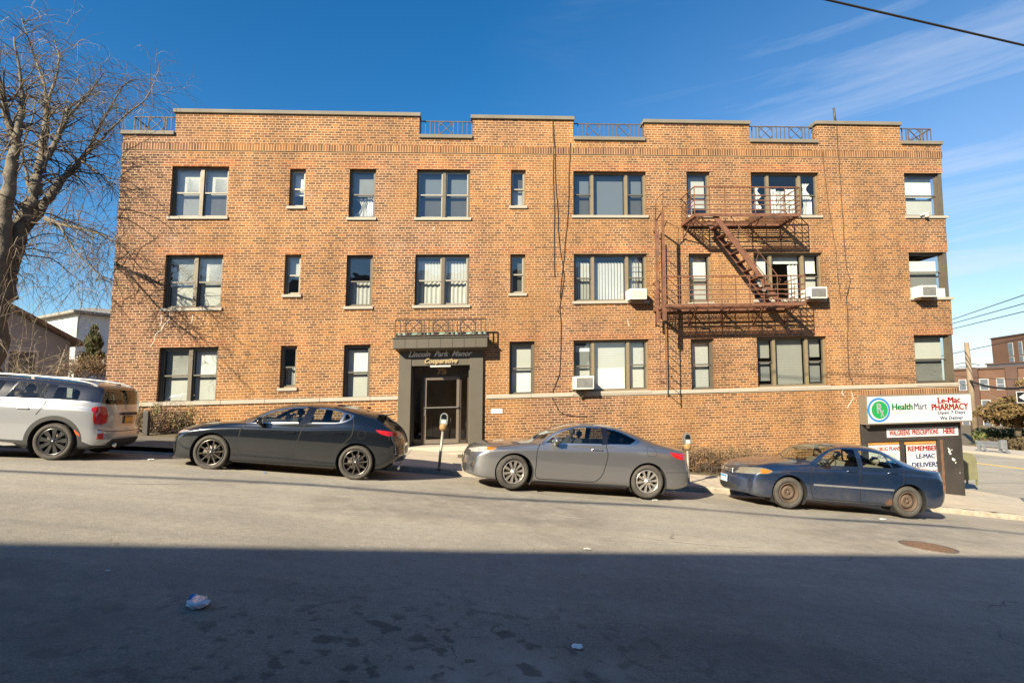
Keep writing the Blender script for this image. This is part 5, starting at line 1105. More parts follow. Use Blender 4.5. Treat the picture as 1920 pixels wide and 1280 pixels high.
mb = LM(); mb.box(xnose(B, -.12, .42) - .03, xnose(B, -.12, .42) - .018, -.20, .10, .38, .52, .003); pl = mb.build('number_plate', pm('plate_pale', (.62, .66, .68), .5), root)
mb = LM(); mb.box(xnose(B, -.12, .42) - .034, xnose(B, -.12, .42) - .031, -.19, .09, .475, .51); mb.build('plate_band', pm('plate_blue', (.05, .25, .5), .5), pl)
mb = LM(); mb.bar((.35, -.6, .975), (.55, .1, 1.035), .012, .015); mb.bar((.3, .05, .975), (.5, .6, 1.03), .012, .015); mb.build('wiper', blackp, root)
# ---- white compact crossover, tail in view
white = paint('white_paint', (0.36, 0.37, 0.39), .5, .28, .10); roofb = paint('black_roof_paint', (0.016, 0.016, 0.020), .3, .25, .25)
sp = dict(W=.895, xF=-3.42, xR=.80, Rt=.335, Rr=.238, Ra=.40, wheels=(-2.62, 0), cab=(-2.05, .6), seats=(-1.5, -.65), kf=.2, kr=.16, DR=.35, wi=.02, paint=white,
 fp=[(.2, -3.38), (.3, -3.42), (.5, -3.44), (.7, -3.42)], rp=[(.22, .70), (.30, .82), (.42, .86), (.56, .85), (.62, .81), (.8, .80), (.95, .80)],
 top=[(-3.42, .70), (-3.3, .87), (-3.0, .97), (-2.5, 1.04), (-2.2, 1.08), (-2.0, 1.2), (-1.75, 1.37), (-1.5, 1.45), (-1.0, 1.495), (-.5, 1.495), (0, 1.475), (.4, 1.44), (.60, 1.415), (.66, 1.385), (.685, 1.33), (.72, 1.17), (.745, 1.06), (.77, .98), (.785, .94), (.8, .88)],
 rail=[(-3.42, .66), (-3.3, .82), (-3.0, .92), (-2.5, .99), (-2.2, 1.03), (-2.05, 1.1), (-1.85, 1.28), (-1.65, 1.39), (-1.3, 1.435), (-.6, 1.448), (0, 1.435), (.4, 1.405), (.56, 1.375), (.64, 1.32), (.685, 1.20), (.72, 1.06), (.765, .95), (.8, .86)],
 belt=[(-3.42, .6), (-3.2, .8), (-2.9, .9), (-2.4, .98), (-2.1, 1.02), (-1, 1.05), (0, 1.08), (.45, 1.09), (.62, 1.06), (.70, 1.0), (.8, .82)],
 sh=[(-3.42, .5), (-3, .75), (-2, .8), (0, .82), (.5, .8), (.8, .62)], low=[(-3.42, .3), (-2.2, .38), (-.4, .38), (.8, .38)], bot=[(-3.42, .22), (-3, .2), (-2.2, .2), (-.4, .2), (.4, .22), (.8, .24)],
 plan=[(-3.42, .74), (-3.3, .84), (-3.1, .92), (-2.8, .98), (-2.5, 1), (0, 1), (.35, .985), (.6, .95), (.8, .89)], yr=[(-3.42, .72), (-2.5, .8), (-2.1, .84), (-1.6, .76), (-.6, .75), (.2, .74), (.6, .76), (.8, .82)], yb=[(-3.42, .88), (-2.8, .92), (-2, .95), (-.5, .955), (.4, .945), (.7, .93), (.8, .93)])
blk = cr([(-2.2, 1.02), (-2.2, 1.02), (-1, 1.055), (0, 1.085), (.62, 1.095), (.62, 1.095), (.76, 1.06), (.80, 1.3), (.7, 1.6), (-2.3, 1.6)], 2)
wa = cr([(-2.0, 1.05), (-2.0, 1.05), (-1.82, 1.22), (-1.64, 1.34), (-1.3, 1.375), (-.97, 1.38), (-.97, 1.38), (-1.05, 1.075), (-1.05, 1.075)])
wb = cr([(-.90, 1.08), (-.90, 1.08), (-.78, 1.33), (-.70, 1.375), (-.36, 1.378), (-.28, 1.35), (-.26, 1.30), (-.27, 1.105), (-.27, 1.105)])
wc = cr([(-.13, 1.11), (-.13, 1.11), (-.12, 1.30), (-.08, 1.33), (.18, 1.315), (.25, 1.29), (.28, 1.24), (.28, 1.125), (.28, 1.125)])
ws = cr([(-2.18, .05), (-2.12, -.4), (-2.02, -.74), (-2.02, -.74), (-1.8, -.70), (-1.62, -.64), (-1.62, -.64), (-1.68, -.3), (-1.7, .05), (-1.7, .05)], 4)
arc = lambda wx: [(wx - .50, .19)] + circ(wx, .33, .475, 180, 0, 26) + [(wx + .50, .19)]
def circd(cx_, cz_, r, a0, a1, n=26): return [(cx_ + r * math.cos(R(a0 + (a1 - a0) * i / n)), cz_ + r * math.sin(R(a0 + (a1 - a0) * i / n))) for i in range(n + 1)]
arc = lambda wx: [(wx - .475, .1)] + circd(wx, .335, .475, 180, 0) + [(wx + .475, .1)]
parts = [('roof', roofb, 'both', 0, blk, 'y', lambda f, c: c.z > .9), ('pillar', gblack, 'each', 0, [(-1.06, 1.07), (-.89, 1.075), (-.80, 1.385), (-.97, 1.385)], 'y', side), ('pillar', gblack, 'each', 0, [(-.27, 1.10), (-.13, 1.10), (-.12, 1.37), (-.27, 1.375)], 'y', side), ('trim', chrome, 'both', 0, strip([(-2.2, 1.025), (-1, 1.06), (0, 1.09), (.5, 1.098)], .018), 'y', side),
 ('window', cglass, 'each', 0, wa, 'y', side), ('window', cglass, 'each', 0, wb, 'y', side), ('window', cglass_d, 'each', 0, wc, 'y', side), ('windscreen', cglass, 'both', 0, ws, 'z', topf),
 ('rear_window', cglass_d, 'both', 0, cr([(-.62, 1.08), (-.62, 1.08), (-.63, 1.22), (-.54, 1.34), (.02, 1.345), (.02, 1.345), (.02, 1.075), (.02, 1.075)], 4), 'x', lambda f, c: c.x > .5),
 ('cladding', blackp, 'each', 0, arc(0), 'y', side), ('cladding', blackp, 'each', 0, arc(-2.62), 'y', side), ('cladding', blackp, 'each', 0, [(-2.3, .15), (-.3, .15), (-.3, .33), (-2.3, .33)], 'y', side), ('cladding', blackp, 'each', 0, [(.3, .1), (1.0, .1), (1.0, .30), (.62, .31), (.4, .40)], 'y', lambda f, c: c.x > .2),
 ('cladding', blackp, 'both', 0, cr([(-.62, .2), (-.58, .36), (-.5, .42), (.02, .42), (.02, .2)], 1), 'x', rear(.55)),
 ('seam', seam, 'each', 0, sm_([(-.95, 1.05), (-.98, .8), (-.96, .33)]), 'y', side), ('seam', seam, 'each', 0, sm_([(-.21, 1.09), (-.25, .95), (-.33, .80)]), 'y', side), ('seam', seam, 'both', 0, sm_([(-.80, .60), (-.62, .57), (-.3, .56), (.02, .56)], .012), 'x', rear(.5)),
 ('tail_lamp', redl, 'each', 0, cr([(-.835, .72), (-.84, .95), (-.79, 1.02), (-.68, 1.02), (-.62, .97), (-.60, .75), (-.66, .70), (-.78, .69)], 3), 'x', lambda f, c: c.x > .42 and f.normal.x > -.5), ('reflector', redl, 'each', 0, [(-.80, .42), (-.80, .53), (-.70, .53), (-.70, .42)], 'x', rear(.45)),
 ('side_marker', pm('orange_reflector', (.7, .10, .02), .3), 'each', 0, [(.33, .58), (.42, .50), (.42, .46), (.33, .53)], 'y', side), ('headlight', clearl, 'each', 0, cr([(-3.3, .7), (-3.25, .86), (-3.05, .9), (-2.95, .82), (-3.05, .70), (-3.2, .66)], 3), 'y', lambda f, c: c.y < -.3)]
root, B, LM, out = car('parked_car', 'white compact crossover with black roof and silver roof rails, tail towards the brick corner', [(90, 863)], sp, parts, dict(kind='spoke', n=9, pair=(-.09, .09), mat=pm('black_alloy', (0.10, 0.10, 0.10), .25, metal=.85, var=.2), w0=.010, w1=.022), yaw=R(5.0))
add_handle(LM, root, -.66, .905, SY(B, -.5) + .006, chrome, .2); add_handle(LM, root, -1.5, .89, SY(B, -1.4) + .006, chrome, .2)
add_mirror(LM, root, -1.9, 1.08, -(sp['W'] - .06), gblack, 1.1)
for sg in (-1, 1):
    mb = LM(); pts = [(-1.75, 1.38), (-1.6, 1.46), (-1.3, 1.49), (-.6, 1.50), (0, 1.485), (.35, 1.445), (.50, 1.39)]; mb.tube([(x, sg * .645, z) for x, z in cr(pts, 5, False)], .02, 8); mb.box(-.65, -.60, sg * .645 - .012, sg * .645 + .012, 1.42, 1.495); mb.build('roof_rail', pm('satin_rail', (.62, .6, .56), .3, metal=.7), root)
mb = LM(); mb.box(.805, .845, -.26, .26, .865, .925, .012); mb.box(.84, .85, -.05, .05, .875, .925, .004); mb.build('tailgate_handle', blackp, root)
mb = LM(); mb.box(.815, .83, -.155, .155, .70, .85, .004); pl = mb.build('number_plate', pm('plate_orange', (.72, .34, .03), .45), root)
mb = LM(); mb.box(.831, .833, -.14, .14, .825, .84); mb.box(.831, .833, -.14, .14, .71, .722); mb.build('plate_band', pm('plate_navy', (.02, .03, .12), .5), pl)
mb = LM(); mb.lathe([(.035, 0), (.04, .06), (.03, .06), (.028, 0)], c=(.80, -.45, .30), axis='x', n=16); mb.build('exhaust_pipe', chrome, root)
mb = LM(); mb.prism([(.48, 1.44), (.58, 1.425), (.57, 1.465), (.545, 1.47)], -.012, .012); mb.build('antenna', roofb, root)
mb = LM(); mb.prism([(-2.2, .35), (-1.0, .24), (-.75, .22), (-.55, .24), (-.62, .275), (-1.0, .29)], SY(B, -1) - .012, SY(B, -1) + .01); mb.build('sill_trim', chrome, root)
# ================================================================ THINGS ON AND ROUND THE BUILDING
rust_fe = pm('rust_red_iron', (0.17, 0.076, 0.045), 0.75, metal=0.2, var=0.35, vscale=5)
# ---- fire escape
FE = thing('fire_escape', 'rust-brown iron fire escape with two platforms, a steep stair and a drop ladder', 'fire escape', loc=fac(U(1380, 570), -.5, V(1380, 572)))
DD = -1.05
def platform(xa, xb, y, ytop, gap):
    u0, v0 = fpx(xa, y, DD); u1, _ = fpx(xb, y, DD); vt = fpx((xa + xb) / 2, ytop, DD)[1]; h = .045
    mb = fmb(); mb.box(u0, u1, DD, DD + .05, v0 - h, v0 + h); mb.box(u0, u0 + .05, DD + .05, 0, v0 - h, v0 + h); mb.box(u1 - .05, u1, DD + .05, 0, v0 - h, v0 + h); mb.box(u0, u1, -.08, -.03, v0 - h, v0 + h - .01)
    k = 12
    for i in range(1, k):
        d = DD + .05 + (-.08 - DD - .05) * i / k
        segs = [(u0 + .05, u1 - .05)] if not (gap and DD < d < -.42) else [(u0 + .05, gap[0]), (gap[1], u1 - .05)]
        for a, b in segs: mb.box(a, b, d - .016, d + .016, v0 + .0, v0 + .009)
    n = max(3, int((u1 - u0) / .95))
    for i in range(n + 1):
        u = u0 + .08 + (u1 - u0 - .16) * i / n
        if gap and gap[0] < u < gap[1]: continue
        mb.box(u - .02, u + .02, DD + .05, -.08, v0 - .03, v0 - .002)
    o = mb.build('platform', rust_fe, FE)
    for i in range(n + 1):
        u = u0 + .06 + (u1 - u0 - .12) * i / n; mb = fmb(); mb.bar((u, DD + .35, v0 - h), (u, 0, v0 - .45), .03, .03); mb.bar((u, -.01, v0 - .5), (u, -.01, v0), .03, .02); mb.build('bracket', rust_fe, FE)
    mb = fmb(); rr = .011; H_ = vt - v0
    hs = [H_, H_ * .70, H_ * .52, H_ * .36, H_ * .18]
    for k_, hh in enumerate(hs):
        w_ = .026 if k_ == 0 else .018
        mb.bar((u0, DD, v0 + hh), (u1, DD, v0 + hh), w_ + .008, w_ + .008); mb.bar((u0, DD, v0 + hh), (u0, 0, v0 + hh), w_, w_); mb.bar((u1, DD, v0 + hh), (u1, 0, v0 + hh), w_, w_)
    m = int((u1 - u0) / .42)
    for i in range(m + 1): u = u0 + (u1 - u0) * i / m; mb.bar((u, DD, v0), (u, DD, v0 + H_), .018 if i % 3 else .03, .018)
    for u in (u0, u1):
        for d in (-.2, -.5, -.8): mb.bar((u, d, v0), (u, d, v0 + H_), .014, .014)
    mb.build('platform_railing', rust_fe, FE); return u0, u1, v0
ga = (fpx(1318, 410, -.8)[0], fpx(1405, 410, -.8)[0])
A_ = platform(1302.5, 1501, 402.5, 351, ga)
B_ = platform(1247.5, 1511, 572.5, 517.5, None)
s_t = (fpx(1340, 403, -.98)[0], A_[2]); s_b = (fpx(1463, 570, -.98)[0], B_[2] + .03)
for d in (-.98, -.46):
    mb = fmb(); mb.bar((s_t[0], d, s_t[1]), (s_b[0], d, s_b[1]), .03, .15, (0, 0, 1)); mb.build('stair_stringer', rust_fe, FE)
n = 10
for i in range(1, n):
    f = i / n; u = s_t[0] + (s_b[0] - s_t[0]) * f; v = s_t[1] + (s_b[1] - s_t[1]) * f; mb = fmb(); mb.box(u - .09, u + .09, -.96, -.48, v - .012, v + .012); mb.build('tread', rust_fe, FE)
mb = fmb(); 
for d in (-.99, -.45):
    mb.tube([(s_t[0] + .35, d, s_t[1] + .0), (s_t[0] + .42, d, s_t[1] + .05), (s_b[0] - .02, d, s_b[1] + .78), (s_b[0] + .04, d, s_b[1] + .70), (s_b[0] - .02, d, s_b[1] + .62)], .014, 6)
    for f in (.3, .6, .9): u = s_t[0] + (s_b[0] - s_t[0]) * f; v = s_t[1] + (s_b[1] - s_t[1]) * f; mb.bar((u, d, v), (u + .15, d, v + .45), .012, .012)
mb.build('stair_handrail', rust_fe, FE)
mb = fmb(); lu = fpx(1245, 560, -.95)[0]; va, vb2, vc = fpx(1245, 396, -.95)[1], fpx(1245, 600, -.95)[1], fpx(1245, 722, -.95)[1]
mb.box(lu - .03, lu + .03, -1.0, -.93, vb2, va + .0); mb.box(lu - .03, lu + .03, -.42, -.35, vb2, va - .1)
mb.bar((lu, -.96, va), (lu, -.38, va - .1), .04, .04); mb.bar((lu, -.38, va - .35), (lu + .05, 0, va - .35), .03, .03); mb.bar((lu, -.38, vb2 + .4), (lu + .05, 0, vb2 + .4), .03, .03); mb.bar((lu - .05, -.97, va - .06), (lu + .25, -.97, va + .22), .02, .02)
mb.tube([(lu - .03, -.38, va - .1), (lu - .06, -.6, va + .45), (lu + .02, -.96, va + .55), (lu, -.96, va)], .012, 5)
mb.box(lu - .05, lu + .05, -1.01, -.92, vb2 - .02, vb2 + .35)
mb.build('ladder_guide', rust_fe, FE)
mb = fmb()
for d in (-.89, -.45): mb.bar((lu + .05, d, va - .4), (lu + .05, d, vc), .02, .03)
k = int((va - .4 - vc) / .30)
for i in range(k): v = vc + .08 + i * .30; mb.tube([(lu + .05, -.89, v), (lu + .05, -.45, v)], .011, 5)
mb.build('drop_ladder', rust_fe, FE)
# ---- window air conditioners
acw = pm('ac_casing', (0.66, 0.64, 0.58), 0.5, var=0.08, vscale=6); acg = pm('ac_grille', (0.20, 0.20, 0.19), 0.6, var=.2); acl = pm('ac_louvre', (0.42, 0.41, 0.38), .5)
def ac(label, x0, x1, y0, y1, dark=True, side=None, dep=.38, brk=False):
    d = -dep; ua, vb_ = fpx(x0, y1, d); ub, va_ = fpx(x1, y0, d)
    t = thing('air_conditioner', label, 'air conditioner', loc=fac((ua + ub) / 2, d / 2, vb_), group='window air conditioners')
    mb = fmb(); mb.box(ua, ub, d, .1, vb_, va_, .015); c = mb.build('casing', acw, t)
    mb = fmb(); mb.box(ua + .05, ub - .05, d - .006, d + .01, vb_ + .05, va_ - .05); g = mb.build('grille', acg if dark else acl, t)
    mb = fmb(); n = 9
    for i in range(n): v = vb_ + .06 + (va_ - vb_ - .12) * i / (n - 1); mb.box(ua + .05, ub - .05, d - .014, d - .006, v - .006, v + .004)
    for i in range(3): u = ua + .06 + (ub - ua - .12) * i / 2; mb.box(u - .006, u + .006, d - .018, d - .014, vb_ + .05, va_ - .05)
    mb.build('grille_slat', acg if dark else acw, t)
    if side:
        mb = fmb(); mb.box(fpx(side[0], y1, 0)[0], fpx(side[1], y1, 0)[0], .03, .05, vb_ - .02, va_ - .03); mb.build('filler_panel', acw, t)
    if brk:
        mb = fmb(); u = (ua + ub) / 2 + .1; mb.bar((u, d + .12, vb_), (u - .12, -.04, vb_ - .28), .06, .03); mb.box(u - .3, u + .05, d + .1, .0, vb_ - .03, vb_ - .002); mb.build('bracket', bronze, t)
    mb = fmb(); mb.box(ua + .05, ub - .05, d + .08, -.05, vb_ - .05, vb_ - .002); mb.build('support_block', pm('old_wood', (.2, .13, .08), .8, var=.3), t)
ac('white air conditioner with a slatted grille in the window below the plain picture window', 1181.5, 1213, 540.5, 561, dark=False)
ac('white air conditioner next to the lower fire escape platform', 1519, 1551, 537.5, 559.5)
ac('white air conditioner with side panels in the middle corner window', 1728, 1757, 534.5, 556.5, side=(1709, 1774))
ac('white air conditioner on a metal bracket in the ground storey window', 1078, 1114, 704.5, 730, brk=True)
# ---- small things on the facade
mb = fmb(); a, b = fpx(921, 775), fpx(942, 766); mb.box(a[0], b[0], -.02, .01, a[1], b[1], .003); pq = mb.build('wall_plaque', shade_w, label='small white plaque on the brick wall beside the entrance', cat='plaque')
mb = fmb(); k = 6
for i in range(k): u = a[0] + .04 + (b[0] - a[0] - .08) * i / (k - 1); mb.box(u - .014, u + .014, -.024, -.02, a[1] + .03 + (i % 2) * .01, b[1] - .03)
mb.build('plaque_marking', pm('faded_blue', (.35, .42, .55), .6), pq)
blkc = pm('black_cable', (0.02, 0.018, 0.016), .7)
def fcable(pts, label, r=.009, d=-.02, name='hanging_cable', wob=.02, extra=None):
    mb = fmb(); P = [fpx(x, y) for x, y in pts]; q = []; rg_ = random.Random(len(label))
    for (a, b), (c, e) in zip(P, P[1:]):
        n = max(2, int(math.hypot(c - a, e - b) / .4))
        for i in range(n): t = i / n; q.append((a + (c - a) * t + rg_.uniform(-wob, wob), d - rg_.uniform(0, .015), b + (e - b) * t))
    q.append((P[-1][0], d, P[-1][1])); mb.tube(q, r, 5)
    if extra: mb.tube([(P[extra][0] + .09 * math.cos(t), d - .02, P[extra][1] + .11 * math.sin(t) - .1) for t in lin(0, 5.6, 14)], r * .8, 5)
    return mb.build(name, blkc, label=label, cat='cable')
fcable([(1037, 219), (1038, 300), (1039, 400), (1040, 470), (1040, 520)], 'straight black cable hanging from the parapet down to the second storey')
fcable([(1038, 236), (1042, 330), (1047, 430), (1051, 470), (1056, 520), (1050, 575), (1052, 640), (1050, 700), (1037, 730), (1036, 745), (1048, 770), (1062, 778), (1100, 781)], 'black cable snaking with a coiled knot down past the big middle windows', extra=5)
fcable([(1069, 268), (1067, 330), (1064, 400), (1060, 450), (1056, 500), (1050, 560)], 'thin black cable slanting across the wall under the roof railing', r=.009)
fcable([(1567, 227), (1572, 300), (1577, 370), (1582, 450), (1586, 500), (1594, 525), (1586, 560), (1589, 640), (1591, 700), (1600, 725)], 'long black cable running down the wall between fire escape and corner windows')
fcable([(1541, 285), (1548, 350), (1556, 400), (1565, 470), (1572, 540), (1576, 560)], 'faint thin cable beside the fire escape windows', r=.007)
mb = fmb(); u, v = fpx(1562, 203), 0; a = fpx(1563, 203, .1); b = fpx(1567, 232, .1); mb.tube([(b[0], .1, b[1]), (a[0], .1, a[1])], .035, 8); mb.build('vent_pipe', pm('dark_pipe', (.06, .055, .05), .6), label='slim dark pipe standing up from the raised parapet', cat='pipe')
mb = fmb(); P_ = [(1726, 404.2, -.1), (1733, 401, -.1), (1740, 399, -.08), (1744, 398.6, -.08)]
mb.tube([(fpx(x, y, d)[0], d, fpx(x, y, d)[1]) for x, y, d in P_], .022, 6); a = fpx(1738, 406, -.08); mb.tube([(a[0], -.08, a[1] - .02), (a[0] + .01, -.08, a[1] + .12)], [.07, .02], 8); mb.build('window_bracket', acw, label='small bent white bracket on the top corner window sill', cat='bracket')
# ---- shop signs
def board(name, label, px, d, dep, mat, cat='sign', fr=None):
    q = [fpx(x, y, d) for x, y in px]; u0, u1 = (q[0][0] + q[2][0]) / 2, (q[1][0] + q[3][0]) / 2; v1, v0 = (q[0][1] + q[1][1]) / 2, (q[2][1] + q[3][1]) / 2
    t = thing(name, label, cat, loc=fac((u0 + u1) / 2, d, v0)); mb = fmb()
    if fr:
        f = .04; mb.box(u0 - f, u1 + f, d + .012, d + dep, v0 - f, v1 + f, .006); mb.build('cabinet', fr, t); mb = fmb(); mb.box(u0, u1, d, d + .011, v0, v1)
    else: mb.box(u0, u1, d, d + dep, v0, v1)
    mb.build('sign_face', mat, t); return t, u0, u1, v0, v1
wf = pm('white_acrylic', (0.50, 0.50, 0.50), .35, var=.03); red = pm('sign_red', (0.42, 0.006, 0.008), .5); navy = pm('sign_navy', (0.02, 0.06, 0.20), .5); green = pm('sign_green', (0.012, 0.24, 0.06), .5); sblue = pm('sign_blue', (0.02, 0.16, 0.42), .5); gtxt = pm('sign_grey', (.5, .52, .55), .5); blu2 = pm('poster_blue', (0.02, 0.06, 0.62), .5)
t, u0, u1, v0, v1 = board('shop_sign', 'wide white pharmacy sign box with green and blue round emblem above the corner shop', [(1625.5, 744.8), (1819.5, 737.8), (1629, 794), (1823, 787.5)], -.36, .35, wf, fr=pm('sign_cabinet', (0.22, 0.19, 0.145), .5, metal=.3, var=.1))
Wd, Hd = u1 - u0, v1 - v0; d = -.362
def T(t, txt, fx, fy, h, w_, mat, name='lettering', bold=.0, align='CENTER', sp_=1.0, dd=0, shear=0):
    "text fitted to width w_ (fraction of the board) and capital height h"
    vs, fs = text_verts(txt, 1.0, align, 0, shear, .003, 1.0, sp_); x0, x1 = min(q[0] for q in vs), max(q[0] for q in vs); y0, y1 = min(q[1] for q in vs), max(q[1] for q in vs)
    wt = bold * 4.2; kx, ky = w_ * Wd / (x1 - x0 + 2 * wt), h * Hd / (y1 - y0); mb = fmb()
    for q_, (ox, oy) in enumerate(((0, 0), (wt, 0), (-wt, 0), (0, wt * .4), (0, -wt * .4))[:5 if bold else 1]): mb.add([(u0 + fx * Wd + (a + ox - (x0 + x1) / 2) * kx, d + dd - abs(c) * .5 - .001 - q_ * .0004, v0 + fy * Hd + (b + oy - (y0 + y1) / 2) * ky) for a, b, c in vs], fs, False)
    return mb.build(name, mat, t)
def ringm(cx_, cy_, r0, r1, mat, name, dd):
    mb = fmb(); n = 48; R0, R1 = r0 * Hd, r1 * Hd; cu, cv = u0 + cx_ * Wd, v0 + cy_ * Hd
    vs = [(cu + r * math.cos(2 * math.pi * i / n), d - dd, cv + r * math.sin(2 * math.pi * i / n)) for r in (R0, R1) for i in range(n)]
    if r0 <= 0: mb.add(vs[n:], [tuple(range(n))[::-1]])
    else: mb.add(vs, [(i, (i + 1) % n, n + (i + 1) % n, n + i) for i in range(n)])
    return mb.build(name, mat, t)
ringm(.105, .50, .38, .46, sblue, 'emblem_ring', .002); ringm(.112, .50, 0, .33, green, 'emblem_disc', .003)
T(t, 'R', .112, .56, .36, .055, wf, 'emblem_lettering', .008, dd=-.004); T(t, 'x', .134, .37, .24, .038, wf, 'emblem_lettering', .008, dd=-.005)
mb = fmb(); pts = []
for (cx_, cy_, a0) in ((.575, .86, 0), ):
    pass
def rrect(x0, x1, y0, y1, r):
    p = []
    for cx_, cy_, a0 in ((x1 - r, y1 - r, 0), (x0 + r, y1 - r, 90), (x0 + r, y0 + r, 180), (x1 - r, y0 + r, 270)):
        for i in range(7): a = R(a0 + i * 15); p.append((cx_ + r * math.cos(a), cy_ + r * math.sin(a)))
    return p
o_, i_ = rrect(u0 + .10 * Wd, u0 + .585 * Wd, v0 + .06 * Hd, v1 - .07 * Hd, .09), rrect(u0 + .10 * Wd + .012, u0 + .585 * Wd - .012, v0 + .06 * Hd + .012, v1 - .07 * Hd - .012, .08); n = len(o_)
mb.add([(a, d - .0008, b) for a, b in o_ + i_], [(i, (i + 1) % n, n + (i + 1) % n, n + i) for i in range(n) if max(o_[i][0], o_[(i + 1) % n][0]) > u0 + .2 * Wd]); mb.build('outline', gtxt, t)
T(t, 'Health', .33, .60, .24, .20, green, bold=.012); T(t, 'Mart', .505, .60, .24, .125, pm('slate', (.10, .15, .24), .5), bold=.006); T(t, 'PHARMACY', .315, .38, .075, .165, gtxt)
T(t, 'Le-Mac', .785, .80, .22, .225, red, bold=.012); T(t, 'PHARMACY', .79, .545, .24, .36, red, bold=.012); T(t, 'Open 7 Days', .80, .31, .15, .27, navy, bold=.01, sp_=1.1); T(t, 'We Deliver', .80, .12, .13, .225, navy, bold=.01, sp_=1.1)
t, u0, u1, v0, v1 = board('prescription_banner', 'narrow white banner with red capitals under the pharmacy sign box', [(1662, 803.3), (1796, 799), (1664, 820.3), (1797, 815.5)], -.075, .012, wf)
Wd, Hd = u1 - u0, v1 - v0; d = -.077
T(t, 'WALGREENS', .175, .5, .56, .29, red, bold=.012); T(t, 'PRESCRIPTIONS', .535, .5, .54, .37, red, bold=.012); T(t, 'HERE', .87, .52, .56, .17, red, bold=.014)
t, u0, u1, v0, v1 = board('window_poster', 'white shop window poster with red reminder and blue lines over a blue stripe', [(1699, 833.5), (1764, 831.5), (1702, 895), (1773, 893)], .015, .008, wf, 'poster')
Wd, Hd = u1 - u0, v1 - v0; d = .013
T(t, 'REMEMBER !', .5, .88, .15, .93, red, bold=.012); T(t, 'LE-MAC', .52, .64, .14, .52, navy, bold=.012); T(t, 'DELIVERS', .5, .385, .14, .74, navy, bold=.012); T(t, 'DAILY', .56, .14, .14, .5, red, bold=.012)
mb = fmb(); mb.box(u0 + .1, u1 + .02, d - .006, d - .001, v0 - .10, v0 - .005); mb.build('stripe', blu2, t)
t, u0, u1, v0, v1 = board('window_poster', 'white shop window poster with small red capitals half hidden behind the blue saloon', [(1629, 834.5), (1690, 833), (1631, 897), (1692, 895)], .015, .008, pm('poster_white', (.62, .60, .56), .6, var=.05), 'poster')
Wd, Hd = u1 - u0, v1 - v0; d = .013
T(t, 'ALL DRUG PLANS', .5, .88, .12, .93, red, bold=.012); T(t, 'ACCEPTED', .55, .66, .12, .6, gtxt, bold=.012)
mb = fmb(); mb.box(u0 + .5 * Wd, u1, d - .006, d - .001, v0 + .45 * Hd, v0 + .52 * Hd); mb.build('stripe', sblue, t)
mb = fmb(); mb.box(su(1628), su(1687), -.01, .01, V(1660, 833), V(1660, 828)); mb.build('notice_strip', pm('notice_orange', (.45, .20, .05), .6, var=.2), label='narrow orange strip over the poster half hidden by the saloon', cat='strip')
mb = fmb(); mb.box(su(1697), su(1756), -.01, .01, V(1730, 832), V(1730, 827)); mb.build('notice_strip', MATS['notice_orange'], label='narrow orange strip over the reminder poster in the shop window', cat='strip')
mb = fmb()
for x, y, r_ in ((1780, 843, .03), (1780, 846, .04), (1782, 850, .03), (1785, 843, .015), (1786, 860, .03), (1789, 862, .035), (1792, 867, .018), (1800, 886, .012), (1778, 840, .02)):
    q = fpx(x, y, -.072); vs = [(q[0] + r_ * random.uniform(.6, 1.3) * math.cos(a), -.0725, q[1] + r_ * 1.3 * random.uniform(.6, 1.3) * math.sin(a)) for a in lin(0, 2 * math.pi, 9)[:-1]]; mb.add(vs, [tuple(range(9))])
mb.build('peeled_paint', shade_w, SHOP)
mb = fmb(); q = fpx(1629, 800, -.15); mb.lathe([(.001, -.05), (.05, -.03), (.06, .06)], c=(q[0], -.1, q[1]), axis='z', n=12); mb.build('security_lamp', acl, SHOP)
# ---- parking meters
mgrey = pm('meter_grey', (0.20, 0.22, 0.21), .5, metal=.4, var=.3); mgold = pm('meter_tan', (0.30, 0.185, 0.07), .6, var=.35, vscale=20)
def meter(label, base, top, t_):
    r0 = ray(*base); 
    # walk along the ray to the pavement height
    k = .005
    for _ in range(60): p = r0 * k; g = walk(s_of(p.x, p.y), t_of(p.x, p.y)).z; k *= g / p.z if p.z < 0 else 1; k = k
    k = min(range(400, 2000), key=lambda q: abs((r0 * (q / 1e5)).z - walk(s_of(*(r0 * (q / 1e5)).xy), t_of(*(r0 * (q / 1e5)).xy)).z)) / 1e5
    p = r0 * k; topp = ray(*top) * (p.y / ray(*top).y); ax = (topp - p); H = ax.length; q = Vector((0, 0, 1)).rotation_difference(ax.normalized()).to_matrix()
    t = thing('parking_meter', label, 'parking meter', loc=p, group='parking meters at the kerb', rot=q); M = wm(t); LM_ = lambda: MB(xf=lambda a, b, c: M @ Vector((a, b, c)))
    mb = LM_(); mb.lathe([(.032, -.05), (.032, H - .42)], n=12); mb.lathe([(.07, 0), (.06, .02), (.034, .03)], n=12); mb.build('post', pm('galvanised_post', (.33, .30, .25), .5, metal=.5, var=.25), t)
    z = H - .42; mb = LM_(); mb.lathe([(.03, z), (.06, z + .01), (.085, z + .05), (.09, z + .12), (.07, z + .16)], n=16); mb.build('coin_vault', mgold, t)
    mb = LM_(); poly = [(-.085, z + .15), (.085, z + .15), (.088, z + .30)] + [(.085 * math.cos(a), z + .32 + .09 * math.sin(a)) for a in lin(0, math.pi, 10)] + [(-.088, z + .30)]; mb.prism(poly, -.055, .055); hd = mb.build('meter_head', mgrey, t)
    mb = LM_(); mb.prism([(.062 * math.cos(a), z + .325 + .06 * math.sin(a)) for a in lin(0, math.pi, 10)] + [(-.062, z + .27), (.062, z + .27)], -.062, -.056); mb.build('dial_window', gblack, hd)
    mb = LM_(); mb.box(-.05, .05, -.064, -.056, z + .17, z + .25); mb.build('meter_plate', pm('meter_label', (.45, .48, .45), .5), hd)
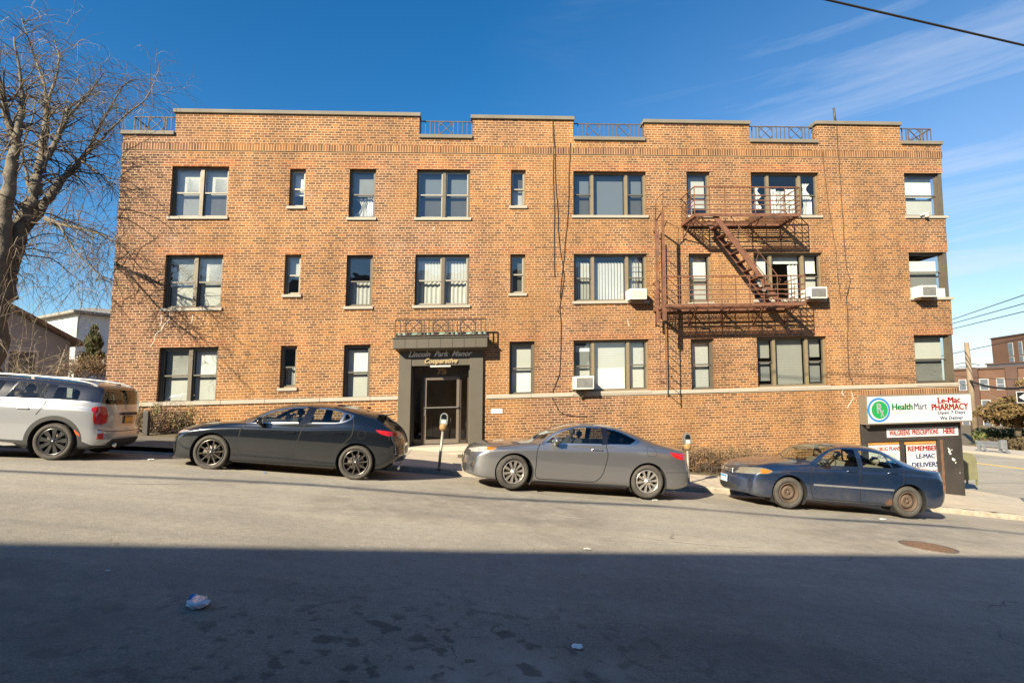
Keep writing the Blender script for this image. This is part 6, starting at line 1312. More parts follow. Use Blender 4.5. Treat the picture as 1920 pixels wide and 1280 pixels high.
meter('leaning parking meter with tan coin vault in front of the glazed entrance', (823, 878), (834, 773), 0)
meter('upright parking meter with tan coin vault behind the tail of the grey coupe', (1291, 905), (1288, 811), 0)
# ---- utility cables
def cable(label, a, b, sag=0.3, r=.02, n=16, cat='cable', group=None, name='overhead_cable'):
    a, b = Vector(a), Vector(b); mb = MB(); mb.tube([a + (b - a) * (i / n) - Vector((0, 0, sag * 4 * (i / n) * (1 - i / n))) for i in range(n + 1)], r, 5); mb.build(name, blkc, label=label, cat=cat, group=group)
a, b = at(1552, 0, 9.0), at(1920, 85, 9.6); e = (b - a); cable('thick black overhead cable slanting across the sky over the corner', a - e * 1.2, b + e * .9, 0.0, .021)
for (p, q, lb) in (((1788, 598), (1920, 553), 'uppermost of the three thin cables leaving the building corner into the sky'), ((1788, 606), (1920, 569), 'middle one of the three thin cables leaving the building corner into the sky'), ((1788, 616), (1920, 584), 'lowest of the three thin cables leaving the building corner into the sky')):
    a, b = at(*p, 46), at(*q, 34); e = b - a; cable(lb, a - e * .5, b + e * 1.5, 0, .03)
a, b = at(1785, 663, 60), at(1920, 634, 46); e = b - a; cable('thin cable passing behind the top of the wooden utility pole', a - e * .5, b + e, 0, .035)
a = fac(U(216, 447) + .02, -.02, V(216, 447)); cable('black service wire running from the brick corner into the bare willow', a, a + FU * -1.6 + FN * -6.5 + FV * .65, .12, .014)
for k_, (tt_, hh) in enumerate(((-11.6, 7.6), (-12.1, 7.9))):
    mb = MB(); mb.tube([st(s, tt_, hh + .1 * math.cos(s)) for s in range(-45, 40, 3)], .03, 5); mb.build('overhead_cable', blkc, label=('lower' if k_ == 0 else 'upper') + ' of the two cables strung along the street behind the viewer', cat='cable')
# ---- house across the street, behind the viewer, whose shade lies on the near road
def gpt(px, py):
    r = ray(px, py); lo, hi = .0005, .2
    for _ in range(60):
        m_ = (lo + hi) / 2; p = r * m_; lo, hi = (m_, hi) if p.z > gz(p.x, p.y) else (lo, m_)
    return r * lo
def back(p, t):   # follow the ray to the sun until street distance t
    k = (t - t_of(p.x, p.y)) / CY.dot(SUN); return p + SUN * k
ea, eb = back(gpt(40, 1017.5), -17), back(gpt(1900, 1043), -17); e = eb - ea; ea2, eb2 = ea - e * 1.6, eb + e * 1.2
mb = MB(); bk = CY * -14; lo_ = -6
vs = [Vector((p.x, p.y, z_)) for p, z_ in ((ea2, ea2.z), (eb2, eb2.z), (eb2, lo_), (ea2, lo_))]; vs += [q + bk for q in vs]
mb.add(vs, [(0, 1, 2, 3), (4, 7, 6, 5), (0, 4, 5, 1), (1, 5, 6, 2), (3, 2, 6, 7), (0, 3, 7, 4)], False)
OB = mb.build('garage_building', pm('pale_render', (.34, .32, .29), .85, var=.15), label='low pale rendered building across the street whose shade covers the near road', cat='building', origin=(ea + eb) / 2 * 1.0)
for i in range(9):
    p = ea2.lerp(eb2, (i + .7) / 10); mb = MB(); h0 = gz(p.x, p.y) + 1.0
    ex = e.normalized(); f = p - ex * .8; g = p + ex * .8; o1 = CY * .01
    mb.add([Vector((f.x, f.y, h0)) + o1, Vector((g.x, g.y, h0)) + o1, Vector((g.x, g.y, h0 + 1.5)) + o1, Vector((f.x, f.y, h0 + 1.5)) + o1], [(0, 1, 2, 3)]); mb.build('window', pm('dark_pane', (.03, .035, .04), .1), OB)
# ---- manhole, litter
p = gpt(1740, 1024.5); q = gpt(1700, 1024.5); rad = .38; nrm = (gpt(1760, 1015) - p).cross(gpt(1700, 1030) - p).normalized(); nrm = nrm if nrm.z > 0 else -nrm; Rq = Vector((0, 0, 1)).rotation_difference(nrm).to_matrix().to_4x4(); M = Matrix.Translation(p) @ Rq
mt_ = thing('manhole_cover', 'round rusty manhole cover set in the sunlit road', 'manhole cover', loc=p); LM_ = lambda: MB(xf=lambda a, b, c: M @ Vector((a, b, c)))
mb = LM_(); mb.lathe([(rad, -.02), (rad, .008), (rad - .04, .009), (rad - .045, .004)], n=40, cap=False); mb.build('rim', pm('worn_iron', (.15, .11, .08), .6, metal=.3, var=.3, vscale=15), mt_)
mb = LM_(); mb.lathe([(.001, .006), (rad - .05, .006)], n=40, cap=False)
for i in range(-5, 6):
    for j in range(-5, 6):
        if i * i + j * j < 26: mb.box(i * .058 - .018, i * .058 + .018, j * .058 - .018, j * .058 + .018, .006, .012)
mb.build('lid', pm('rusty_lid', (.17, .105, .07), .7, metal=.2, var=.35, vscale=12), mt_)
# crushed bottle
p = gpt(371, 1132); clearp = pm('crushed_plastic', (.55, .58, .63), .18, var=.15, vscale=30, coat=.5)
bt = thing('plastic_bottle', 'crushed clear plastic bottle lying on the shaded road', 'bottle', loc=p); rg_ = random.Random(4); ax = Vector((.6, -.8, 0)).normalized(); sd_ = Vector((.8, .6, 0)); mb = MB(); prof = [(-.13, .018), (-.115, .02), (-.095, .045), (-.05, .072), (0, .068), (.05, .075), (.10, .068), (.13, .04)]; vs = []; n = 14
for h, r_ in prof:
    for j in range(n):
        a = 2 * math.pi * j / n; rr_ = r_ * rg_.uniform(.78, 1.2); vs.append(p + ax * h + sd_ * rr_ * math.cos(a) + Vector((0, 0, .022 + rr_ * .42 * math.sin(a))))
k = len(prof); mb.add(vs, [(i * n + j, i * n + (j + 1) % n, (i + 1) * n + (j + 1) % n, (i + 1) * n + j) for i in range(k - 1) for j in range(n)] + [tuple(range(n))[::-1], tuple(range((k - 1) * n, k * n))], False); mb.build('bottle_body', clearp, bt)
mb = MB(); mb.tube([p + ax * -.14 + Vector((0, 0, .02)), p + ax * -.118 + Vector((0, 0, .02))], .02, 10); mb.build('bottle_cap', shade_w, bt)
mb = MB(); mb.tube([p + ax * -.085 - sd_ * .035 + Vector((0, 0, .03)), p + ax * -.045 - sd_ * .03 + Vector((0, 0, .04))], [.018, .03], 9); o = mb.build('bottle_label', pm('label_blue', (.05, .25, .6), .4), bt)
for px_, py_, sz, lb, mt2 in ((1083, 1214, .045, 'round white scrap lying on the shaded road', shade_w), (1102, 1030, .05, 'flat pale scrap lying along the shade edge', shade_c), (203, 1072, .025, 'tan scrap on the shaded road above the plastic bottle', shade_c), (497, 887, .035, 'blue scrap on the road under the charcoal hatchback', sblue), (1228, 938, .06, 'crumpled pale scrap in front of the rear wheel of the coupe', shade_w), (1655, 974, .07, 'white paper scrap in front of the rear wheel of the blue saloon', shade_w), (282, 862, .06, 'white paper scrap between crossover and hatchback', shade_w)):
    p = gpt(px_, py_); mb = MB(); n = 9; vs = [p + Vector((math.cos(a) * sz * random.uniform(.6, 1.2), math.sin(a) * sz * random.uniform(.5, 1.1), random.uniform(.006, .02))) for a in lin(0, 2 * math.pi, n)[:-1]] + [p + Vector((0, 0, .022))]
    mb.add(vs, [(i, (i + 1) % n, n) for i in range(n)], False); mb.build('litter_scrap', mt2, label=lb, cat='scrap')

mb = MB(); q = [st(17, -15), st(60, -15), st(60, -30), st(17, -30)]; q = [Vector((a.x, a.y, -6)) for a in q]; mb.add(q + [a + Vector((0, 0, 16)) for a in q], [(0, 1, 2, 3), (7, 6, 5, 4), (0, 4, 5, 1), (1, 5, 6, 2), (2, 6, 7, 3), (3, 7, 4, 0)])  # unseen block added behind the viewer to cut sky light on the road
OT = mb.build('added_sky_blocker', BRICK, label='added unseen tall brick block across the street that cuts the sky light', cat='building')
for i in range(8):
    for j in range(3):
        a, b = 19 + i * 4.8, 21 + i * 4.8; z0 = j * 3.0; mb = MB(); c = [st(a, -14.98), st(b, -14.98)]
        mb.add([Vector((c[0].x, c[0].y, z0)), Vector((c[1].x, c[1].y, z0)), Vector((c[1].x, c[1].y, z0 + 1.6)), Vector((c[0].x, c[0].y, z0 + 1.6))], [(0, 1, 2, 3)]); mb.build('window', MATS['dark_pane'], OT)

for a, b, w_ in (((1180, 1004), (1420, 1026), .05), ((1030, 960), (1100, 972), .05), ((590, 893), (690, 930), .035), ((700, 912), (800, 925), .05), ((180, 905), (420, 903), .04)):
    mb = MB(); n = 14; pr = None
    for i in range(n + 1):
        f = i / n; x, y = a[0] + (b[0] - a[0]) * f, a[1] + (b[1] - a[1]) * f + 3 * math.sin(f * 3); p = gpt(x, y); p.z = gz(p.x, p.y) + .005; hw = w_ * (math.sin(math.pi * f) ** .5) * .5 + .002; q = (p + CY * hw, p - CY * hw)
        if pr: mb.quad(pr[0], pr[1], q[1], q[0])
        pr = q
    mb.build('road_marking', scuffm, kind='structure')
# ================================================================ PLANTS, HOUSES, CROSS STREET
bark = pm('bark', (0.10, 0.083, 0.062), .95, var=.45, vscale=7, bump=.8, bscale=22, col2=(0.18, 0.155, 0.115))
twig = pm('twig', (0.105, 0.078, 0.055), .85, var=.3, vscale=3); twig_p = pm('pale_twig', (0.28, 0.23, 0.165), .8, var=.2, vscale=3)
def grow(mb, p, d, L_, r, rng, droop=.0, wob=.25, n=6, sides=3):
    pts = [p.copy()]; rs = [r]
    for i in range(n):
        d = (d + Vector((rng.gauss(0, wob), rng.gauss(0, wob), rng.gauss(0, wob) - droop * (i + 1) / n))).normalized(); p = p + d * (L_ / n); pts.append(p.copy()); rs.append(r * (1 - .8 * (i + 1) / n))
    mb.tube(pts, rs, sides, cap=False, smooth=True); return pts
# ---- bare willow
YT = 14.6
limbs = [  # (px, py, depth offset, radius m)
 [(-40, 860, 0, .42), (-28, 740, 0, .38), (-12, 640, 0, .36), (5, 560, 0, .33), (20, 480, .1, .28), (38, 420, .1, .24), (60, 375, .2, .19), (73, 320, .2, .16), (84, 250, .3, .12), (88, 192, .3, .10)],
 [(-10, 640, 0, .30), (-6, 540, -.2, .28), (2, 450, -.3, .25), (8, 390, -.4, .20), (20, 330, -.5, .17), (29, 270, -.5, .14), (38, 225, -.6, .10), (44, 185, -.6, .07), (36, 130, -.7, .045), (26, 70, -.7, .02)],
 [(29, 272, -.5, .12), (14, 225, -.6, .10), (6, 180, -.7, .08), (-6, 120, -.8, .04)],
 [(76, 310, .2, .12), (96, 285, .3, .10), (112, 250, .4, .09), (125, 222, .4, .08), (128, 205, .4, .075)],
 [(125, 222, .4, .06), (150, 195, .5, .045), (175, 165, .5, .03), (196, 135, .6, .015)],
 [(35, 440, .3, .20), (72, 398, .6, .16), (95, 365, .8, .14), (118, 335, 1.0, .12), (145, 310, 1.1, .10), (165, 285, 1.2, .08)],
 [(165, 285, 1.2, .06), (182, 245, 1.1, .045), (205, 205, 1.0, .035), (228, 165, .9, .022), (246, 148, .8, .01)],
 [(165, 285, 1.2, .06), (200, 250, 1.2, .04), (240, 212, .9, .03), (270, 190, 0, .02), (288, 160, 0, .01)],
 [(88, 195, .3, .07), (80, 150, .3, .05), (66, 110, .3, .035), (52, 70, .3, .02), (40, 35, .3, .01)],
 [(88, 195, .3, .06), (104, 150, .4, .045), (112, 110, .5, .03), (100, 70, .5, .015)],
 [(86, 410, .0, .08), (110, 420, -.2, .06), (150, 428, -.4, .045), (190, 440, -.5, .03), (216, 452, -.6, .012)],
 [(110, 420, -.2, .03), (140, 470, -.4, .025), (175, 505, -.5, .02), (208, 530, -.5, .01)],
 [(150, 300, 1.1, .05), (185, 325, 1.1, .035), (205, 345, 1.1, .02), (212, 352, 1.1, .01)],
 [(60, 375, .2, .06), (50, 330, .5, .05), (40, 280, .8, .04), (62, 220, 1.0, .03), (70, 170, 1.2, .015)],
 [(-20, 500, 0, .12), (-60, 400, -.3, .10), (-100, 250, -.6, .06), (-120, 120, -.8, .02)],
]
TREE = thing('willow_tree', 'large bare willow with drooping pale twigs beside the brick building', 'tree', loc=at(-40, 868, YT))
def lpt(a): return at(a[0], a[1], YT + a[2] + (max(0, 330 - a[1]) / 330 * 2.4 if a[0] > 55 else 0))
mb = MB(); fine = MB(); rng = random.Random(11); tw = []
for li, l in enumerate(limbs):
    pts = [lpt(a) for a in l]; P = []; RS = []
    for i in range(len(pts) - 1):
        for j in range(4):
            t = j / 4; q = pts[i].lerp(pts[i + 1], t) + Vector((rng.gauss(0, 1), rng.gauss(0, 1), rng.gauss(0, 1))) * l[i][3] * .12; P.append(q); RS.append(l[i][3] * (1 - t) + l[i + 1][3] * t)
    P.append(pts[-1]); RS.append(l[-1][3]); RS = [r * rng.uniform(.72, .9) for r in RS]; mb.tube(P, RS, 9, smooth=True)
    for i in range(1, len(P)):
        seg = (P[i] - P[i - 1]); dns = 3 if l[0][3] < .2 or i > len(P) * .45 else 1
        for _ in range(dns if li != 13 else 1):
            tw.append((P[i - 1].lerp(P[i], rng.random()), seg.normalized(), RS[i]))
mb.build('trunk', bark, TREE)
mb = MB(); mbp = MB(); subs = []
for p, d, r in tw:
    side_ = Vector((rng.gauss(0, 1), rng.gauss(0, .8), rng.gauss(.25, .8))).normalized(); dd = (d * .6 + side_).normalized(); L_ = rng.uniform(.7, 2.0); pts = grow(mb, p, dd, L_, min(.024, max(.009, r * .3)), rng, .22, .2, 7, 4)
    subs += [(q, (pts[i + 1] - q).normalized()) for i, q in enumerate(pts[1:-1], 1)]
rng.shuffle(subs)
for k_, (q, d) in enumerate(subs[:1000]):
    tgt = mb if k_ % 3 else mbp; dd = (d + Vector((rng.gauss(0, .7), rng.gauss(0, .6), rng.gauss(0, .6)))).normalized(); pts = grow(tgt, q, dd, rng.uniform(.4, 1.1), .0065, rng, .45, .2, 6, 3)
    for _ in range(2): a = rng.choice(pts[1:-1]); grow(tgt, a, (dd + Vector((rng.gauss(0, .9), rng.gauss(0, .6), rng.gauss(-.3, .7)))).normalized(), rng.uniform(.25, .8), .0042, rng, .6, .2, 5, 3)
# curtain of hanging withes round the trunk and below the side limbs
for _ in range(330):
    px_, py_ = rng.uniform(-30, 75) if rng.random() < .5 else rng.uniform(60, 225), rng.uniform(380, 560); p = at(px_, py_, YT + (rng.uniform(-.5, 1.0) if px_ < 60 else rng.uniform(1.0, 2.5))); tgt = mbp if rng.random() < .5 else mb
    grow(tgt, p, Vector((rng.gauss(0, .5), rng.gauss(0, .3), rng.uniform(-.9, .1))).normalized(), rng.uniform(.7, 2.2), .007, rng, .35, .16, 8, 3)
mb.build('crown', twig, TREE); mbp.build('crown', twig_p, TREE)
# ---- shrubs
def leafy(mb, c, rx, ry, rz, n, size, rng, base=None, flat=.4):
    for _ in range(n):
        while True:
            v = Vector((rng.uniform(-1, 1), rng.uniform(-1, 1), rng.uniform(-1, 1)))
            if v.length < 1 and v.length > .25 * rng.random(): break
        p = Vector((c[0] + v.x * rx, c[1] + v.y * ry, c[2] + v.z * rz)); s = size * rng.uniform(.5, 1.5); a = Vector((rng.gauss(0, 1), rng.gauss(0, 1), rng.gauss(0, 1))).normalized(); b = a.cross(Vector((rng.gauss(0, 1), rng.gauss(0, 1), rng.gauss(0, 1)))).normalized()
        mb.add([p - a * s, p + b * s * flat, p + a * s, p - b * s * flat], [(0, 1, 2, 3)], False)
def shrub(name, label, cat, c, rx, ry, h, nst, nlf, lmat, size, seed, smat=None, lumps=7, group=None):
    rng = random.Random(seed); t = thing(name, label, cat, loc=c, group=group); mb = MB(); ml = MB()
    for i in range(nst):
        b = Vector((c[0] + rng.uniform(-rx, rx) * .8, c[1] + rng.uniform(-ry, ry) * .6, c[2] - .05)); d = Vector((rng.gauss(0, .35), rng.gauss(0, .3), 1)).normalized(); pts = grow(mb, b, d, h * rng.uniform(.6, 1.15), .011, rng, .0, .18, 6, 4)
        for q in pts[2:]:
            for _ in range(2): grow(mb, q, Vector((rng.gauss(0, 1), rng.gauss(0, .8), rng.gauss(.3, .6))).normalized(), h * rng.uniform(.1, .35), .0055, rng, .1, .25, 4, 3)
    mb.build('stem', smat or twig, t)
    for i in range(lumps):
        q = (c[0] + rng.uniform(-rx, rx) * .8, c[1] + rng.uniform(-ry, ry) * .4, c[2] + h * rng.uniform(.25, .75)); leafy(ml, q, rx * rng.uniform(.25, .5), ry * .7, h * rng.uniform(.18, .34), nlf // lumps, size, rng)
    ml.build('foliage', lmat, t); return t
dry = pm('dry_leaves', (0.25, 0.17, 0.095), .9, var=.35, vscale=7, col2=(0.17, 0.10, 0.05)); dryg = pm('olive_leaves', (0.15, 0.14, 0.05), .85, var=.35, vscale=6, col2=(0.26, 0.20, 0.09)); grn = pm('evergreen_leaves', (0.055, 0.075, 0.025), .8, var=.3, vscale=5, col2=(0.11, 0.12, 0.04))
def wl(px_, t_):   # pavement-level point under pixel column px at street distance t
    best = None
    for s in np.linspace(-20, 25, 900):
        p = walk(s, t_); dpt = p.dot(FWD); x = 960 + F * p.dot(RT) / dpt
        if best is None or abs(x - px_) < best[0]: best = (abs(x - px_), p)
    return best[1]
for i, (px_, rx, h, lb) in enumerate(((1262, .5, .92, 'dense brown winter hedge bush right behind the second parking meter'), (1322, .55, .80, 'dry brown hedge bush midway between coupe and blue saloon'), (1385, .55, .86, 'dry brown hedge bush above the bonnet of the blue saloon'), (1430, .4, .75, 'brown hedge bush partly hidden by the blue saloon windscreen'), (945, .6, .62, 'low brown hedge bush behind the bonnet of the grey coupe'), (1050, .7, .6, 'low hedge bush seen through the coupe windows'), (1160, .7, .6, 'low hedge bush hidden behind the coupe roof'))):
    p = wl(px_, 4.75); shrub('hedge_bush', lb, 'bush', p, rx, .45, h, 40, 4200 if i < 4 else 900, dry if i % 2 == 0 else MATS['dry_leaves'], .022, 20 + i, group='winter hedge along the wall')
for i, (px_, h, lb, m_) in enumerate(((287, .85, 'tall leafy rhododendron shrub by the brick wall behind the crossover tail', dryg), (312, .8, 'tan winter shrub against the wall in front of the hatchback', dry), (340, .9, 'broad-leaved shrub over the bonnet of the hatchback', dryg), (268, .7, 'small dry shrub next to the dark post', dry))):
    p = wl(px_, 4.9); shrub('flower_bed_shrub', lb, 'shrub', p, .38, .35, h, 20, 900, m_, .03, 40 + i, group='shrubs in the bed by the wall')
# dark post beside the crossover
p = wl(273, 4.4); mb = MB(); mb.box(-.07, .07, -.05, .05, -.1, .62, .01); 
for q in mb.v: q += p
mb.build('bollard_post', MATS['black_panel'], label='short dark post behind the tail of the white crossover', cat='post')
# ---- houses up the hill
def siding(name, c1):
    mt = pm(name, c1, .8, var=.1, vscale=2); nt = mt.node_tree; N = nt.nodes; L = nt.links; uv = N.new('ShaderNodeUVMap'); w_ = N.new('ShaderNodeTexWave'); w_.wave_type = 'BANDS'; w_.bands_direction = 'Y'; w_.wave_profile = 'SAW'; w_.inputs['Scale'].default_value = 1.6; L.new(uv.outputs[0], w_.inputs['Vector'])
    bp = N.new('ShaderNodeBump'); bp.inputs['Strength'].default_value = .6; bp.inputs['Distance'].default_value = .03; L.new(w_.outputs['Fac'], bp.inputs['Height']); L.new(bp.outputs[0], N['Principled BSDF'].inputs['Normal']); return mt
sidw = siding('white_siding', (0.66, 0.64, 0.60)); sidg = siding('grey_siding', (0.42, 0.43, 0.45)); shing = pm('brown_shingle', (0.24, 0.17, 0.12), .9, var=.3, vscale=12); shing2 = pm('grey_shingle', (0.26, 0.24, 0.21), .9, var=.25, vscale=12); trimw = pm('white_trim', (.7, .68, .64), .6)
def house(label, loc, ang, wx, wy, h, rh, wall, roofm, wins, gable='x', zb=-3):
    Rz = Matrix.Rotation(ang, 4, 'Z'); M = Matrix.Translation(loc) @ Rz; t = bpy.data.objects.new('clapboard_house', None); COL.objects.link(t); t.matrix_world = M; WM[t.name] = M; tag(t, label, 'house')
    LM_ = lambda: MB(xf=lambda a, b, c: M @ Vector((a, b, c))); mb = LM_(); mb.box(0, wx, 0, wy, zb, h)
    if gable == 'y': mb.add([(0, 0, h), (wx, 0, h), (wx / 2, 0, h + rh), (0, wy, h), (wx, wy, h), (wx / 2, wy, h + rh)], [(0, 1, 2), (3, 5, 4)])
    mb.build('wall', wall, t); mb = LM_(); o_ = .35
    if gable == 'y':
        for sg, x in ((-1, -o_), (1, wx + o_)):
            z0 = h - o_ * rh / (wx / 2); a = [(x, -o_, z0), (wx / 2, -o_, h + rh), (wx / 2, wy + o_, h + rh), (x, wy + o_, z0)]; mb.add([Vector(q) + Vector((0, 0, k)) for k in (.03, .16) for q in a], [(0, 1, 2, 3), (7, 6, 5, 4), (0, 4, 5, 1), (1, 5, 6, 2), (2, 6, 7, 3), (3, 7, 4, 0)])
    else:
        a = [(-o_, -o_, h + .02), (wx + o_, -o_, h + .02), (wx + o_, wy + o_, h + .02), (-o_, wy + o_, h + .02), (-o_, -o_, h + .16), (wx + o_, -o_, h + .16), (wx + o_, wy + o_, h + .16), (-o_, wy + o_, h + .16), (wx * .35, wy / 2, h + rh), (wx * .65, wy / 2, h + rh)]
        mb.add(a, [(0, 3, 2, 1), (0, 1, 5, 4), (1, 2, 6, 5), (2, 3, 7, 6), (3, 0, 4, 7), (4, 5, 9, 8), (6, 7, 8, 9), (5, 6, 9), (7, 4, 8)])
    mb.build('roof', roofm, t)
    for (f, a, b, c, d_) in wins:
        mb = LM_()
        if f == 'front': mb.box(a - .08, b + .08, -.05, .0, c - .08, d_ + .08)
        elif f == 'left': mb.box(-.05, 0, a - .08, b + .08, c - .08, d_ + .08)
        else: mb.box(wx, wx + .05, a - .08, b + .08, c - .08, d_ + .08)
        w_ = mb.build('window', trimw, t); mb = LM_()
        if f == 'front': mb.box(a, b, -.06, -.05, c, d_)
        elif f == 'left': mb.box(-.06, -.05, a, b, c, d_)
        else: mb.box(wx + .05, wx + .06, a, b, c, d_)
        mb.build('pane', pm('far_pane', (.10, .12, .15), .1), w_)
    return t, LM_
# white two-storey house: near corner at px 138
c = at(138, 700, 31); c.z = 0
h_top = at(138, 588, 31).z
t, LM_ = house('white two-storey clapboard house beyond the willow with a window box', Vector((c.x, c.y, 0)), R(60), 9, 11, h_top, 1.3, sidw, shing2, [('left', 3.0, 3.7, h_top - 2.2, h_top - .6), ('left', 6.3, 7.2, h_top - 2.2, h_top - .6)], 'x', -4)
mb = LM_(); mb.box(-.35, -.06, 2.9, 3.8, h_top - 2.6, h_top - 2.3); mb.build('window_box', pm('box_tan', (.4, .32, .2), .8), t)
mb = LM_(); mb.box(5.2, 5.6, 4, 4.4, h_top + .6, h_top + 1.5); mb.build('chimney', trimw, t)
# grey low house, gable wall in shade
c = at(128, 700, 22); z = at(128, 641, 22).z
Mh = R(62)
t, LM_ = house('low grey clapboard house with brown shingle roof behind the bare willow', Vector((c.x, c.y, 0)) - Vector((math.cos(Mh), math.sin(Mh), 0)) * 7.5, Mh, 7.5, 10, z, 1.9, sidg, shing, [('front', 5.6, 6.4, z - 1.5, z - .5), ('front', 2.8, 3.6, z - 1.5, z - .5)], 'y', -4)
mb = MB(); q = at(150, 684, 26); mb.xf = None
mb.prism([(-1.4, 0), (1.4, 0), (0, .45)], 0, 3); 
for v in mb.v: v += q
g_ = mb.build('garden_shed', trimw, label='white-edged low shed roof in front of the white house', cat='shed')
# cypress and brown bush left of the corner
def cone_tree(name, label, base, h, r, n, mat, size, seed):
    rng = random.Random(seed); t = thing(name, label, 'tree', loc=base); mb = MB(); mb.tube([base, base + Vector((0, 0, h * .9))], [.07, .02], 6); mb.build('trunk', bark, t); mb = MB()
    for _ in range(n):
        f = rng.random() ** .8; rr = r * (1 - f) ** .7 * rng.uniform(.3, 1.1) * (1 + .25 * math.sin(f * 17 + seed)); a = rng.uniform(0, 6.28); p = base + Vector((rr * math.cos(a), rr * math.sin(a), h * (.05 + .95 * f)))
        d = Vector((math.cos(a) * .4, math.sin(a) * .4, rng.uniform(.4, 1.2))).normalized(); b = d.cross(Vector((rng.gauss(0, 1), rng.gauss(0, 1), rng.gauss(0, 1)))).normalized(); s = size * rng.uniform(.6, 1.5); mb.add([p - b * s * .3, p + d * s, p + b * s * .3, p - d * s * .4], [(0, 1, 2, 3)], False)
    mb.build('crown', mat, t)
b = at(172, 700, 21.5); cone_tree('cypress_tree', 'slim dark evergreen in front of the white clapboard house', b, at(172, 612, 21.5).z - b.z, .45, 2200, grn, .10, 3)
p = at(165, 712, 18.6); shrub('garden_bush', 'big bushy brown winter shrub at the corner of the brick building', 'bush', p, .85, .6, .95, 40, 3800, dry, .03, 77, lumps=14)
p = at(38, 745, 16.8); shrub('sapling_shrub', 'tangled thin saplings under the willow above the crossover roof', 'shrub', p, .9, .5, 2.4, 22, 260, dry, .02, 78, smat=twig_p, lumps=8)
p = at(95, 752, 17.6); mb = MB(); mb.tube([p, at(110, 690, 17.6), at(122, 655, 17.6)], .018, 5); mb.build('leaning_stick', twig_p, label='pale leaning stick above the roof rails of the crossover', cat='stick')
# boundary fence far left
mb = MB(); a, b = at(-60, 735, 19.5), at(205, 733, 19.5)
# ---- cross street side
far_brick = pm('far_brick', (0.125, 0.066, 0.04), .9, var=.22, vscale=.25); far_brick2 = pm('far_brick_dark', (0.085, 0.048, 0.035), .9, var=.2, vscale=.3); farw = pm('far_white', (.38, .38, .37), .6)
def far_block(label, x0, x1, ytop, ybot, Z0, Z1, mat, rows, cols, wsz, name='brick_block', x0b=None):
    a, b = at(x0, ytop, Z0), at(x1, ytop, Z1); zb = at(x0, ybot, Z0).z - 3; n = (b - a); n.z = 0; n.normalize(); dn = Vector((-n.y, n.x, 0)); L_ = (Vector((b.x, b.y, 0)) - Vector((a.x, a.y, 0))).length; zt = a.z
    t = thing(name, label, 'building', loc=Vector((a.x, a.y, zb + 3))); xf = lambda u, d, v: Vector((a.x, a.y, 0)) + n * u + dn * d + Vector((0, 0, v)); mk = lambda: MB(xf=xf)
    mb = mk(); mb.box(0, L_, 0, 12, zb, zt); mb.build('wall', mat, t); mb = mk(); mb.box(-.15, L_ + .15, -.15, 12, zt, zt + .25); mb.build('coping', far_brick2, t)
    k = 0
    for (vy) in rows:
        v = at(x0, vy, Z0).z
        for f, wd in cols:
            u = f * L_; mb = mk(); mb.box(u - wd / 2, u + wd / 2, -.06, .02, v - wsz / 2, v + wsz / 2); w_ = mb.build('window', farw, t); mb = mk(); m_ = max(1, round(wd / .9))
            for j in range(m_):
                a0 = u - wd / 2 + wd * j / m_ + .1; a1 = u - wd / 2 + wd * (j + 1) / m_ - .1; mb.box(a0, a1, -.09, -.06, v + .04, v + wsz / 2 - .1); mb.box(a0, a1, -.09, -.06, v - wsz / 2 + .1, v - .04)
            mb.build('pane', MATS['far_pane'], w_)
    return t, mk, L_, zt
t, mk, L_, zt = far_block('long low brick apartment block across the cross street', 1785, 1990, 695, 812, 76, 66, far_brick, (722, 760, 798), ((.10, .9), (.27, 2.0), (.47, .9), (.60, .9), (.72, .9), (.88, 2.0)), 1.5)
mb = mk()
for f in (.16, .53): mb.box(f * L_, f * L_ + 1.2, -.3, 0, zt - 9, zt)
mb.build('pilaster', far_brick2, t)
far_block('tall brick apartment block rising behind the long low one', 1858, 2010, 636, 700, 118, 98, far_brick, (659, 684), ((.27, 1.3), (.40, 1.0), (.60, 1.3), (.85, 1.3)), 2.6)
far_block('dark grey rooftop structure between the two brick blocks', 1850, 1995, 684, 700, 96, 86, pm('dark_slate', (.06, .065, .075), .7, var=.2), (), (), 1, name='rooftop_structure')
# utility pole
pole_m = pm('weathered_pole', (0.27, 0.21, 0.14), .9, var=.35, vscale=2, bump=.5, bscale=12, col2=(.16, .115, .075))
Zp = 47; a, b = at(1829, 815, Zp), at(1812, 642, Zp); t = thing('utility_pole', 'weathered wooden utility pole leaning beside the pharmacy sign', 'utility pole', loc=a)
mb = MB(); mb.tube([a - Vector((0, 0, .5)), a.lerp(b, .5), b], [.27, .22, .17], 12); mb.build('pole', pole_m, t)
for y in (683, 690): c = a.lerp(b, (815 - y) / 173); mb = MB(); mb.tube([c + Vector((-1.1, 0, 0)), c + Vector((-.5, 0, .1)), c + Vector((.6, 0, -.02)), c + Vector((.9, 0, -.1))], .03, 5); mb.build('bracket', blkc, t)
a, b = at(1700, 703, 50), at(1960, 732, 38); cable('heavy sagging black cable tied to the wooden utility pole', at(1818, 713, Zp), at(1960, 718, 36), .5, .09); 
for y, lb in ((704, 'upper thin wire beyond the pole across the low brick block'), (720, 'lower thin wire beyond the pole across the low brick block')): cable(lb, at(1790, y, 55), at(1990, y + 6, 55), .2, .03)
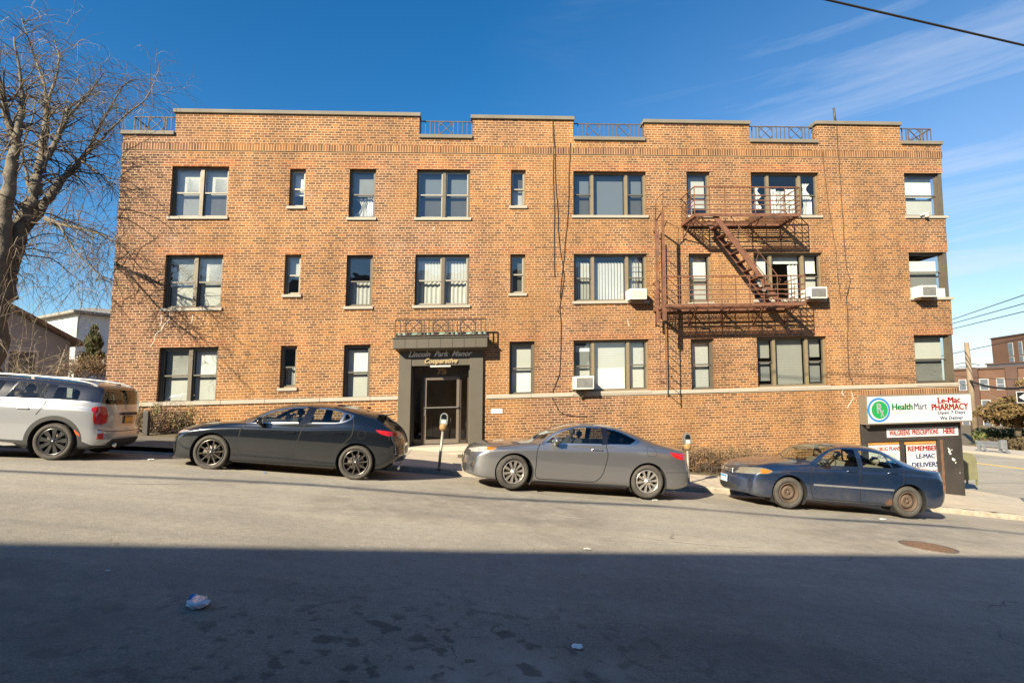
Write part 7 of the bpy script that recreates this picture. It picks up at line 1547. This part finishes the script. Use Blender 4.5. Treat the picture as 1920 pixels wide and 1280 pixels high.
# tree, hedges, guard rail, mailbox, one way sign
def round_tree(label, base, h, rx, n, mat, size, seed):
    rng = random.Random(seed); t = thing('garden_tree', label, 'tree', loc=base); mb = MB(); ml = MB(); tips = []
    mb.tube([base - Vector((0, 0, .2)), base + Vector((.1, 0, h * .25)), base + Vector((-.1, 0, h * .5))], [.22, .17, .1], 8)
    for i in range(16):
        d = Vector((rng.gauss(0, 1), rng.gauss(0, .8), rng.uniform(.1, 1.0))).normalized(); tips += grow(mb, base + Vector((0, 0, h * rng.uniform(.2, .5))), d, h * rng.uniform(.4, .62), .09, rng, 0, .12, 6, 5)[2:]
    mb.build('trunk', bark, t)
    for _ in range(60):
        q = rng.choice(tips) + Vector((rng.gauss(0, .3), rng.gauss(0, .3), rng.gauss(0, .25))); leafy(ml, q, rng.uniform(.35, .8), .6, rng.uniform(.2, .45), n // 60, size, rng)
    ml.build('crown', mat, t)
brt = pm('rusty_leaves', (0.20, 0.12, 0.04), .85, var=.35, vscale=1.2, col2=(0.09, 0.07, 0.025)); b = at(1908, 812, 42); round_tree('spreading russet evergreen tree on the lawn across the cross street', b, at(1908, 712, 42).z - b.z, 2.4, 9000, brt, .13, 5)
def hedge(name, label, x0, x1, yt, yb, Z, dep, n, mat, size, seed):
    rng = random.Random(seed); a, b = at(x0, yb, Z), at(x1, yb, Z); h = at(x0, yt, Z).z - a.z; t = thing(name, label, 'hedge', loc=(a + b) / 2); ml = MB(); L_ = (b - a).length; k = max(3, int(L_ / .8))
    for i in range(k): q = a.lerp(b, (i + .5) / k); leafy(ml, (q.x, q.y + dep / 2, q.z + h * .45), L_ / k * .8, dep / 2, h * .6, n // k, size, rng)
    for v in ml.v: pass
    ml.build('foliage', mat, t)
hedge('clipped_hedge', 'yellow-green clipped hedge under the low brick block', 1843, 1960, 803, 826, 44, 1.2, 2600, pm('hedge_green', (.14, .17, .05), .85, var=.3, vscale=1.5), .11, 6)
hedge('low_hedge', 'dark brown-green low hedge mound behind the grey guard rail', 1868, 1990, 822, 852, 38.5, 2.0, 3000, pm('hedge_dark', (.09, .065, .03), .9, var=.4, vscale=1.5), .10, 8)
mb = MB(); q = at(1862, 836, 41); pts = []
mb.blob((q.x + 4.5, q.y + 1.5, q.z - .9), 1.0, 3, .02, (5.5, 3, 1.3)); mb.build('lawn', pm('winter_lawn', (.22, .15, .06), .95, var=.3, vscale=2, bump=.4, bscale=8), kind='structure')
gal = pm('galvanised', (.27, .28, .29), .4, metal=.5, var=.15); q0, q1 = at(1839, 848, 35.8), at(1879, 851, 34.6); t = thing('guard_rail', 'short grey metal guard rail on two splayed legs by the far kerb', 'guard rail', loc=(q0 + q1) / 2)
up_ = Vector((0, 0, 1)); e = (q1 - q0).normalized(); mb = MB()
for z0, z1 in ((.38, .52), (.60, .74)): mb.bar(q0 - e * .25 + up_ * (z0 + z1) / 2, q1 + e * .25 + up_ * (z0 + z1) / 2, .07, z1 - z0)
mb.bar(q0 - e * .2 + up_ * .56, q1 + e * .2 + up_ * .56, .02, .1); mb.build('beam', gal, t)
for q in (q0, q1):
    mb = MB(); mb.bar(q - e * .1, q + up_ * .7, .12, .16); mb.bar(q + e * .25 + Vector((.0, -.3, 0)), q + up_ * .6, .1, .1); mb.build('leg', gal, t)
q = at(1882, 845, 34.5); mb = MB(); mb.box(-.18, .18, -.1, .1, .1, .65, .03)
for v in mb.v: v += q
mb.build('end_cap', gal, t)
# mailbox
olive = pm('olive_paint', (0.17, 0.165, 0.095), .5, var=.2, vscale=3); Zm = 21.2; q = at(1818, 909, Zm); g = walk(s_of(q.x, q.y), t_of(q.x, q.y)); t = thing('relay_mailbox', 'olive green round-topped mailbox behind the shop corner', 'mailbox', loc=q)
hx = (at(1833, 880, Zm).x - q.x); H_ = at(1818, 849, Zm).z - q.z; mb = MB(xf=lambda a, b, c: q + Vector((a, b, c))); rr_ = .30
poly = [(-.42, .18), (hx, .18), (hx, H_ - rr_)] + [(hx - rr_ + rr_ * math.cos(a), H_ - rr_ + rr_ * math.sin(a)) for a in lin(0, math.pi / 2, 8)] + [(-.42 + rr_ + rr_ * math.cos(a), H_ - rr_ + rr_ * math.sin(a)) for a in lin(math.pi / 2, math.pi, 8)]
mb.prism(poly, 0, .55); mb.build('body', olive, t)
for x in (-.40, hx - .05):
    for y in (.03, .48): mb = MB(xf=lambda a, b, c: q + Vector((a, b, c))); mb.box(x, x + .05, y, y + .05, -.03, .18); mb.build('leg', olive, t)
mb = MB(xf=lambda a, b, c: q + Vector((a, b, c))); mb.box(-.3, hx - .12, -.012, 0, .75, .95); mb.build('door', olive, t)
# one way sign on a post just past the picture's edge
Zs = 14.6; q = at(1939, 744, Zs); gp = st(s_of(q.x, q.y), max(KT + .4, t_of(q.x, q.y)), .13); t = thing('one_way_sign', 'black street sign with a white arrow pointing towards the pharmacy', 'street sign', loc=Vector((q.x, q.y, gz(q.x, q.y) + .13)))
mk = lambda: MB(xf=lambda a, b, c: q + Vector((a, b, c))); w_, h_ = .46, .15
mb = mk(); mb.box(-w_, w_, -.004, .0, -h_, h_); sf = mb.build('sign_plate', wf, t)
mb = mk(); mb.box(-w_ + .02, w_ - .02, -.008, -.004, -h_ + .02, h_ - .02); mb.build('sign_field', pm('sign_black', (.015, .015, .018), .4), sf)
mb = mk(); mb.prism([(-w_ + .05, 0), (-w_ + .22, -.10), (-w_ + .22, -.055), (w_ - .05, -.055), (w_ - .05, .055), (-w_ + .22, .055), (-w_ + .22, .10)], -.011, -.008); mb.build('arrow', wf, sf)
gz_ = gz(q.x, q.y) + .12 - q.z; mb = mk(); mb.tube([(0, .03, gz_), (0, .03, .35)], .03, 8); mb.build('post', gal, t)
